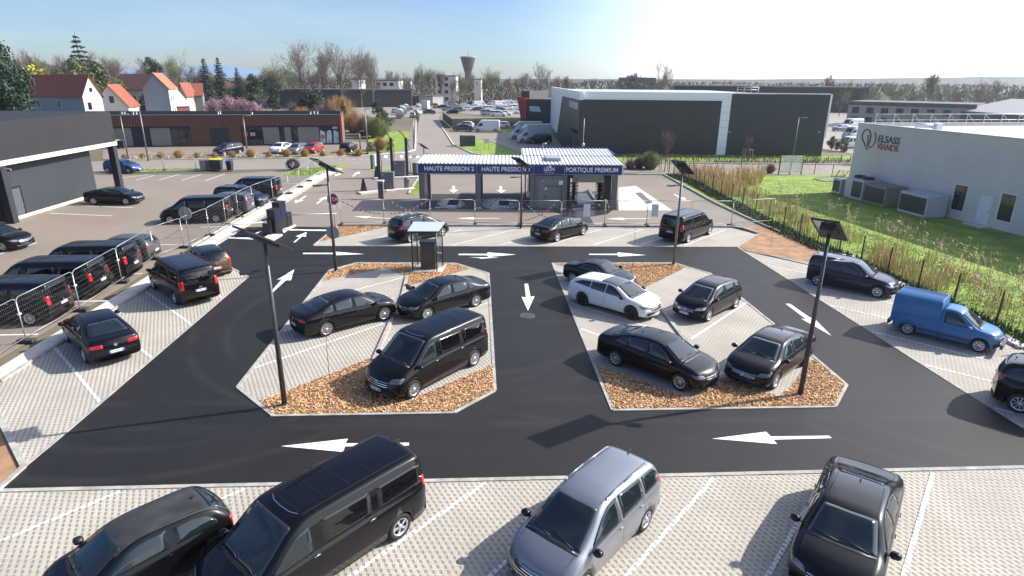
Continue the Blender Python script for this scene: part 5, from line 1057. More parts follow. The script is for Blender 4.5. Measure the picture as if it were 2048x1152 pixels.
# ================================================================ CAR WASH
M_WBLUE = M('fascia_blue', (.012, .035, .16), .45, var=.08, scale=2); M_GREYM = M('grey_metal_sheet', (.13, .135, .14), .5, var=.08, scale=1.2); M_WROOF = M('white_roof_sheet', (.60, .60, .58), .45, var=.08, scale=.8)
def car_wash():
    Lc = G(845, 415.5); Rc = G(1235, 419); r = empty('car_wash'); tag(r, 'car wash with white ribbed roof, blue lettered fascia and open bays', 'car wash')
    W_ = Wall(Lc, Rc); LL = W_.L; sx = lambda u, v=400: W_.q(u, v)[0]
    dep = 4.6; dep2 = 9.0; zf0, zf1 = 2.98, 3.72
    posts = [0.0, sx(956), sx(1064), sx(1128), LL - .35]
    for i, s_ in enumerate(posts):
        for off in (0, -dep + .5):
            mb = MB(); W_.box(mb, s_ - .22, s_ + .22, 0, 2.99, off, .42); mb.build('post', M_GREYM, r)
    for i, s_ in enumerate((posts[3], posts[4])): mb = MB(); W_.box(mb, s_ - .22, s_ + .22, 0, 3.0, -dep2 + .5, .42); mb.build('post', M_GREYM, r)
    mb = MB(); W_.box(mb, -.35, LL + .15, zf0, zf1, .05, .12); fa = mb.build('fascia', M_WBLUE, r)
    mb = MB()
    for u in (953.5, 1068, 1129): s_ = sx(u, 335); W_.box(mb, s_ - .015, s_ + .015, zf0, zf1, .06, .1)
    W_.box(mb, -.36, LL + .16, zf0 - .04, zf0 + .0, .07, .14); W_.box(mb, -.36, LL + .16, zf1 - .0, zf1 + .05, .07, .14); mb.build('fascia_trim', M('trim_grey', (.30, .31, .33), .5), r)
    mb = MB(); W_.box(mb, -.36, -.25, zf0, zf1 + .05, .06, dep); W_.box(mb, LL + .15, LL + .26, zf0, zf1 + .05, .06, dep2); mb.build('side_fascia', M('side_white', (.55, .56, .57), .5), r)
    mb = MB(); W_.box(mb, -.3, LL + .1, 3.0, 3.3, -.1, .25); W_.box(mb, -.3, LL + .1, 3.0, 3.3, -dep + .35, .25); mb.build('beam', M_GREYM, r)
    for u0, u1, tx in ((849, 948, 'HAUTE PRESSION 2'), (964, 1060, 'HAUTE PRESSION 1'), (1132, 1236, 'PORTIQUE PREMIUM'), (1088, 1109, 'LÉON')):
        a, b = sx(u0, 337), sx(u1, 337); t_ = text_mesh(tx, .52 if tx != 'LÉON' else .42, M('letter_white', (.78, .79, .80), .5), fa, 'lettering', .012, .010)
        wid = max(v.co.x for v in t_.data.vertices) - min(v.co.x for v in t_.data.vertices); t_.data.transform(Matrix.Scale((b - a) / wid, 4, (1, 0, 0)))
        stand_text(t_, W_.at((a + b) / 2, (zf0 + zf1) / 2 + (0 if tx != 'LÉON' else .03), .07), W_.a)
    a = sx(1099, 337); mb = MB(); mb.lathe(W_.at(a + .05, zf1 - .10, .07), [(.13, -.01), (.13, .012), (.0, .012)], 14, axis='Y'); W_.box(mb, sx(1089, 340), sx(1108, 340), zf0 + .1, zf0 + .125, .065, .03); mb.build('logo', MATS['letter_white'], fa)
    # ribbed roof sheets
    def rib(s0, s1, o0, o1, z0, z1, name='roof', back_blue=True):
        mb = MB(); n = max(2, int((s1 - s0) / .32)); p = (s1 - s0) / n; V = []; prof = [(0, 0), (.2, 0), (.36, .05), (.7, .05), (.84, 0)]
        xs_ = [(k * p + a * p, h) for k in range(n) for a, h in prof] + [(n * p, 0)]
        for x, h in xs_: V += [W_.at(s0 + x, z0 + h, o0), W_.at(s0 + x, z1 + h, o1)]
        N = len(xs_); mb.add(V, [(2 * i, 2 * i + 2, 2 * i + 3, 2 * i + 1) for i in range(N - 1)]); ro = mb.build(name, M_WROOF, r, fix=False)
        for q in ro.data.polygons:
            if q.normal.z < 0: q.flip()
        return ro
    sR = sx(1052, 320)
    rib(-.42, LL + .22, .10, -dep, zf1 + .06, zf1 + .24)
    rib(sx(1045, 312), LL + .22, -dep + .15, -dep2, zf1 + .28, zf1 + .44)
    mb = MB(); W_.box(mb, -.42, sx(1045, 312), zf1 - .1, zf1 + .25, -dep - .02, .1); W_.box(mb, sx(1045, 312), LL + .26, zf1 + .2, zf1 + .56, -dep2 - .02, .1); W_.box(mb, LL + .22, LL + .30, zf1 + .1, zf1 + .46, -dep, dep2 - dep); W_.box(mb, sx(1045, 312) - .08, sx(1045, 312) - .01, zf1 + .1, zf1 + .46, -dep, dep2 - dep); mb.build('roof_trim', M_WBLUE, r)
    mb = MB(); W_.box(mb, -.42, LL + .2, zf1 - .1, zf1 + .0, 0, dep - .1); W_.box(mb, sx(1045, 312), LL + .2, zf1 + .08, zf1 + .18, -dep - .1, dep2 - dep); mb.build('ceiling', M_GREYM, r)
    mb = MB(); W_.box(mb, posts[2] + 1.2, posts[3] - .3, zf1 + .12, zf1 + .42, -1.4, 2.4); mb.build('roof_panel', MATS['trim_grey'], r)
    p = W_.at(posts[2] + 1.0, zf1 + .9, -dep + .6); mb = MB(); mb.path([p, p + Vector((0, 0, .5)), p + Vector((.35, 0, .5))], .06); mb.build('vent_pipe', M_STEEL, r)
    p = W_.at(LL - 2.2, zf1 + .7, -dep2 + .1); mb = MB(); mb.tube(p, p + Vector((0, 0, 2.6)), .03); mb.lathe(p, [(.12, 0), (.14, .25), (.02, .35)], 10); mb.build('mast', M_STEEL, r)
    # plant room
    mb = MB(); W_.box(mb, posts[2] + .25, posts[3] - .25, 0, 2.85, .02, dep - .8); pr = mb.build('plant_room', M('plant_grey', (.15, .155, .16), .5, var=.05), r)
    a = posts[2] + .5
    mb = MB(); W_.box(mb, a, posts[3] - .45, .1, 2.6, .06, .06); dr = mb.build('door', M('plant_door', (.18, .185, .19), .45, var=.05), r)
    mb = MB(); W_.box(mb, a + .55, a + 1.7, 1.95, 2.0, .08, .04); W_.box(mb, a + 1.65, a + 1.7, 1.75, 1.96, .08, .04); W_.box(mb, a + .6, a + .68, .95, 1.15, .1, .06); mb.build('handle', M_DSTEEL, dr)
    mb = MB(); W_.box(mb, a + 1.75, a + 2.1, 2.1, 2.45, .08, .04); mb.tube(W_.at(a + .65, 1.75, .04), W_.at(a + .65, 1.75, .09), .11, n=12); mb.tube(W_.at(a + .4, 2.4, .04), W_.at(a + .4, 2.4, .09), .05, n=10); mb.build('notice', M_DOORW, dr)
    # side screens of the bays
    for s_, o0, d_ in ((posts[0], -.5, dep - 1.4), (posts[2] - .55, -1.2, dep - 2)): mb = MB(); W_.box(mb, s_ - .04, s_ + .04, .2, 2.9, o0, d_); mb.build('splash_screen', M('dark_screen', (.05, .055, .06), .3), r)
    # drains and foam
    for u0, u1 in ((891, 912), (997, 1018)):
        a, b = sx(u0, 412), sx(u1, 412); mb = MB(); W_.box(mb, a, b, .02, .06, -1.3, 2.2); mb.build('floor_grate', M('grate', (.004, .004, .005), .95, spec=.1), r)
    for s_, off in ((posts[1], -.45), (posts[2] - .3, -.45)):
        mb = MB(); W_.box(mb, s_ - .18, s_ + .18, .9, 1.4, off, .2); mb.tube(W_.at(s_ - .1, 2.6, off), W_.at(s_ - .1, 1.2, off), .03); mb.build('lance_holder', M_DOORW, r)
    # red and white notice stripes at floor
    for u in (876, 958, 1042, 1126):
        a = sx(u, 419); mb = MB(); W_.box(mb, a - .25, a + .25, .0, .10, .2, .12); mb.build('wheel_stop', M_DOORW, r)
    # gantry wash machine
    g = empty('wash_gantry', W_.at((posts[3] + posts[4]) / 2, 0, -2.6), W_.a); tag(g, 'gantry wash machine with dark brushes under the PORTIQUE PREMIUM roof', 'wash machine'); w2 = (posts[4] - posts[3]) / 2 - .35
    mb = MB(); mb.lo(-w2 + .5, w2 - .4, -1.0, -.4, 2.05, 2.72); mb.build('head_panel', M('gantry_panel', (.36, .37, .38), .4), g)
    for s in (-1, 1): mb = MB(); mb.lo(s * w2 - .28, s * w2 + .28, -1.1, .9, 0, 2.85); mb.build('column', M('gantry_dark', (.02, .022, .025), .4), g)
    mb = MB(); mb.lo(-w2, w2, -.38, .9, 2.3, 2.9); mb.build('crossbeam', MATS['gantry_dark'], g)
    for s in (-1, 1):
        mb = MB(); rnd = random.Random(4)
        for k in range(160):
            an = rnd.uniform(0, 6.28); z = rnd.uniform(.1, 2.1); c = Vector((s * (w2 - .65), -.55, z)); mb.tube(c, c + Vector((math.cos(an) * .42, math.sin(an) * .42, -.1)), .03, .015, n=4)
        mb.tube((s * (w2 - .65), -.55, .05), (s * (w2 - .65), -.55, 2.2), .12); mb.build('side_brush', M('brush_fibre', (.02, .022, .03), .9, island=.5), g)
    mb = MB(); [mb.tube((x, -1.01, 2.3), (x, -1.04, 2.3), .06, n=10) for x in (-w2 + .8, w2 - .7)]; mb.build('lamp', M_DSTEEL, g)
    a = posts[4] - .6; mb = MB(); W_.box(mb, posts[3] + .6, posts[4] - .6, .021, .03, -1.6, 7); mb.build('wash_track', M('track_grey', (.11, .115, .12), .4, var=.5, scale=1.5), r)
    mb = MB(); W_.box(mb, posts[3] + .8, posts[3] + 1.0, .03, .2, -.8, 8.5); W_.box(mb, posts[4] - 1.2, posts[4] - 1.0, .03, .2, -.8, 8.5); mb.build('guide_rail', M_STEEL, r)
    mb = MB(); mb.lathe(W_.at(posts[4] - .7, 0, -.5), [(.35, 0), (.34, .35), (.15, .75), (.02, .8)], 12); mb.build('hose_drum', M('olive_drum', (.16, .16, .10), .7), r)
    return W_, posts
WW, WPOSTS = car_wash()
def foam(name, px):
    mb = MB(); rnd = random.Random(int(px[0][0])); cu = (px[0][0] + px[1][0]) / 2; cv = (px[0][1] + px[1][1]) / 2; a = (px[1][0] - px[0][0]) / 2; b = (px[1][1] - px[0][1]) / 2
    for k in range(1500):
        t = rnd.random() ** .75; an = rnd.uniform(0, 6.283); q = G(cu + a * t * math.cos(an), cv + b * t * math.sin(an)); s = rnd.uniform(.03, .13) * (1.2 - t * .7); n = 6; f = rnd.uniform(0, 6)
        mb.add([(q.x + s * math.cos(f + i * 1.047), q.y + s * math.sin(f + i * 1.047) * rnd.uniform(.6, 1), .018 + k * 3e-6) for i in range(n)], [tuple(range(n))])
    return tag(mb.build(name, M('foam_white', (.85, .9, .95), .6, island=.15)), 'patch of white washing foam on the wet bay floor', 'foam', 'foam on the wash bay floors', 'stuff')
foam('foam', [(874, 398), (930, 418)]); foam('foam', [(962, 396), (1042, 420)])
mb = MB(); P_ = [G(*p) for p in [(1270, 386), (1282, 385), (1306, 406), (1293, 408)]]; mb.prism([(p.x, p.y) for p in P_], .0, .02); tag(mb.build('drain_channel', M('drain_grey', (.12, .125, .125), .6)), kind='structure')
# --- vacuum and air stations
def vac_station(base, label, tall, k):
    p = G(*base); r = empty('vacuum_station', p); tag(r, label, 'vacuum station')
    mb = MB(); mb.lo(-.62, .62, -.35, .35, .12, 1.75); mb.lo(-.68, .68, -.4, .4, 0, .12); mb.lo(-.66, .66, -.39, .39, 1.75, 1.8); mb.build('cabinet', M_GREYM, r)
    m_ = M('dark_mast', (.03, .03, .034), .45)
    xs_ = (-.82,) if k == 0 else (-.82, .85)
    for x in xs_:
        mb = MB(); mb.lo(x - .14, x + .14, -.14, .14, 0, tall); pm = mb.build('mast', m_, r)
        mb = MB(); mb.path([(x - .1, 0, tall), (x - .35, 0, tall + .45), (x - .75, .1, tall + .75)], .06); mb.box((x + .22, 0, tall - .25), (.35, .12, .08)); mb.build('boom', m_, pm)
        mb = MB(); mb.path([(x + .2, -.1, tall - .4), (x + .34, -.12, tall - 1.1), (x + .28, -.15, tall - 2.0), (x + .45, -.2, .8), (x + .25, -.25, .5)], .035); mb.build('hose', M_BLACKP, pm)
    mb = MB(); mb.lo(-.66, -.60, -.36, .36, .2, 1.7); mb.build('blue_edge', M('station_blue', (.02, .05, .3), .4), r)
    mb = MB(); mb.lo(-.5, -.36, -.37, -.35, 1.5, 1.6); mb.build('label_plate', M_DOORW, r)
vac_station((777, 380), 'near vacuum station with grey cabinet and one dark mast', 3.9, 0)
vac_station((800, 354), 'far vacuum station with grey cabinet between two dark masts', 4.3, 1)
for b_, lb in (((728, 385), 'near dark wedge shaped bay divider by the vacuum stations'), ((754, 357), 'far dark wedge shaped bay divider by the vacuum stations')):
    p = G(*b_); mb = MB(); mb.add([(p.x - .35, p.y - .06, 0), (p.x + .35, p.y - .06, 0), (p.x + .08, p.y - .06, 1.35), (p.x - .08, p.y - .06, 1.35), (p.x - .35, p.y + .06, 0), (p.x + .35, p.y + .06, 0), (p.x + .08, p.y + .06, 1.35), (p.x - .08, p.y + .06, 1.35)], [(0, 1, 2, 3), (7, 6, 5, 4), (0, 4, 5, 1), (1, 5, 6, 2), (2, 6, 7, 3), (3, 7, 4, 0)]); tag(mb.build('bay_divider', M_DSTEEL, fix=True), lb, 'divider')
p = G(814, 378); r = empty('litter_bin', p); tag(r, 'grey cylindrical litter bin beside the vacuum stations', 'bin'); mb = MB(); mb.lathe((0, 0, 0), [(.27, 0), (.27, .95), (.31, .95), (.31, 1.0), (.22, 1.03), (.01, 1.03)], 16); mb.build('drum', M_GREYM, r); mb = MB(); mb.lathe((0, 0, 1.03), [(.2, 0), (.16, .12), (.0, .14)], 16); mb.build('lid', M_DSTEEL, r)
p = G(763, 397); r = empty('payment_post', p); tag(r, 'grey payment post with pale cap near the vacuum stations', 'payment post'); mb = MB(); mb.lo(-.24, .24, -.2, .2, 0, 1.55); mb.build('column', M_GREYM, r); mb = MB(); mb.lo(-.3, .3, -.26, .26, 1.55, 1.68); mb.build('cap', M_DOORW, r); mb = MB(); mb.lo(-.14, .14, -.22, -.2, 1.0, 1.35); mb.build('screen', M_WIN, r)
p = G(747, 338); r = empty('totem', p); tag(r, 'white and grey slanted totem on the verge by the street', 'totem'); mb = MB(); mb.lo(-.3, .0, -.12, .12, 0, 1.7); mb.build('panel', M_GREYM, r); mb = MB(); mb.lo(.002, .28, -.12, .12, 0, 1.75); mb.build('panel', M_DOORW, r)
p = G(832, 350); r = empty('cabinet', p); tag(r, 'small grey utility cabinet behind the left post of the car wash', 'cabinet'); mb = MB(); mb.lo(-.35, .35, -.2, .2, .1, 1.3); mb.build('casing', M_GREYM, r); mb = MB(); mb.lo(-.38, .38, -.23, .23, 1.3, 1.36); mb.lo(-.3, .3, -.18, .18, 0, .1); mb.build('lid', M_DSTEEL, r)
for k, (a, b) in enumerate((((718, 388), (770, 382)), ((770, 383), (828, 379)), ((748, 358), (838, 355)))):
    A, B = G(*a), G(*b); d = B - A; mb = MB(); c = (A + B) / 2; mb.box((c.x, c.y, .075), (d.length, .9, .15), math.atan2(d.y, d.x)); tag(mb.build('service_kerb', M_CONCL), kind='structure')
# sign at wash
# ================================================================ STREET FURNITURE
M_POLE = M('lamp_pole_brown', (.085, .075, .078), .45, metal=.4); M_POLEG = M('lamp_pole_grey', (.17, .17, .17), .45, metal=.5)
def solar_lamp(base, top, label, arm, rz, tilt=14, mat=None, panel=(.82, 1.65)):
    b = G(*base); h = HT(base, top); r = empty('solar_lamp', b, 0); tag(r, label, 'street lamp', 'solar street lamps'); mt = mat or M_POLE
    mb = MB(); mb.tube((0, 0, 0), (0, 0, h), .095, .055, 14); mb.lathe((0, 0, 0), [(.17, 0), (.17, .02), (.12, .04), (.10, .12)], 12); mb.box((.0, -.1, .8), (.09, .02, .28)); mb.build('pole', mt, r)
    pn = MB(); rot = Matrix.Rotation(R(-42), 3, 'Z') @ Matrix.Rotation(R(-30), 3, 'X')
    pn.box((0, 0, h + .10), (panel[0], panel[1], .04), mat=rot); po = pn.build('solar_panel', [M_PANEL, M_STEEL], r)
    fr = MB(); 
    for y in (-panel[1] / 2, panel[1] / 2): fr.box(rot @ Vector((0, y, 0)) + Vector((0, 0, h + .10)), (panel[0] + .04, .04, .06), mat=rot)
    for x in (-panel[0] / 2, 0, panel[0] / 2): fr.box(rot @ Vector((x, 0, -.01)) + Vector((0, 0, h + .10)), (.04, panel[1], .05), mat=rot)
    fr.build('frame', M_DSTEEL, po)
    bx = MB(); bx.box((0, 0, h - .0), (.45, .8, .13), mat=rot); bx.build('battery_box', M_DSTEEL, r)
    ar = MB(); q = Matrix.Rotation(arm, 3, 'Z'); z = h - .95
    ar.path([(0, 0, z), q @ Vector((.45, 0, 0)) + Vector((0, 0, z + .02))], .035, 8); ao = ar.build('arm', mt, r)
    hd = MB(); hd.box(q @ Vector((.62, 0, 0)) + Vector((0, 0, z)), (.42, .24, .06), arm); hd.box(q @ Vector((.62, 0, 0)) + Vector((0, 0, z - .035)), (.30, .16, .012), arm, 1); hd.build('lamp_head', [M_DSTEEL, LAMP], ao)
    return r
solar_lamp((570, 812), (526, 482), 'solar lamp on the left wood chip island, tallest in front at the left', R(205), R(-8), 10, panel=(.82, 1.65))
solar_lamp((1600, 790), (1666, 466), 'solar lamp on the right island beside the black saloon', R(-8), R(15), 14, panel=(.82, 1.65))
solar_lamp((672, 543), (652, 335), 'solar lamp at the top left corner of the left island, beside the STOP sign', R(205), R(-12), 10, panel=(.82, 1.65))
solar_lamp((1347, 530), (1363, 338), 'solar lamp at the top of the right island in front of the black van', R(185), R(-12), 16, panel=(.82, 1.65), mat=M_POLEG)
solar_lamp((1042, 457), (1043, 328), 'thin dark solar lamp in front of the LÉON panel of the car wash', R(180), R(-10), 12, panel=(.82, 1.65))
solar_lamp((1146, 305), (1148, 262), 'small solar lamp in front of the warehouse corner', R(0), R(-10), 12, panel=(.82, 1.65), mat=M_POLEG)
solar_lamp((848, 312), (847, 294), 'tiny solar lamp behind the left end of the car wash roof', R(0), R(-30), 25, panel=(.82, 1.65), mat=M_POLEG)
def street_lamp(base, top, label, arm=1.2, az=0):
    b = G(*base); h = HT(base, top); r = empty('street_lamp', b, az); tag(r, label, 'street lamp', 'tall grey street lamps'); mb = MB(); mb.tube((0, 0, 0), (0, 0, h), .11, .06, 8); mb.build('pole', M_POLEG, r)
    mb = MB(); mb.path([(0, 0, h - .03), (arm, 0, h)], .04); mb.build('arm', M_POLEG, r); mb = MB(); mb.box((arm, 0, h), (.6, .25, .08)); mb.build('lamp_head', M_STEEL, r)
street_lamp((257, 320), (243, 228), 'street lamp with crossbar next to the corner of the dark hall', .8); street_lamp((297, 322), (277, 216), 'street lamp leaning over the brown shops, second from the dark hall', -.5); street_lamp((496, 312), (488, 231), 'street lamp in the middle of the shop forecourt', .7)
street_lamp((736, 310), (731, 217), 'street lamp at the corner of the street and the side street', .5); street_lamp((1585, 319), (1600, 235), 'street lamp in front of the right half of the warehouse', .9); street_lamp((1172, 303), (1173, 228), 'street lamp in front of the warehouse near its corner', .6)
street_lamp((721, 300), (718, 262), 'short lamp post at the green corner plot', .4)
street_lamp((828, 300), (820, 232), 'lamp post on the pavement of the side street', .5)
# barriers
def barrier(base, label, side, arm_to, z=1.0):
    b = G(*base); r = empty('barrier', b, R(-14)); tag(r, label, 'barrier', 'entrance barriers')
    mb = MB(); mb.lo(-.22, .22, -.28, .28, 0, 1.25) if False else mb.lo(-.3, .3, -.3, .3, 0, 1.15); c_ = mb.build('cabinet', M('barrier_black', (.014, .014, .017), .4), r)
    mb = MB(); mb.lo(-.25, .25, -.305, -.29, .15, .95); mb.build('access_panel', M_DSTEEL, r)
    t = G(*arm_to, z); loc = Matrix.Rotation(R(14), 3, 'Z') @ (t - b); mb = MB(); mb.tube((0, -.36, z), (loc.x, loc.y, z), .045, .035, 8); mb.box((0, -.36, z), (.2, .1, .16)); mb.build('barrier_arm', M_DOORW, r)
barrier((540, 470), 'left entrance barrier with its white arm over the exit lane', -1, (420, 452)); barrier((574, 455), 'right entrance barrier with its white arm over the entry lane', 1, (673, 427))
def terminal(base, label, hz=1.75):
    b = G(*base); r = empty('ticket_terminal', b, R(-14)); tag(r, label, 'ticket terminal', 'ticket terminals'); mb = MB(); mb.lo(-.3, .3, -.38, .38, 0, hz); mb.lo(-.33, .33, -.41, .41, hz, hz + .06); mb.build('housing', MATS['barrier_black'], r)
    mb = MB(); mb.lo(.30, .315, -.28, .28, .9, hz - .15); mb.build('screen', M('terminal_blue', (.01, .012, .05), .3), r); mb = MB(); mb.lo(-.2, .2, -.395, -.38, 1.0, hz - .2); mb.build('front_panel', M_DSTEEL, r)
terminal((552, 468), 'tall black ticket terminal beside the left barrier', 1.75); terminal((563, 459), 'tallest black ticket terminal beside the right barrier', 2.0)
for a, b in (((530, 484), (553, 471)), ((555, 466), (580, 452))): kerb('kerb', [a, b], .9, .12, M_CONCL)
# signs
def round_sign(base, centre, label, dia=.85):
    b = G(*base); hc = HT(base, centre); r = empty('road_sign', b); tag(r, label, 'road sign'); mb = MB(); mb.tube((0, 0, 0), (0, 0, hc + .3), .03); mb.tube((-.14, .03, hc), (.14, .03, hc), .02); mb.build('post', M_STEEL, r)
    mb = MB(); mb.tube((0, .02, hc), (0, .045, hc), dia / 2, n=28); mb.build('disc', M('sign_back', (.30, .31, .32), .5, metal=.3), r)
round_sign((380, 489), (370, 427), 'round sign seen from behind on the pale strip by the mesh fence'); round_sign((668, 500), (666, 465), 'round sign seen from behind beside the top left solar lamp')
def stop_sign():
    b = G(671, 457); hc = HT((671, 457), (668, 398)); r = empty('stop_sign', b); tag(r, 'red octagonal STOP sign on a thin post by the barrier', 'stop sign'); mb = MB(); mb.tube((0, 0, 0), (0, 0, hc), .03); mb.build('post', M_STEEL, r)
    mb = MB(); mb.lathe((0, -.05, hc), [(.44, 0), (.44, .03), (.0, .03)], 8, axis='Y', smooth=False); mb.lathe((0, -.056, hc), [(.0, 0), (.41, 0)], 8, axis='Y', smooth=False)
    q = mb.build('plate', [M('stop_red', (.42, .012, .02), .4)], r, fix=True); q.data.transform(Matrix.Translation((0, 0, hc)) @ Matrix.Rotation(R(22.5), 4, 'Y') @ Matrix.Translation((0, 0, -hc)))
    mb = MB(); mb.lathe((0, -.045, hc), [(.0, 0), (.47, 0), (.47, .02), (0, .02)], 8, axis='Y', smooth=False); q = mb.build('rim', M_DOORW, r, fix=True); q.data.transform(Matrix.Translation((0, 0, hc)) @ Matrix.Rotation(R(22.5), 4, 'Y') @ Matrix.Translation((0, 0, -hc)))
    t_ = text_mesh('STOP', .34, M_DOORW, r, 'lettering', .005, .008); stand_text(t_, Vector((0, -.068, hc)))
stop_sign()
# kiosk shelter
def shelter():
    P = [G(826, 545), G(874, 545), G(886, 533), G(836, 533)]; c = sum(P, Vector()) / 4; r = empty('payment_shelter', c); tag(r, 'small shelter of black posts with a pale glass roof on the left island', 'shelter')
    q = [p - c for p in P]; h = 2.35; m_ = M('shelter_black', (.015, .015, .017), .4)
    for p in q: mb = MB(); mb.tube(p, p + Vector((0, 0, h)), .04); mb.build('post', m_, r)
    mb = MB()
    for i in range(4): mb.tube(q[i] + Vector((0, 0, h)), q[(i + 1) % 4] + Vector((0, 0, h)), .035)
    for i in (0, 1, 3): mb.tube(q[i] + Vector((0, 0, .25)), q[(i + 1) % 4] + Vector((0, 0, .25)), .02)
    mb.build('rail', m_, r)
    mb = MB(); e = .18; V = [q[0] + Vector((-e, -e, h + .10)), q[1] + Vector((e, -e, h + .10)), q[2] + Vector((e, e, h + .28)), q[3] + Vector((-e, e, h + .28))]; mb.add(V + [v + Vector((0, 0, .03)) for v in V], [(3, 2, 1, 0), (4, 5, 6, 7), (0, 1, 5, 4), (1, 2, 6, 5), (2, 3, 7, 6), (3, 0, 4, 7)]); mb.build('roof', M('frosted_glass', (.55, .60, .63), .15, coat=1), r)
    gm = bpy.data.materials.new('clear_glass'); gm.use_nodes = True; n = gm.node_tree; n.nodes.clear(); o = n.nodes.new('ShaderNodeOutputMaterial'); t = n.nodes.new('ShaderNodeBsdfTransparent'); g = n.nodes.new('ShaderNodeBsdfGlossy'); mx = n.nodes.new('ShaderNodeMixShader'); g.inputs['Roughness'].default_value = .02; mx.inputs[0].default_value = .10; t.inputs[0].default_value = (.86, .9, .9, 1)
    n.links.new(t.outputs[0], mx.inputs[1]); n.links.new(g.outputs[0], mx.inputs[2]); n.links.new(mx.outputs[0], o.inputs[0])
    for a, b in ((3, 2), (0, 3), (1, 2)):
        mb = MB(); A, B = q[a], q[b]; d = B - A; m_c = (A + B) / 2; mb.box((m_c.x, m_c.y, 1.3), (d.length - .12, .012, 1.9), math.atan2(d.y, d.x)); mb.build('glass_pane', gm, r)
    b = MB(); P2 = [G(820, 546), G(884, 546), G(893, 531), G(828, 531)]; b.prism([(p.x, p.y) for p in P2], .0, .06); tag(b.build('concrete_pad', M_CONCL), kind='structure')
    k = empty('payment_kiosk', c + Vector((.05, .1, .06))); tag(k, 'dark grey payment kiosk standing inside the small shelter', 'payment kiosk')
    mb = MB(); mb.lo(-.42, .42, -.3, .3, 0, 1.55); mb.lo(-.46, .46, -.34, .34, 1.55, 1.66); mb.build('housing', M('kiosk_grey', (.035, .035, .033), .35), k); mb = MB(); mb.lo(-.3, .3, .30, .31, .7, 1.4); mb.lo(-.38, .38, -.31, -.295, .1, 1.45); mb.build('service_door', M('kiosk_door', (.05, .05, .047), .4), k)
shelter()
p = G(825, 580); mb = MB(); q = G(813, 574); d = q - p; c = (p + q) / 2; mb.box((c.x, c.y, .07), (.85, .18, .11), math.atan2(d.y, d.x)); tag(mb.build('wheel_stop', M_BLACKP), 'black rubber wheel stop in front of the rear saloon on the left island', 'wheel stop')

p = G(1055, 632); r = empty('manhole_cover', p + Vector((0, 0, .008))); tag(r, 'round iron manhole cover in the middle lane between the two islands', 'manhole cover'); mb = MB(); mb.tube((0, 0, 0), (0, 0, .012), .36, n=28); mb.build('frame', M('iron_frame', (.10, .09, .08), .7, var=.3, scale=8), r); mb = MB(); mb.tube((0, 0, .012), (0, 0, .018), .30, n=28); [mb.box((x, 0, .02), (.02, .46, .006)) for x in (-.18, -.09, 0, .09, .18)]; mb.build('lid', M('iron_lid', (.06, .055, .05), .6, var=.3, scale=9), r)
# ================================================================ FENCES, BINS, SMALL THINGS
def mesh_panel():
    r = empty('fence_panel'); r['category'] = 'fence panel'; Ln, h, z0 = 3.3, 1.95, .06
    mb = MB(); c = .16; top = [(0, 0, z0)] + [(0, 0, h - c), (.05, 0, h - .05), (c, 0, h), (Ln - c, 0, h), (Ln - .05, 0, h - .05), (Ln, 0, h - c), (Ln, 0, z0)]; mb.path(top, .018, 8); mb.tube((0, 0, .22), (Ln, 0, .22), .016); mb.build('frame', M_STEEL, r)
    mb = MB(); wz = .0021
    for i in range(1, 34): x = i * Ln / 34; mb.tube((x, 0, .22), (x, 0, h - .01), wz, n=3, caps=False)
    for i in range(1, 8): z = .22 + i * (h - .22) / 8; mb.tube((0, 0, z), (Ln, 0, z), wz, n=3, caps=False)
    mb.build('wire_mesh', M_STEEL, r)
    mb = MB(); mb.box((0, 0, .07), (.26, .62, .14)); mb.build('foot_block', M('foot_rubber', (.05, .045, .04), .9), r)
    mb = MB(); mb.box((0, 0, 1.25), (.14, .08, .06)); mb.build('clamp', M_DOORW, r)
    return r
PANEL = None
def fence_run(px, group, lab):
    global PANEL
    P = [G(*p) for p in px]
    for i, (a, b) in enumerate(zip(P, P[1:])):
        d = b - a; o = mesh_panel() if PANEL is None else copy_tree(PANEL)
        if PANEL is None: PANEL = o
        o.location = (a.x, a.y, .02); o.rotation_euler = (0, 0, math.atan2(d.y, d.x)); o.scale = (d.length / 3.32, 1, 1); o['group'] = group; o['label'] = lab(i, len(P) - 1)
ords = ['first', 'second', 'third', 'fourth', 'fifth', 'sixth', 'seventh', 'eighth', 'ninth', 'tenth', 'eleventh', 'twelfth', 'thirteenth', 'fourteenth', 'fifteenth', 'sixteenth']
fence_run([(-70, 764), (54, 685), (162, 622), (245, 566), (311, 519), (369, 496), (420, 472), (453, 451), (478, 435), (507, 418), (547, 402), (578, 388), (600, 375), (618, 363), (632, 353)], 'mesh panels along the pale strip beside the vans', lambda i, n: 'wire mesh fence panel beside the parked vans, ' + ords[i] + ' from the camera')
fence_run([(683, 451), (769, 450), (861, 450), (950, 451), (1038, 452.5), (1122, 453), (1209, 453), (1293, 453), (1380, 453), (1462, 453), (1545, 446)], 'mesh panels in front of the car wash', lambda i, n: 'wire mesh fence panel in front of the car wash, ' + ords[i] + ' from the left')
fence_run([(265, 344), (329, 342), (393, 341), (452, 344)], 'mesh panels on the verge by the street', lambda i, n: 'thin mesh fence panel on the street verge near the bins, ' + ords[i] + ' from the left')
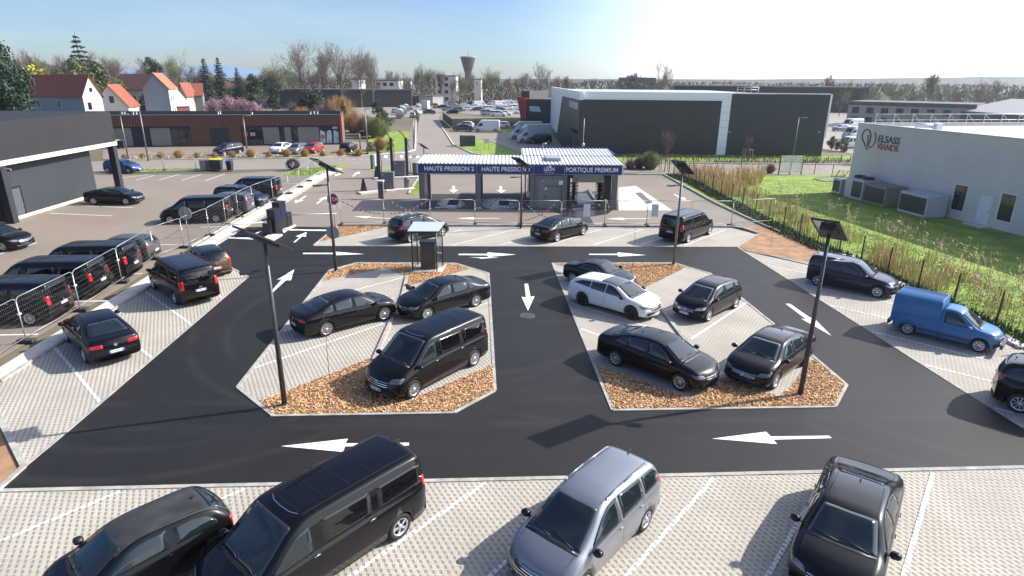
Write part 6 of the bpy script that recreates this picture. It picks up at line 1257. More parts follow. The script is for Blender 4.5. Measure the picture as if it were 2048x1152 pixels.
def tape(u0, z0, u1, z1, lab, v=451):
    A = G(u0, v) + Vector((0, -.06, z0)); B = G(u1, v) + Vector((0, -.06, z1)); mb = MB(); n = 18
    for i in range(n):
        a = A.lerp(B, i / n); b = A.lerp(B, (i + 1) / n); sg = lambda t: -.22 * math.sin(math.pi * t); a.z += sg(i / n); b.z += sg((i + 1) / n)
        mb.add([a + Vector((0, 0, -.035)), b + Vector((0, 0, -.035)), b + Vector((0, 0, .035)), a + Vector((0, 0, .035)), a + Vector((0, .004, -.035)), b + Vector((0, .004, -.035)), b + Vector((0, .004, .035)), a + Vector((0, .004, .035))], [(0, 1, 2, 3), (7, 6, 5, 4), (0, 3, 7, 4), (1, 5, 6, 2), (3, 2, 6, 7), (0, 4, 5, 1)], i % 2)
    tag(mb.build('barrier_tape', [M('tape_red', (.5, .03, .03), .5), M_DOORW]), lab, 'barrier tape', 'red and white tape on the mesh fence')
tape(688, 1.85, 765, .9, 'red and white tape sloping down on the leftmost mesh panel by the STOP sign'); tape(782, 1.9, 858, .8, 'red and white tape falling to the right above the black people carrier'); tape(782, .9, 856, 1.9, 'red and white tape rising to the right above the black people carrier')
tape(1052, 1.7, 1106, .6, 'red and white tape falling to the right below the LÉON panel', 453); tape(1050, .5, 1108, 1.7, 'red and white tape rising to the right below the LÉON panel', 453)
for u, v, lb in ((1172, 453, 'white paper notice on the mesh panel below the wash gantry'), (1307, 453, 'white paper notice on the mesh panel behind the black van')):
    p = G(u, v); mb = MB(); mb.box((p.x, p.y - .05, 1.25), (.5, .01, .95)); tag(mb.build('paper_notice', M('paper', (.6, .62, .66), .7, var=.06, scale=5)), lb, 'notice')
def wire_fence(px, h, label, wires=7):
    P = [G(*p) for p in px]; r = empty('wire_fence', P[0]); tag(r, label, 'fence'); m_ = M('fence_dark_green', (.012, .018, .014), .5)
    for p in P: q = p - P[0]; mb = MB(); mb.box((q.x, q.y, h / 2), (.055, .055, h)); mb.build('post', m_, r)
    mb = MB()
    for a, b in zip(P, P[1:]):
        a = a - P[0]; b = b - P[0]
        for k in range(wires): z = .08 + k * (h - .12) / (wires - 1); mb.tube(a + Vector((0, 0, z)), b + Vector((0, 0, z)), .0035, n=3, caps=False)
        n = int((b - a).length / .22)
        for i in range(n): q = a.lerp(b, i / n); mb.tube(q + Vector((0, 0, .08)), q + Vector((0, 0, h - .04)), .002, n=3, caps=False)
    mb.build('wire_mesh', m_, r)
wire_fence([(1347, 347), (1376, 360), (1391, 366), (1407, 377), (1424, 384), (1441, 393), (1462, 404), (1484, 414), (1510, 427), (1536, 443), (1566, 459), (1598, 474), (1634, 489), (1677, 507), (1720, 526), (1773, 552), (1834, 580), (1905, 611), (1990, 652), (2090, 700)], 1.7, 'long dark wire fence between the car park and the reeds')
wire_fence([(1337, 349), (1385, 350), (1432, 351), (1480, 351), (1514, 351), (1557, 350), (1602, 350), (1628, 349), (1663, 355), (1700, 347)], 1.55, 'dark wire fence between the lawn and the street')
def slat_panel():
    A, B = G(1557, 349), G(1602, 349); W_ = Wall(A, B); r = empty('slatted_panel', (0, 0, 0)); tag(r, 'white slatted timber panel standing at the edge of the lawn', 'panel')
    for s0 in (0, W_.L / 2, W_.L): mb = MB(); W_.box(mb, s0 - .05, s0 + .05, 0, 2.3, 0, .1); mb.build('post', M('weathered_post', (.10, .07, .05), .9), r)
    for k in range(9):
        mb = MB(); W_.box(mb, .05, W_.L - .05, .25 + k * .23, .25 + k * .23 + .14, .04, .04); mb.build('slat', M('white_slat', (.88, .86, .82), .8, var=.1), r)
slat_panel()
def picnic():
    p = G(1690, 353); r = empty('picnic_table', p, R(10)); tag(r, 'wooden picnic table on the lawn beside the pale hall', 'picnic table'); m_ = M('picnic_wood', (.42, .27, .14), .8, var=.15)
    mb = MB(); [mb.lo(-.9, .9, -.36 + k * .19, -.20 + k * .19, .72, .76) for k in range(4)]; mb.build('table_top', m_, r)
    for s in (1, -1): mb = MB(); mb.lo(-.9, .9, s * .72 - .13, s * .72 + .13, .42, .46); mb.build('bench', m_, r)
    for x in (-.6, .6):
        for s in (1, -1): mb = MB(); mb.tube((x, s * .75, 0), (x, s * .25, .72), .05, n=4); mb.build('leg', m_, r)
    mb = MB(); p = G(1672, 360); mb.box((p.x, p.y, .04), (4.5, 2, .08), R(10)); tag(mb.build('timber_deck', M('deck_grey', (.2, .19, .17), .9)), 'flat grey timber deck on the lawn near the picnic table', 'deck')
picnic()
def bin_(base, label, lid, body, w_=1.2, h=1.15, name='wheelie_bin'):
    p = G(*base); r = empty(name, p); tag(r, label, 'bin'); mb = MB(); a = w_ / 2; V = [(-a * .85, -.3, .12), (a * .85, -.3, .12), (a * .85, .3, .12), (-a * .85, .3, .12), (-a, -.38, h), (a, -.38, h), (a, .38, h), (-a, .38, h)]
    mb.add(V, [(3, 2, 1, 0), (4, 5, 6, 7), (0, 1, 5, 4), (1, 2, 6, 5), (2, 3, 7, 6), (3, 0, 4, 7)]); mb.build('bin_body', body, r)
    mb = MB(); mb.add([(-a - .03, -.42, h + .01), (a + .03, -.42, h + .01), (a + .03, .42, h + .1), (-a - .03, .42, h + .1), (-a - .03, -.42, h + .06), (a + .03, -.42, h + .06), (a + .03, .42, h + .16), (-a - .03, .42, h + .16)], [(3, 2, 1, 0), (4, 5, 6, 7), (0, 1, 5, 4), (1, 2, 6, 5), (2, 3, 7, 6), (3, 0, 4, 7)]); mb.build('lid', lid, r)
    for x in (-a * .7, a * .7): mb = MB(); mb.tube((x - .03, -.28, .1), (x + .03, -.28, .1), .1, n=10); mb.build('castor', M_BLACKP, r)
M_BIN = M('bin_dark', (.02, .022, .026), .6); M_YL = M('bin_yellow', (.62, .50, .03), .5); M_BL = M('bin_blue', (.02, .08, .35), .5)
bin_((434, 341), 'large dark bin with yellow lid on the verge by the street', M_YL, M_BIN, 1.35, 1.25); bin_((461, 342), 'narrow dark bin with blue lid on the verge by the street', M_BL, M_BIN, .6, 1.15)
bin_((233, 297), 'bin with yellow lid in front of the brown shops', M_YL, M_BIN, 1.2); bin_((245, 297), 'bin with blue lid in front of the brown shops', M_BL, M_BIN, 1.0)
for u, lb, c in ((408, 'pale grey utility cabinet left of the bins on the verge', (.30, .31, .28)), (418, 'dark grey utility cabinet left of the bins on the verge', (.10, .10, .11))):
    p = G(u, 341); r = empty('utility_cabinet', p); tag(r, lb, 'cabinet'); mb = MB(); mb.lo(-.33, .33, -.2, .2, 0, 1.15); mb.build('casing', M('cab%d' % u, c, .6), r); mb = MB(); mb.lo(-.36, .36, -.23, .23, 1.15, 1.2); mb.build('lid', M_GREYM, r)
p = G(587, 341); r = empty('cable_bundle', p); tag(r, 'dark round bundle of netting on the green verge by the fence', 'bundle'); rnd = random.Random(8); mb = MB()
for k in range(26): mb.xf(Matrix()); n_ = 14; a, b = rnd.uniform(0, 3.1), rnd.uniform(-.5, .5); q = Matrix.Rotation(a, 3, 'Z') @ Matrix.Rotation(b, 3, 'X'); rr = rnd.uniform(.4, .7); pts = [q @ Vector((rr * 1.2 * math.cos(t * 6.2832 / n_), 0, rr * math.sin(t * 6.2832 / n_))) + Vector((0, 0, .7)) for t in range(n_ + 1)]; mb.path(pts, .03, 4)
mb.build('netting', M('net_dark', (.03, .03, .032), .8), r)
for b_, lb in (((1328, 345), 'young bare street tree with a timber stake frame'), ((1490, 347), 'small bare street tree with a stake frame by the lawn')):
    pass
p = G(973, 300); r = empty('small_sign', p); tag(r, 'small white sign board at the corner of the warehouse yard', 'sign'); mb = MB(); mb.lo(-.4, .4, -.02, .02, 1.0, 1.7); mb.build('board', M_DOORW, r); [MB().tube((x, .03, 0), (x, .03, 1.7), .03).build('post', M_STEEL, r) for x in (-.3, .3)]
p = G(935, 292); r = empty('planter_box', p, R(20)); tag(r, 'grey green container stack on the corner of the side street', 'container'); mb = MB(); mb.lo(-1.1, 1.1, -.8, .8, 0, 1.7); mb.build('casing', M('planter_green', (.06, .08, .075), .8, var=.3), r); mb = MB(); [mb.lo(-1.12, 1.12, -.83, -.8, .2 + k * .3, .3 + k * .3) for k in range(5)]; mb.build('slats', M_DSTEEL, r)
# dark slatted fence of the far yard
def board_fence(px, h, label, m_):
    P = [G(*p) for p in px]; r = empty('board_fence'); tag(r, label, 'fence')
    for a, b in zip(P, P[1:]):
        W_ = Wall(a, b); n = max(1, int(W_.L / 2.6))
        for k in range(n):
            s0, s1 = k * W_.L / n, (k + 1) * W_.L / n; mb = MB()
            for j in range(7): W_.box(mb, s0 + .05, s1 - .05, .1 + j * h / 7, .1 + (j + .86) * h / 7, 0, .05)
            mb.build('board_panel', m_, r); mb = MB(); W_.box(mb, s0 - .06, s0 + .06, 0, h + .1, .03, .1); mb.build('post', M_DSTEEL, r)
board_fence([(886, 240), (904, 256), (1045, 252)], 1.9, 'dark board fence round the green yard left of the dark office', M('board_dark', (.012, .012, .014), .8))
# ================================================================ FAR VEHICLES
P_TRUCK = paint('truck_white', (.62, .66, .70), 0, .5, .3); P_GREEN = paint('dull_green_paint', (.05, .075, .06), .2, .4); P_PALE = paint('pale_blue_paint', (.38, .48, .52), .2, .4)
GZ = .016
COLS = {'white': P_WHITE, 'black': P_BLACK, 'grey': P_GREY, 'silver': P_SILVER, 'blue': P_DBLUE, 'navy': P_NAVY, 'red': P_RED, 'yellow': P_YEL, 'green': P_GREEN, 'pale': P_PALE, 'truck': P_TRUCK}
KN = {'sedan': 'saloon', 'hatch': 'hatchback', 'mpv': 'people carrier', 'van': 'van', 'highvan': 'high roofed van', 'suv': 'off-road car', 'wagon': 'estate car', 'estate': 'estate car', 'coupe': 'coupe'}
def far_car(u, v, ang, kind, colr, where, group=None):
    nm = 'parked_van' if 'van' in kind else 'parked_car'; key = ('far', kind, colr)
    if key in protos: root = copy_tree(protos[key])
    else: root = make_car(kind, COLS[colr], name=nm, lod=1, cat='van' if 'van' in kind else 'car', spokes=6); protos[key] = root
    c = G(u, v); root.location = (c.x, c.y, .016); root.rotation_euler = (0, 0, R(ang)); cn = {'truck': 'white', 'pale': 'pale blue', 'navy': 'dark blue'}.get(colr, colr)
    root['label'] = cn + ' ' + KN[kind] + ' ' + where
    if group: root['group'] = group
for a in [(457, 309, 245, 'mpv', 'navy', 'parked in front of the brown shops, near the middle lamp'), (563, 305, 262, 'sedan', 'white', 'in front of the brown shops'), (596, 307, 262, 'hatch', 'silver', 'in front of the brown shops'), (628, 305, 262, 'hatch', 'red', 'in front of the brown shops'), (698, 304, 85, 'hatch', 'black', 'seen from behind at the right end of the brown shops'),
          (527, 214, 200, 'highvan', 'pale', 'behind the brown shops, left of the bushes'), (560, 214, 200, 'van', 'green', 'behind the brown shops, left of the dark conifer'), (543, 209, 20, 'sedan', 'white', 'in the yard behind the brown shops'), (507, 212, 200, 'hatch', 'grey', 'in the yard behind the pink blossom'),
          (836, 229, 75, 'hatch', 'white', 'at the far end of the side street, the nearer of two'), (829, 235, 78, 'hatch', 'silver', 'at the left kerb of the side street'), (857, 228, 175, 'sedan', 'green', 'crossing the end of the side street'), (871, 216, 100, 'van', 'yellow', 'at the end of the side street'), (837, 214, 95, 'sedan', 'white', 'beside the low dark garage'),
          (926, 262, 172, 'sedan', 'grey', 'in front of the white high roofed van'), (931, 256, 172, 'hatch', 'white', 'behind the grey saloon by the board fence'), (973, 264, 180, 'highvan', 'white', 'standing alone by the board fence'), (1003, 256, 175, 'hatch', 'white', 'half hidden behind the high roofed white van'),
          (1078, 287, 195, 'suv', 'navy', 'in the shade at the foot of the warehouse'),
          (803, 222, 110, 'van', 'white', 'by the covered trailers left of the side street'), (818, 219, 110, 'sedan', 'silver', 'beside the black hall, nearest the side street'), (790, 226, 110, 'hatch', 'pale', 'left of the covered trailers'),
          (1702, 258, 200, 'highvan', 'white', 'farthest of the white vans left of the pale hall'), (1708, 278, 200, 'highvan', 'truck', 'middle one of the white vans left of the pale hall'), (1700, 296, 190, 'van', 'white', 'nearest of the white vans left of the pale hall'), (1682, 262, 200, 'sedan', 'silver', 'in the yard left of the pale hall')]: far_car(*a)
rnd = random.Random(21); yard = [(888, 217), (905, 211), (921, 210), (940, 213), (960, 215), (982, 222), (1001, 214), (1015, 220), (1029, 219), (896, 222), (913, 224), (935, 222), (978, 231), (996, 233), (968, 209), (985, 210), (951, 209), (1018, 212), (930, 214), (875, 209), (1010, 231), (958, 222), (1000, 222), (913, 217), (946, 217), (1034, 211), (890, 209), (905, 228), (1040, 228)]
yk = ['sedan', 'hatch', 'mpv', 'van', 'highvan', 'van', 'highvan', 'hatch', 'van', 'sedan', 'mpv', 'hatch', 'van', 'van', 'suv', 'van', 'sedan', 'highvan', 'hatch', 'sedan', 'hatch', 'sedan', 'hatch', 'sedan', 'mpv', 'van', 'sedan', 'hatch', 'hatch']; yc = ['navy', 'silver', 'grey', 'navy', 'white', 'white', 'white', 'white', 'white', 'silver', 'grey', 'white', 'pale', 'white', 'blue', 'white', 'silver', 'white', 'white', 'silver', 'white', 'grey', 'blue', 'silver', 'white', 'truck', 'white', 'black', 'white']
for i, (u, v) in enumerate(yard): far_car(u, v, rnd.choice((10, 15, 190, 20, 200)), yk[i], yc[i], 'in the crowded yard below the water tower, ' + ('front' if v > 220 else 'middle' if v > 213 else 'back') + ' rows, ' + ('left' if u < 920 else 'centre' if u < 980 else 'right') + ' part', 'vehicles parked in the far yard')
def box_truck(u, v, ang, lb):
    c = G(u, v); r = make_car('highvan', P_TRUCK, 'box_truck', lod=1, cat='truck', spokes=6); r.location = (c.x, c.y, .016); r.rotation_euler = (0, 0, R(ang)); r['label'] = lb
    mb = MB(); mb.lo(-3.3, .95, -1.1, 1.1, .75, 3.1); mb.build('cargo_box', M('cargo_white', (.42, .47, .50), .6, var=.05), r); mb = MB(); mb.lo(-3.34, .98, -1.13, 1.13, 3.1, 3.15); mb.lo(-3.34, .98, -1.13, 1.13, .68, .75); mb.build('box_trim', M_STEEL, r)
    mb = MB(); mb.add([(.95, -.95, 2.45), (.95, .95, 2.45), (1.9, .7, 2.45), (1.9, -.7, 2.45), (.98, -.95, 3.05), (.98, .95, 3.05)], [(0, 3, 2, 1), (3, 4, 5, 2), (0, 4, 3), (1, 2, 5), (0, 1, 5, 4)]); mb.build('wind_deflector', P_TRUCK, r, fix=True)
box_truck(1047, 278, 187, 'white box truck by the warehouse, the one farther from the camera'); box_truck(1064, 285, 187, 'white box truck by the warehouse, the one nearer the camera'); box_truck(853, 219, 85, 'pale box truck standing at the end of the side street')
for k, (u, v) in enumerate(((800, 236), (806, 229), (812, 223))):
    p = G(u, v); r = empty('covered_trailer', p, R(100)); tag(r, 'white covered trailer left of the side street, ' + ('nearest', 'middle', 'farthest')[k] + ' of three', 'trailer'); mb = MB(); mb.tube((-2.6, 0, 1.3), (2.6, 0, 1.3), 1.1, n=16); mb.lo(-2.6, 2.6, -1.1, 1.1, .6, 1.3); mb.build('canopy', M('canopy_white', (.6, .6, .56), .7), r); mb = MB(); mb.lo(-2.6, 2.6, -1.0, 1.0, .4, .6); mb.build('chassis', M_DSTEEL, r)
    for s in (1, -1): mb = MB(); mb.tube((0, s * 1.0, .35), (0, s * 1.15, .35), .35, n=14); mb.build('wheel', TYRE, r)
# ================================================================ VEGETATION
from mathutils import noise
M_BARK = M('bark_grey_brown', (.12, .095, .07), .9, var=.2); M_TWIG = M('twig_brown', (.165, .125, .092), .9, island=.2); M_TWIGR = M('twig_reddish', (.20, .12, .08), .9, island=.25); M_TWIGG = M('twig_olive_green', (.17, .19, .07), .9, island=.3)
M_NEED = M('needle_dark_green', (.022, .048, .022), .8, island=.45); M_LEAF = M('leaf_dark', (.02, .05, .018), .7, island=.5); M_LEAFO = M('leaf_olive', (.09, .11, .03), .8, island=.4); M_YELLOW = M('blossom_yellow', (.40, .36, .04), .8, island=.3)
M_PINK = M('blossom_pink', (.42, .24, .30), .8, island=.35); M_GOLD = M('twig_golden', (.38, .23, .08), .85, island=.35); M_PALEB = M('blossom_white', (.60, .55, .50), .8, island=.2)
def bare_tree(name, seed, h=15, spread=.36, up=.35, tw=.045, lean=0, twm=None, n1=9, green=None):
    rnd = random.Random(seed); r = empty(name); tr = MB(); cr = MB()
    def rv(): return Vector((rnd.uniform(-1, 1), rnd.uniform(-1, 1), rnd.uniform(-1, 1)))
    def branch(p, d, ln, rad, lv):
        seg = 3 if lv < 3 else 2; q = p
        for k in range(seg):
            d = (d + rv() * (.10 if lv == 0 else .20) + Vector((0, 0, up * .22))).normalized(); e = q + d * ln / seg; r0 = rad * (1 - .75 * k / seg) ; r1 = rad * (1 - .75 * (k + 1) / seg)
            if lv <= 2: tr.tube(q, e, r0, max(r1, .02), 5 if lv < 2 else 3, caps=False)
            else:
                s = d.cross(rv()).normalized() * max(r0, tw * .5); cr.add([q - s, q + s, e + s * .5, e - s * .5], [(0, 1, 2, 3)])
            if lv < 4:
                nc = {0: (0, 2, n1 - 2)[k], 1: (1, 2, 3)[k], 2: (1, 2, 3)[k], 3: (1, 2, 3)[k]}[lv]
                for j in range(nc):
                    t = rnd.random() * .85; b = q.lerp(e, t); a = d.orthogonal().normalized(); a = Matrix.Rotation(rnd.uniform(0, 6.283), 3, d) @ a
                    nd = (d * (.75 if lv == 0 else .8) + a * rnd.uniform(.5, 1.0) * spread * 2.2 + Vector((0, 0, up * .5))).normalized()
                    branch(b, nd, ln * rnd.uniform(.42, .66) * (1.25 if lv == 0 else 1), r0 * .55, lv + 1)
            q = e
        if lv in (3, 4):
            for j in range(3):
                dd = (d + rv() * .9).normalized(); e = q + dd * rnd.uniform(.35, .9); s = dd.cross(rv()).normalized() * tw * .4; cr.add([q - s, q + s, e], [(0, 1, 2)])
                if green and rnd.random() < green:
                    e2 = e + rv() * .15; s2 = rv() * .16; s3 = rv() * .16; cr.add([e2, e2 + s2, e2 + s3], [(0, 1, 2)], 1)
    branch(Vector((0, 0, 0)), Vector((lean, 0, 1)).normalized(), h * .55, h * .017, 0)
    tr.build('trunk', M_BARK, r); cr.build('crown', [twm or M_TWIG, M_LEAFO], r)
    hh = max(v[2] for v in cr.v); r['hh'] = hh; return r, hh
def leaf_cloud(mb, c, rad, n, s, rnd, mi=0, flat=1.0, hollow=.5):
    for k in range(n):
        d = Vector((rnd.gauss(0, 1), rnd.gauss(0, 1), rnd.gauss(0, 1))).normalized(); t = rad * (hollow + (1 - hollow) * rnd.random() ** .7); p = Vector(c) + Vector((d.x * t, d.y * t, d.z * t * flat))
        a = Vector((rnd.uniform(-1, 1), rnd.uniform(-1, 1), rnd.uniform(-1, 1))).normalized() * s * rnd.uniform(.6, 1.3); b = a.cross(d + Vector((.01, .02, .03))).normalized() * s * rnd.uniform(.4, .8); mb.add([p - a, p + b, p + a, p - b], [(0, 1, 2, 3)], mi)
def bushy(name, seed, h, w_, mat, s=.22, n=3200, clumps=26, trunk=.12, shape='round', mat2=None):
    rnd = random.Random(seed); r = empty(name); mb = MB(); z0 = h * trunk
    for k in range(clumps):
        an = rnd.uniform(0, 6.283); t = rnd.random() ** .6
        zz = rnd.random(); prof = {'round': math.sin(math.pi * min(.95, max(.12, zz * .9 + .08))), 'col': .75, 'dome': math.sqrt(max(.05, 1 - zz * zz))}[shape]
        c = Vector((math.cos(an) * w_ / 2 * t * prof, math.sin(an) * w_ / 2 * t * prof, z0 + (h - z0) * (.08 + .84 * zz))); leaf_cloud(mb, c, w_ * rnd.uniform(.13, .22), n // clumps, s, rnd, rnd.random() < .3 and mat2 is not None)
    mb.build('crown', [mat, mat2] if mat2 else mat, r)
    tr = MB(); tr.tube((0, 0, 0), (.1, 0, h * .6), h * .025 + .04, .04, 6)
    for k in range(5): an = k * 1.25; tr.tube((0, 0, h * .15), (math.cos(an) * w_ * .3, math.sin(an) * w_ * .3, h * .7), .05, .02, 4)
    tr.build('trunk', M_BARK, r); r['hh'] = h; return r, h
def conifer(name, seed, h, w_, droop=.25, mat=None, layers=22, s=.3, open_=0):
    rnd = random.Random(seed); r = empty(name); mb = MB(); tr = MB(); tr.tube((0, 0, 0), (0, 0, h), h * .018 + .05, .03, 6)
    for L_ in range(layers):
        z = h * (.08 + .90 * L_ / layers); rad = w_ / 2 * (1 - (L_ / layers)) ** .8 + .15; nb = 9 if rad > 1 else 6
        for k in range(nb):
            an = 6.283 * (k + rnd.random() * .8) / nb; rr = rad * rnd.uniform(.6, 1.1); e = Vector((math.cos(an) * rr, math.sin(an) * rr, z - droop * rr + rnd.uniform(-.2, .2))); b = Vector((0, 0, z))
            tr.tube(b, e, .04, .01, 3, caps=False); nn = int((9 if open_ else 15) * max(.5, rr / 1.5))
            for j in range(nn):
                t = rnd.uniform(.2, 1.05); p = b.lerp(e, t); sd = Vector((-math.sin(an), math.cos(an), 0)) * rnd.uniform(-1, 1) * rr * .22 * (1.2 - t * .6); q = p + sd + Vector((0, 0, rnd.uniform(-.18, .08))); a = Vector((rnd.uniform(-1, 1), rnd.uniform(-1, 1), rnd.uniform(-.5, .2))).normalized() * s; c_ = Vector((rnd.uniform(-1, 1), rnd.uniform(-1, 1), rnd.uniform(-.6, .3))).normalized() * s * .6; mb.add([q - a, q + c_, q + a, q - c_], [(0, 1, 2, 3)])
    mb.build('crown', mat or M_NEED, r); tr.build('trunk', M_BARK, r); r['hh'] = h; return r, h
def twiggy(name, seed, h, w_, mat, n=1600):
    rnd = random.Random(seed); r = empty(name); mb = MB()
    for k in range(n):
        an = rnd.uniform(0, 6.283); t = rnd.random() ** .5 * w_ * .18; b = Vector((math.cos(an) * t, math.sin(an) * t, 0)); an += rnd.uniform(-.6, .6); tt = rnd.random(); hh = h * rnd.uniform(.45, 1) * (1 - .45 * tt * tt); e = b + Vector((math.cos(an) * w_ * .5 * tt, math.sin(an) * w_ * .5 * tt, hh)); m_ = b.lerp(e, .55) + Vector((0, 0, hh * .12)); s = Vector((-math.sin(an), math.cos(an), 0)) * .02
        mb.add([b - s, b + s, m_ + s, m_ - s, e], [(0, 1, 2, 3), (3, 2, 4)])
        for j in range(3): q = m_.lerp(e, rnd.random()); d = Vector((rnd.uniform(-1, 1), rnd.uniform(-1, 1), rnd.uniform(.2, 1))).normalized() * h * .12; mb.add([q - s * .8, q + s * .8, q + d], [(0, 1, 2)])
    mb.build('crown', mat, r); tr = MB(); [tr.tube((0, 0, 0), (math.cos(k) * .2, math.sin(k) * .2, h * .4), .05, .02, 4) for k in range(6)]; tr.build('trunk', M_BARK, r); r['hh'] = h; return r, h
TP = {}
def tree_at(x, y, h, key, label, group=None, rz=None, cat='tree', sxy=None):
    first, hh = TP[key]
    if not first.get('used'): o = first; first['used'] = 1
    else:
        o = copy_tree(first)
    o.location = (x, y, 0); s = h / hh; o.scale = ((sxy or s), (sxy or s), s); o.rotation_euler = (0, 0, rz if rz is not None else (x * 7.3) % 6.28); o['label'] = label; o['category'] = cat
    if group: o['group'] = group
    elif 'group' in o: del o['group']
    return o
for k in range(5): TP['bare%d' % k] = bare_tree('bare_tree', 10 + k, 15, .34, .42, .05, twm=(M_TWIG, M_TWIGR, M_TWIG, M_TWIGG, M_TWIG)[k], green=.25 if k == 3 else None)
for k in range(3): TP['slim%d' % k] = bare_tree('slender_bare_tree', 30 + k, 15, .20, .62, .05, twm=(M_TWIG, M_TWIGR, M_TWIG)[k])
for k in range(2): TP['plane%d' % k] = bare_tree('plane_tree', 50 + k, 20, .38, .40, .055, n1=12)
TP['green'] = bare_tree('budding_tree', 60, 14, .36, .35, .05, twm=M_TWIGG, green=.8)
def sapling(name, h):
    rnd = random.Random(61); r = empty(name); tr = MB(); cr = MB(); q = Vector((0, 0, 0))
    for k in range(8): e = q + Vector((rnd.uniform(-.03, .03), rnd.uniform(-.03, .03), h / 8)); tr.tube(q, e, .016 - k * .0014, .0145 - k * .0014, 5); q = e
    for k in range(9): b = Vector((0, 0, h * rnd.uniform(.55, .95))); an = rnd.uniform(0, 6.283); l = rnd.uniform(.2, .5); m_ = b + Vector((math.cos(an) * l * .6, math.sin(an) * l * .6, l * .7)); cr.tube(b, m_, .006, .004, 3); cr.tube(m_, m_ + Vector((math.cos(an) * l * .2, math.sin(an) * l * .2, l * .5)), .004, .002, 3)
    tr.build('trunk', M_BARK, r); cr.build('crown', M_TWIG, r); r['hh'] = h; return r, h
TP['sapl'] = sapling('sapling', 3)
TP['pine'] = bushy('pine_tree', 70, 16, 12, M_NEED, .34, 7500, 60, .08, mat2=M_LEAF); TP['spruce'] = conifer('spruce_tree', 71, 16, 7.5, .35, None, 22, .32); TP['cedar'] = conifer('cedar_tree', 72, 17, 9, .18, None, 16, .42, open_=1)
TP['ivy'] = bushy('ivy_clad_tree', 73, 12, 6, M_LEAF, .24, 3800, 34, .05, 'col'); TP['dconf'] = bushy('yew_tree', 74, 7, 6.5, M_LEAF, .2, 5200, 44, .02, 'dome'); TP['olive'] = bushy('olive_green_tree', 75, 8, 6, M_LEAFO, .2, 3600, 34, .1)
TP['yellow'] = bushy('yellow_shrub', 76, 4, 4, M_YELLOW, .16, 2200, 20, .05); TP['pink'] = bushy('pink_blossom_tree', 77, 4.2, 7, M_PINK, .12, 6500, 44, .1, 'dome', mat2=M_TWIG); TP['white'] = bushy('white_blossom_tree', 78, 5, 7, M_PALEB, .2, 2200, 24, .1, 'dome')
TP['gold'] = twiggy('golden_twig_shrub', 79, 5, 6, M_GOLD); TP['brown'] = twiggy('brown_twig_shrub', 80, 4, 5, M_TWIGR); TP['shrub'] = bushy('green_shrub', 81, 1.6, 1.8, M_LEAFO, .08, 1400, 14, .02, 'dome'); TP['greentw'] = twiggy('green_twig_shrub', 82, 2.4, 3, M_TWIGG)
def sky_tree(u, top, d, key, label, group=None, sxy=None, cat='tree'):
    p = at_d(u, d); h = CAM_H + (160 - top + (u - 1024) * .0094) * (math.hypot(p.x, p.y) / F_PX) * .97; return tree_at(p.x, p.y, max(2.5, h), key, label, group, sxy=sxy, cat=cat)
for a in [(0, 98, 112, 'pine', 'huge dark pine at the left edge behind the dark hall', None, .72), (-45, 110, 118, 'pine', 'second dark pine cut by the left edge of the photo'), (72, 140, 185, 'yellow', 'yellow-green shrub behind the red roof at the far left'), (168, 84, 200, 'cedar', 'tall dark cedar behind the red roofed house'), (150, 126, 185, 'olive', 'olive green tree at the foot of the tall cedar'), (196, 132, 190, 'olive', 'olive tree right of the tall cedar'),
          (344, 106, 215, 'bare3', 'tall budding tree above the orange roofed house'), (412, 120, 215, 'spruce', 'left one of the two dark spruces behind the hipped house'), (440, 118, 220, 'spruce', 'right one of the two dark spruces behind the hipped house'), (475, 136, 230, 'spruce', 'small dark spruce right of the hipped house'), (545, 122, 205, 'green', 'broad budding tree left of the tall plane trees'), (540, 150, 203, 'ivy', 'ivy clad trunk below the broad budding tree'), (506, 148, 210, 'ivy', 'small dark ivy clad tree right of the hipped house'),
          (600, 86, 235, 'plane0', 'leftmost of the tall bare plane trees'), (643, 88, 238, 'plane1', 'second tall bare plane tree from the left'), (682, 90, 232, 'plane0', 'third tall bare plane tree from the left'), (745, 92, 228, 'plane1', 'rightmost of the tall bare plane trees'), (720, 104, 240, 'plane0', 'bare plane tree between the third and the rightmost one'),
          (622, 180, 150, 'dconf', 'dark round yew behind the brown shops'), (676, 186, 150, 'gold', 'large golden twig shrub behind the brown shops'), (652, 196, 140, 'brown', 'brown twig shrub between the yew and the golden shrub'), (590, 196, 150, 'brown', 'brown twig shrub left of the dark yew'), (600, 206, 138, 'gold', 'small golden shrub below the dark yew'), (682, 194, 134, 'spruce', 'tiny spruce in front of the golden shrub'),
          (752, 196, 150, 'ivy', 'dark leafy tree in front of the black hall'), (763, 216, 128, 'olive', 'olive green bush right of the brown shops'), (725, 222, 122, 'brown', 'brown twig shrub at the right end of the brown shops'), (703, 214, 128, 'gold', 'golden shrub at the right end of the brown shops'), (748, 226, 117, 'greentw', 'greenish twig shrub at the corner plot'),
          (842, 126, 330, 'green', 'light green round tree left of the water tower'), (1083, 124, 310, 'bare0', 'broad bare tree standing above the others right of the water tower'), (985, 132, 300, 'green', 'thin budding tree just right of the water tower'), (1322, 122, 300, 'bare1', 'pale bare tree above the middle of the warehouse'), (1266, 148, 320, 'ivy', 'small dark evergreen above the warehouse roof'), (1772, 188, 240, 'white', 'white blossoming tree behind the beige office'), (1862, 140, 210, 'slim0', 'tall slender bare tree above the grey shed'), (1658, 142, 260, 'slim1', 'slender bare tree above the right end of the warehouse')]: sky_tree(*a)
for k, (u, top, d) in enumerate(((418, 196, 150), (447, 193, 148), (478, 197, 147), (502, 203, 146))): sky_tree(u, top, d, 'pink', 'pink blossoming shrub behind the shop roof, ' + ('leftmost', 'second', 'third', 'rightmost')[k] + ' of four', 'pink blossoming shrubs', sxy=.8)
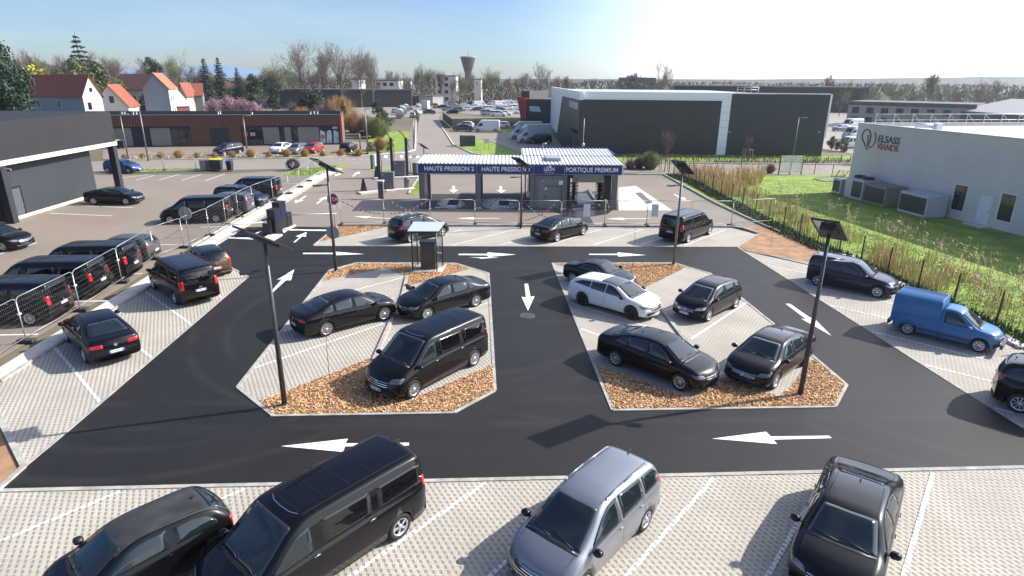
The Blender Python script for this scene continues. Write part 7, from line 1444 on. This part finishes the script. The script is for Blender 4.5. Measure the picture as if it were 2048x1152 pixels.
# woodland on the skyline: individually placed trees
rnd = random.Random(99)
def prof(u):
    pts = [(-100, 120), (60, 112), (130, 106), (230, 122), (300, 118), (400, 132), (480, 138), (560, 130), (800, 138), (930, 140), (1100, 146), (1250, 152), (1400, 160), (1700, 160), (1900, 158), (2150, 162)]
    for (a, b), (c, d) in zip(pts, pts[1:]):
        if a <= u <= c: return b + (d - b) * (u - a) / (c - a)
    return 150
kk = ['bare0', 'bare1', 'bare2', 'bare3', 'bare4', 'slim0', 'slim1', 'slim2', 'slim0', 'slim1']
zones = [(-60, 'behind the houses at the left'), (380, 'behind the plane trees'), (780, 'around the water tower'), (1120, 'above the warehouse'), (1700, 'beyond the offices at the right')]
for i in range(235):
    u = -60 + 2190 * (i + rnd.random()) / 235; d = rnd.uniform(270, 430)
    if u < 560: d = rnd.uniform(215, 330)
    if u > 1690: d = rnd.uniform(200, 340)
    zn = [z for z in zones if u >= z[0]][-1][1]; key = rnd.choice(kk)
    if u > 1500 and rnd.random() < .5: key = rnd.choice(['green', 'bare3', 'bare3'])
    if u < 560 and rnd.random() < .12: key = 'ivy'
    sky_tree(u, prof(u) + rnd.uniform(-3, 26), d, key, 'winter tree in the wood ' + zn, 'trees of the wood on the skyline ' + zn)
# undergrowth of the wood: brush nobody could count
def brush(name, u0, u1, d0, d1, h, n, mats, label, s=.5):
    rnd = random.Random(int(u0) + 5); mb = MB()
    for k in range(n):
        u = rnd.uniform(u0, u1); d = rnd.uniform(d0, d1); p = at_d(u, d); z = h * rnd.random() ** 1.5; q = Vector((p.x, p.y, z)); a = Vector((rnd.uniform(-1, 1), rnd.uniform(-1, 1), rnd.uniform(.2, 1.6))).normalized() * s * rnd.uniform(.6, 1.6); b = a.cross(Vector((rnd.uniform(-1, 1), rnd.uniform(-1, 1), rnd.uniform(-1, 1)))).normalized() * s * .28
        mb.add([q - a, q + b, q + a, q - b], [(0, 1, 2, 3)], rnd.randrange(len(mats)))
    return tag(mb.build(name, mats), label, 'undergrowth', kind='stuff')
MB_ = [M('brush_brown', (.085, .062, .042), .95, island=.35), M('brush_olive', (.065, .068, .035), .95, island=.35), M('brush_grey', (.085, .073, .06), .95, island=.3)]
brush('undergrowth', -120, 560, 235, 330, 9, 9000, MB_, 'brown and olive undergrowth of the wood behind the houses', .8)
brush('undergrowth', 560, 1110, 290, 400, 9, 9000, MB_, 'brown undergrowth of the wood below the water tower', .85)
brush('undergrowth', 1110, 2200, 300, 420, 10, 13000, [MB_[1], MB_[2], M('brush_pale', (.20, .20, .12), .95, island=.3)], 'pale olive undergrowth of the wood at the right', 1.0)
# far hills
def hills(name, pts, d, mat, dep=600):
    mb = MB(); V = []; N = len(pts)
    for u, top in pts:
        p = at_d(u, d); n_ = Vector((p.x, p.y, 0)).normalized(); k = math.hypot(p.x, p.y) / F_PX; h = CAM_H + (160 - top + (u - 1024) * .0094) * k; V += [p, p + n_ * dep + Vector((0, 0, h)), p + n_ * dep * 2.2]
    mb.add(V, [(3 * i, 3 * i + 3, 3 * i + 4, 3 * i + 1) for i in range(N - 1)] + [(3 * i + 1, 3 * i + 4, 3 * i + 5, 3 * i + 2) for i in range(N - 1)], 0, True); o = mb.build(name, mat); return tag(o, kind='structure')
hills('hills', [(-400, 150), (-100, 146), (100, 144), (250, 139), (380, 138), (430, 132), (480, 135), (540, 145), (640, 156), (760, 162)], 5200, M('haze_blue_hill', (.16, .25, .36), .95), 900)  # blue of distant haze put into the hill colour
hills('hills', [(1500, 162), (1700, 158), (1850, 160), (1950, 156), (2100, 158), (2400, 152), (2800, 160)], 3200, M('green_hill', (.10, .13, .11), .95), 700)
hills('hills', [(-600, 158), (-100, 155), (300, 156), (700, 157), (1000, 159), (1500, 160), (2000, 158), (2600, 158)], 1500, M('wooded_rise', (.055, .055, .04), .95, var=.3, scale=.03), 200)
# --- chips on the mulch beds
def scatter_poly(px, dens, rnd):
    P = [G(*p) for p in px]; from mathutils.geometry import tessellate_polygon
    for t in tessellate_polygon([P]):
        a, b, c = [P[i] for i in t]; ar = abs((b - a).cross(c - a).z) / 2
        for k in range(int(ar * dens)):
            r1, r2 = math.sqrt(rnd.random()), rnd.random(); yield a * (1 - r1) + b * (r1 * (1 - r2)) + c * (r1 * r2)
rnd = random.Random(12); mb = MB()
for bed in BEDS:
    for p in scatter_poly(bed, 520 if bed is not BEDS[4] else 260, rnd):
        s = rnd.uniform(.022, .062); wd = rnd.uniform(.008, .018); an = rnd.uniform(0, 6.283); tl = rnd.uniform(-.7, .7); rl = rnd.uniform(-.6, .6); d = Vector((math.cos(an) * math.cos(tl), math.sin(an) * math.cos(tl), math.sin(tl))) * s; n_ = Vector((-math.sin(an) * math.cos(rl), math.cos(an) * math.cos(rl), math.sin(rl))) * wd; c = p + Vector((0, 0, .03 + rnd.random() * .035))
        mb.add([c - d - n_, c + d - n_, c + d * .8 + n_, c - d * .9 + n_], [(0, 1, 2, 3)])
tag(mb.build('wood_chips', M_CHIP), 'orange-brown wood chips covering the planting beds', 'wood chips', kind='stuff')
# --- grass, weeds and reeds by the right fence
def blades(name, px, dens, h0, h1, mat, label, w_=.02, cat='grass', seed=3, bend=.3, kind='stuff', clump=0):
    rnd = random.Random(seed); mb = MB()
    for p in scatter_poly(px, dens, rnd):
        if clump and noise.noise(Vector((p.x * .55, p.y * .38, seed))) + .6 * noise.noise(Vector((p.x * 1.7, p.y * 1.3, seed))) < clump + rnd.uniform(-.1, .1): continue
        h = rnd.uniform(h0, h1); an = rnd.uniform(0, 6.283); d = Vector((math.cos(an), math.sin(an), 0)); s = Vector((-d.y, d.x, 0)) * w_ * rnd.uniform(.6, 1.4); m_ = p + d * h * bend * .3 + Vector((0, 0, h * .6)); e = p + d * h * bend * rnd.uniform(.4, 1.5) + Vector((0, 0, h * rnd.uniform(.85, 1))); mb.add([p - s, p + s, m_ + s * .7, m_ - s * .7, e], [(0, 1, 2, 3), (3, 2, 4)])
    return tag(mb.build(name, mat), label, cat, kind=kind)
FN = [(1347, 350), (1391, 366), (1441, 393), (1484, 414), (1536, 443), (1598, 474), (1677, 507), (1773, 552), (1834, 580), (1905, 611), (1990, 652), (2090, 700)]
def band(off0, off1, i0=0, i1=None):
    P = [G(*p) for p in FN[i0:i1]]; return P, off0, off1
def band_px(o0, o1, i0=0, i1=None):
    P = [G(*p) for p in FN[i0:i1]]; a = [p + Vector((o0, 0, 0)) for p in P]; b = [p + Vector((o1, 0, 0)) for p in P]; return a + b[::-1]
def scatter_world(P, dens, rnd):
    from mathutils.geometry import tessellate_polygon
    for t in tessellate_polygon([P]):
        a, b, c = [P[i] for i in t]; ar = abs((b - a).cross(c - a).z) / 2
        for k in range(int(ar * dens)):
            r1, r2 = math.sqrt(rnd.random()), rnd.random(); yield a * (1 - r1) + b * (r1 * (1 - r2)) + c * (r1 * r2)
_sp = scatter_poly
def scatter_poly(px, dens, rnd): return scatter_world(px, dens, rnd) if isinstance(px[0], Vector) else _sp(px, dens, rnd)
blades('grass', band_px(.3, 6), 45, .03, .10, M_BLADE, 'bright green grass behind the long wire fence', .022)
blades('grass', [Vector((27, 70, 0)), Vector((46, 70, 0)), Vector((33, 46, 0)), Vector((33, 30, 0)), Vector((24, 30, 0))], 14, .03, .08, M_BLADE, 'bright green grass of the lawn by the pale hall', .03, seed=5)
blades('weeds', band_px(-1.1, .4), 150, .08, .38, M('weed_green', (.045, .085, .03), .8, island=.45), 'dark green weeds along the kerb under the long wire fence', .03, 'weeds', 7)
blades('dry_grass', band_px(.2, 4.2, 0, 9), 44, .4, 1.25, M_DRY, 'dry straw coloured grass behind the long wire fence', .013, 'dry grass', 9, .25, clump=.03)
blades('dry_grass', band_px(.3, 5.0, 6), 40, .5, 1.4, M_DRY, 'tall dry grass by the wire fence near the blue van', .014, 'dry grass', 19, .25, clump=.2)
blades('dry_grass', [G(1338, 348), G(1460, 351), G(1530, 352), G(1520, 372), G(1400, 364)], 42, .8, 2.1, M_DRY, 'dense dry reeds at the far corner of the lawn', .022, 'dry grass', 11, .22, clump=-.12)
blades('dry_grass', [G(1345, 350), G(1395, 365), G(1445, 392), G(1500, 392), G(1440, 360)], 22, .8, 1.9, M_DRY, 'dry reeds behind the far part of the wire fence', .02, 'dry grass', 31, .22)
blades('grass', [(265, 345), (270, 338.5), (448, 337.5), (466, 338.5)], 60, .05, .15, M_BLADE, 'grass on the verge with the bins', .03, seed=41)
blades('grass', [(555, 350), (610, 338), (675, 330), (672, 337), (640, 351)], 60, .05, .18, M_BLADE, 'grass on the verge beside the fence end', .03, seed=42)
blades('grass', [(828, 369), (842, 351), (860, 348), (860, 384), (838, 387), (819, 387)], 80, .05, .12, M_BLADE, 'grass patch at the left post of the car wash', .02, seed=43)
blades('dry_grass', [(240, 320), (600, 315), (730, 309), (726, 306), (600, 312.5), (240, 317)], 10, .15, .7, M_DRY, 'dry ornamental grass along the shop forecourt', .03, 'dry grass', 44)
blades('dry_grass', [(1245, 325), (1700, 328), (1700, 318), (1245, 317)], 5, .2, .9, M('mauve_brush', (.16, .12, .10), .9, island=.4), 'low brown brush along the street below the warehouse', .04, 'dry grass', 45)
blades('grass', [(1245, 316), (1640, 318), (1640, 313), (1245, 309)], 5, .15, .45, M_BLADE, 'rough grass at the foot of the warehouse', .05, seed=46)
def reed_clump(x, y, h, seed, label):
    rnd = random.Random(seed); mb = MB(); st = MB()
    for k in range(rnd.randint(5, 8)):
        b = Vector((rnd.gauss(0, .28), rnd.gauss(0, .28), 0)); e = b + Vector((rnd.gauss(0, .22), rnd.gauss(0, .22), h * rnd.uniform(.6, 1))); st.tube(b, e, .014, .006, 4)
        for j in range(6):
            q = b.lerp(e, rnd.uniform(.25, 1)); an = rnd.uniform(0, 6.283); d = Vector((math.cos(an), math.sin(an), 0)); ln = rnd.uniform(.18, .42); s = Vector((-d.y, d.x, 0)) * .018; m_ = q + d * ln * .5 + Vector((0, 0, .10)); e2 = q + d * ln + Vector((0, 0, -.10)); mb.add([q - s, q + s, m_ + s, m_ - s, e2], [(0, 1, 2, 3), (3, 2, 4)])
    r = empty('reed_clump', (x, y, 0)); tag(r, label, 'reeds', 'dry reed clumps behind the wire fence'); mb.build('leaves', M('reed_leaf', (.55, .44, .27), .8, island=.35), r); st.build('stalk', M_DRY, r)
rnd = random.Random(77); RC = [(1700, 455), (1762, 470), (1800, 478), (1812, 492), (1850, 500), (1880, 520), (1905, 530), (1950, 545), (1985, 550), (2030, 575), (2045, 610), (1990, 600), (1940, 590), (1880, 570), (1560, 400), (1590, 430), (1500, 385), (1470, 372), (1620, 445), (1655, 432), (2075, 640), (1965, 625)]
for i, (u, v) in enumerate(RC): p = G(u, v); reed_clump(p.x, p.y, rnd.uniform(1.3, 2.3), 300 + i, 'dry reed clump with drooping pale leaves, ' + ('far part of the lawn' if v < 460 else 'middle of the fence' if v < 540 else 'near the right edge of the photo'))
for u, v, h, lb in ((662, 779, 2.9, 'thin bare sapling on the left island beside the tall lamp'), (1264, 546, 2.7, 'thin bare sapling on the upper chip bed of the right island'), (1541, 494, 1.6, 'thin bare sapling on the bare dirt bed')):
    p = G(u, v); tree_at(p.x, p.y, h, 'sapl', lb, cat='sapling')
for u, v, h, lb in ((1328, 344, 5.2, 'young bare street tree with stakes left of the reeds'), (1493, 322, 3.6, 'young bare tree in front of the white strip of the warehouse'), (1176, 306, 3.4, 'young bare tree at the warehouse corner'), (835, 262, 4.5, 'thin bare tree on the pavement of the side street')):
    p = G(u, v); tree_at(p.x, p.y, h, 'slim2', lb, cat='tree')
def stakes(u, v, lb):
    p = G(u, v); r = empty('tree_stakes', p); tag(r, lb, 'stake frame')
    for x, y in ((-.5, -.5), (.5, -.5), (.5, .5), (-.5, .5)): MB().tube((x, y, 0), (x, y, 1.7), .04).build('stake', M('stake_wood', (.25, .22, .17), .9), r)
    mb = MB(); [mb.tube((a, b, 1.65), (c, d, 1.65), .03) for a, b, c, d in ((-.55, -.5, .55, -.5), (-.55, .5, .55, .5), (-.5, -.5, -.5, .5), (.5, -.5, .5, .5))]; mb.build('rail', MATS['stake_wood'], r)
stakes(1328, 344, 'timber stake frame round the young street tree left of the reeds'); stakes(1493, 323, 'timber stake frame round the young tree by the white strip')
for k, (u, v, key, h, lb) in enumerate([(1278, 336, 'brown', 1.6, 'brown shrub at the street behind the car wash'), (1300, 338, 'greentw', 2.3, 'green twig shrub behind the right end of the car wash'), (1260, 338, 'brown', 1.3, 'low brown shrub beside the car wash roof'), (740, 303, 'shrub', 1.3, 'low green shrub beside the corner lamp'), (760, 300, 'gold', 2.2, 'golden shrub on the green corner plot'), (778, 302, 'yellow', 1.6, 'yellow green shrub on the corner plot'), (1730, 330, 'olive', 2.5, 'round shrub by the yard left of the pale hall'), (1682, 303, 'shrub', 2.0, 'green shrub at the right foot of the warehouse'), (1662, 300, 'olive', 2.2, 'dark olive shrub below the white corner of the warehouse'), (1540, 346, 'brown', 1.2, 'low brown shrub at the street edge of the lawn'), (640, 222, 'shrub', 3, 'green hedge bush behind the shops')]):
    p = G(u, v); tree_at(p.x, p.y, h, key, lb, cat='shrub')
rnd = random.Random(31)
for k in range(14): u = 250 + k * 36; p = G(u, 318 - k * .45); tree_at(p.x, p.y, rnd.uniform(.8, 1.5), 'gold', 'tuft of golden ornamental grass along the shop forecourt', 'golden grass tufts along the forecourt', cat='grass tuft')
# drop templates never placed
for k_, (o, h_) in TP.items():
    if not o.get('used'):
        for c in [c for c in bpy.data.objects if c.parent == o]: bpy.data.objects.remove(c)
        bpy.data.objects.remove(o)
for o in bpy.data.objects:
    for q in ('used', 'hh'):
        if q in o: del o[q]

# ================================================================ HAZE
hz = MB(); hz.lo(-700, 900, -60, 900, -1.2, 45)
hm = bpy.data.materials.new('haze_air'); hm.use_nodes = True; hn = hm.node_tree; hn.nodes.clear(); ho = hn.nodes.new('ShaderNodeOutputMaterial'); hv = hn.nodes.new('ShaderNodeVolumePrincipled')
hv.inputs['Density'].default_value = .00022; hv.inputs['Color'].default_value = (.86, .92, 1, 1); hv.inputs['Anisotropy'].default_value = .55; hn.links.new(hv.outputs[0], ho.inputs['Volume'])
tag(hz.build('haze', hm), 'thin pale spring haze over the whole site', 'haze', kind='stuff')
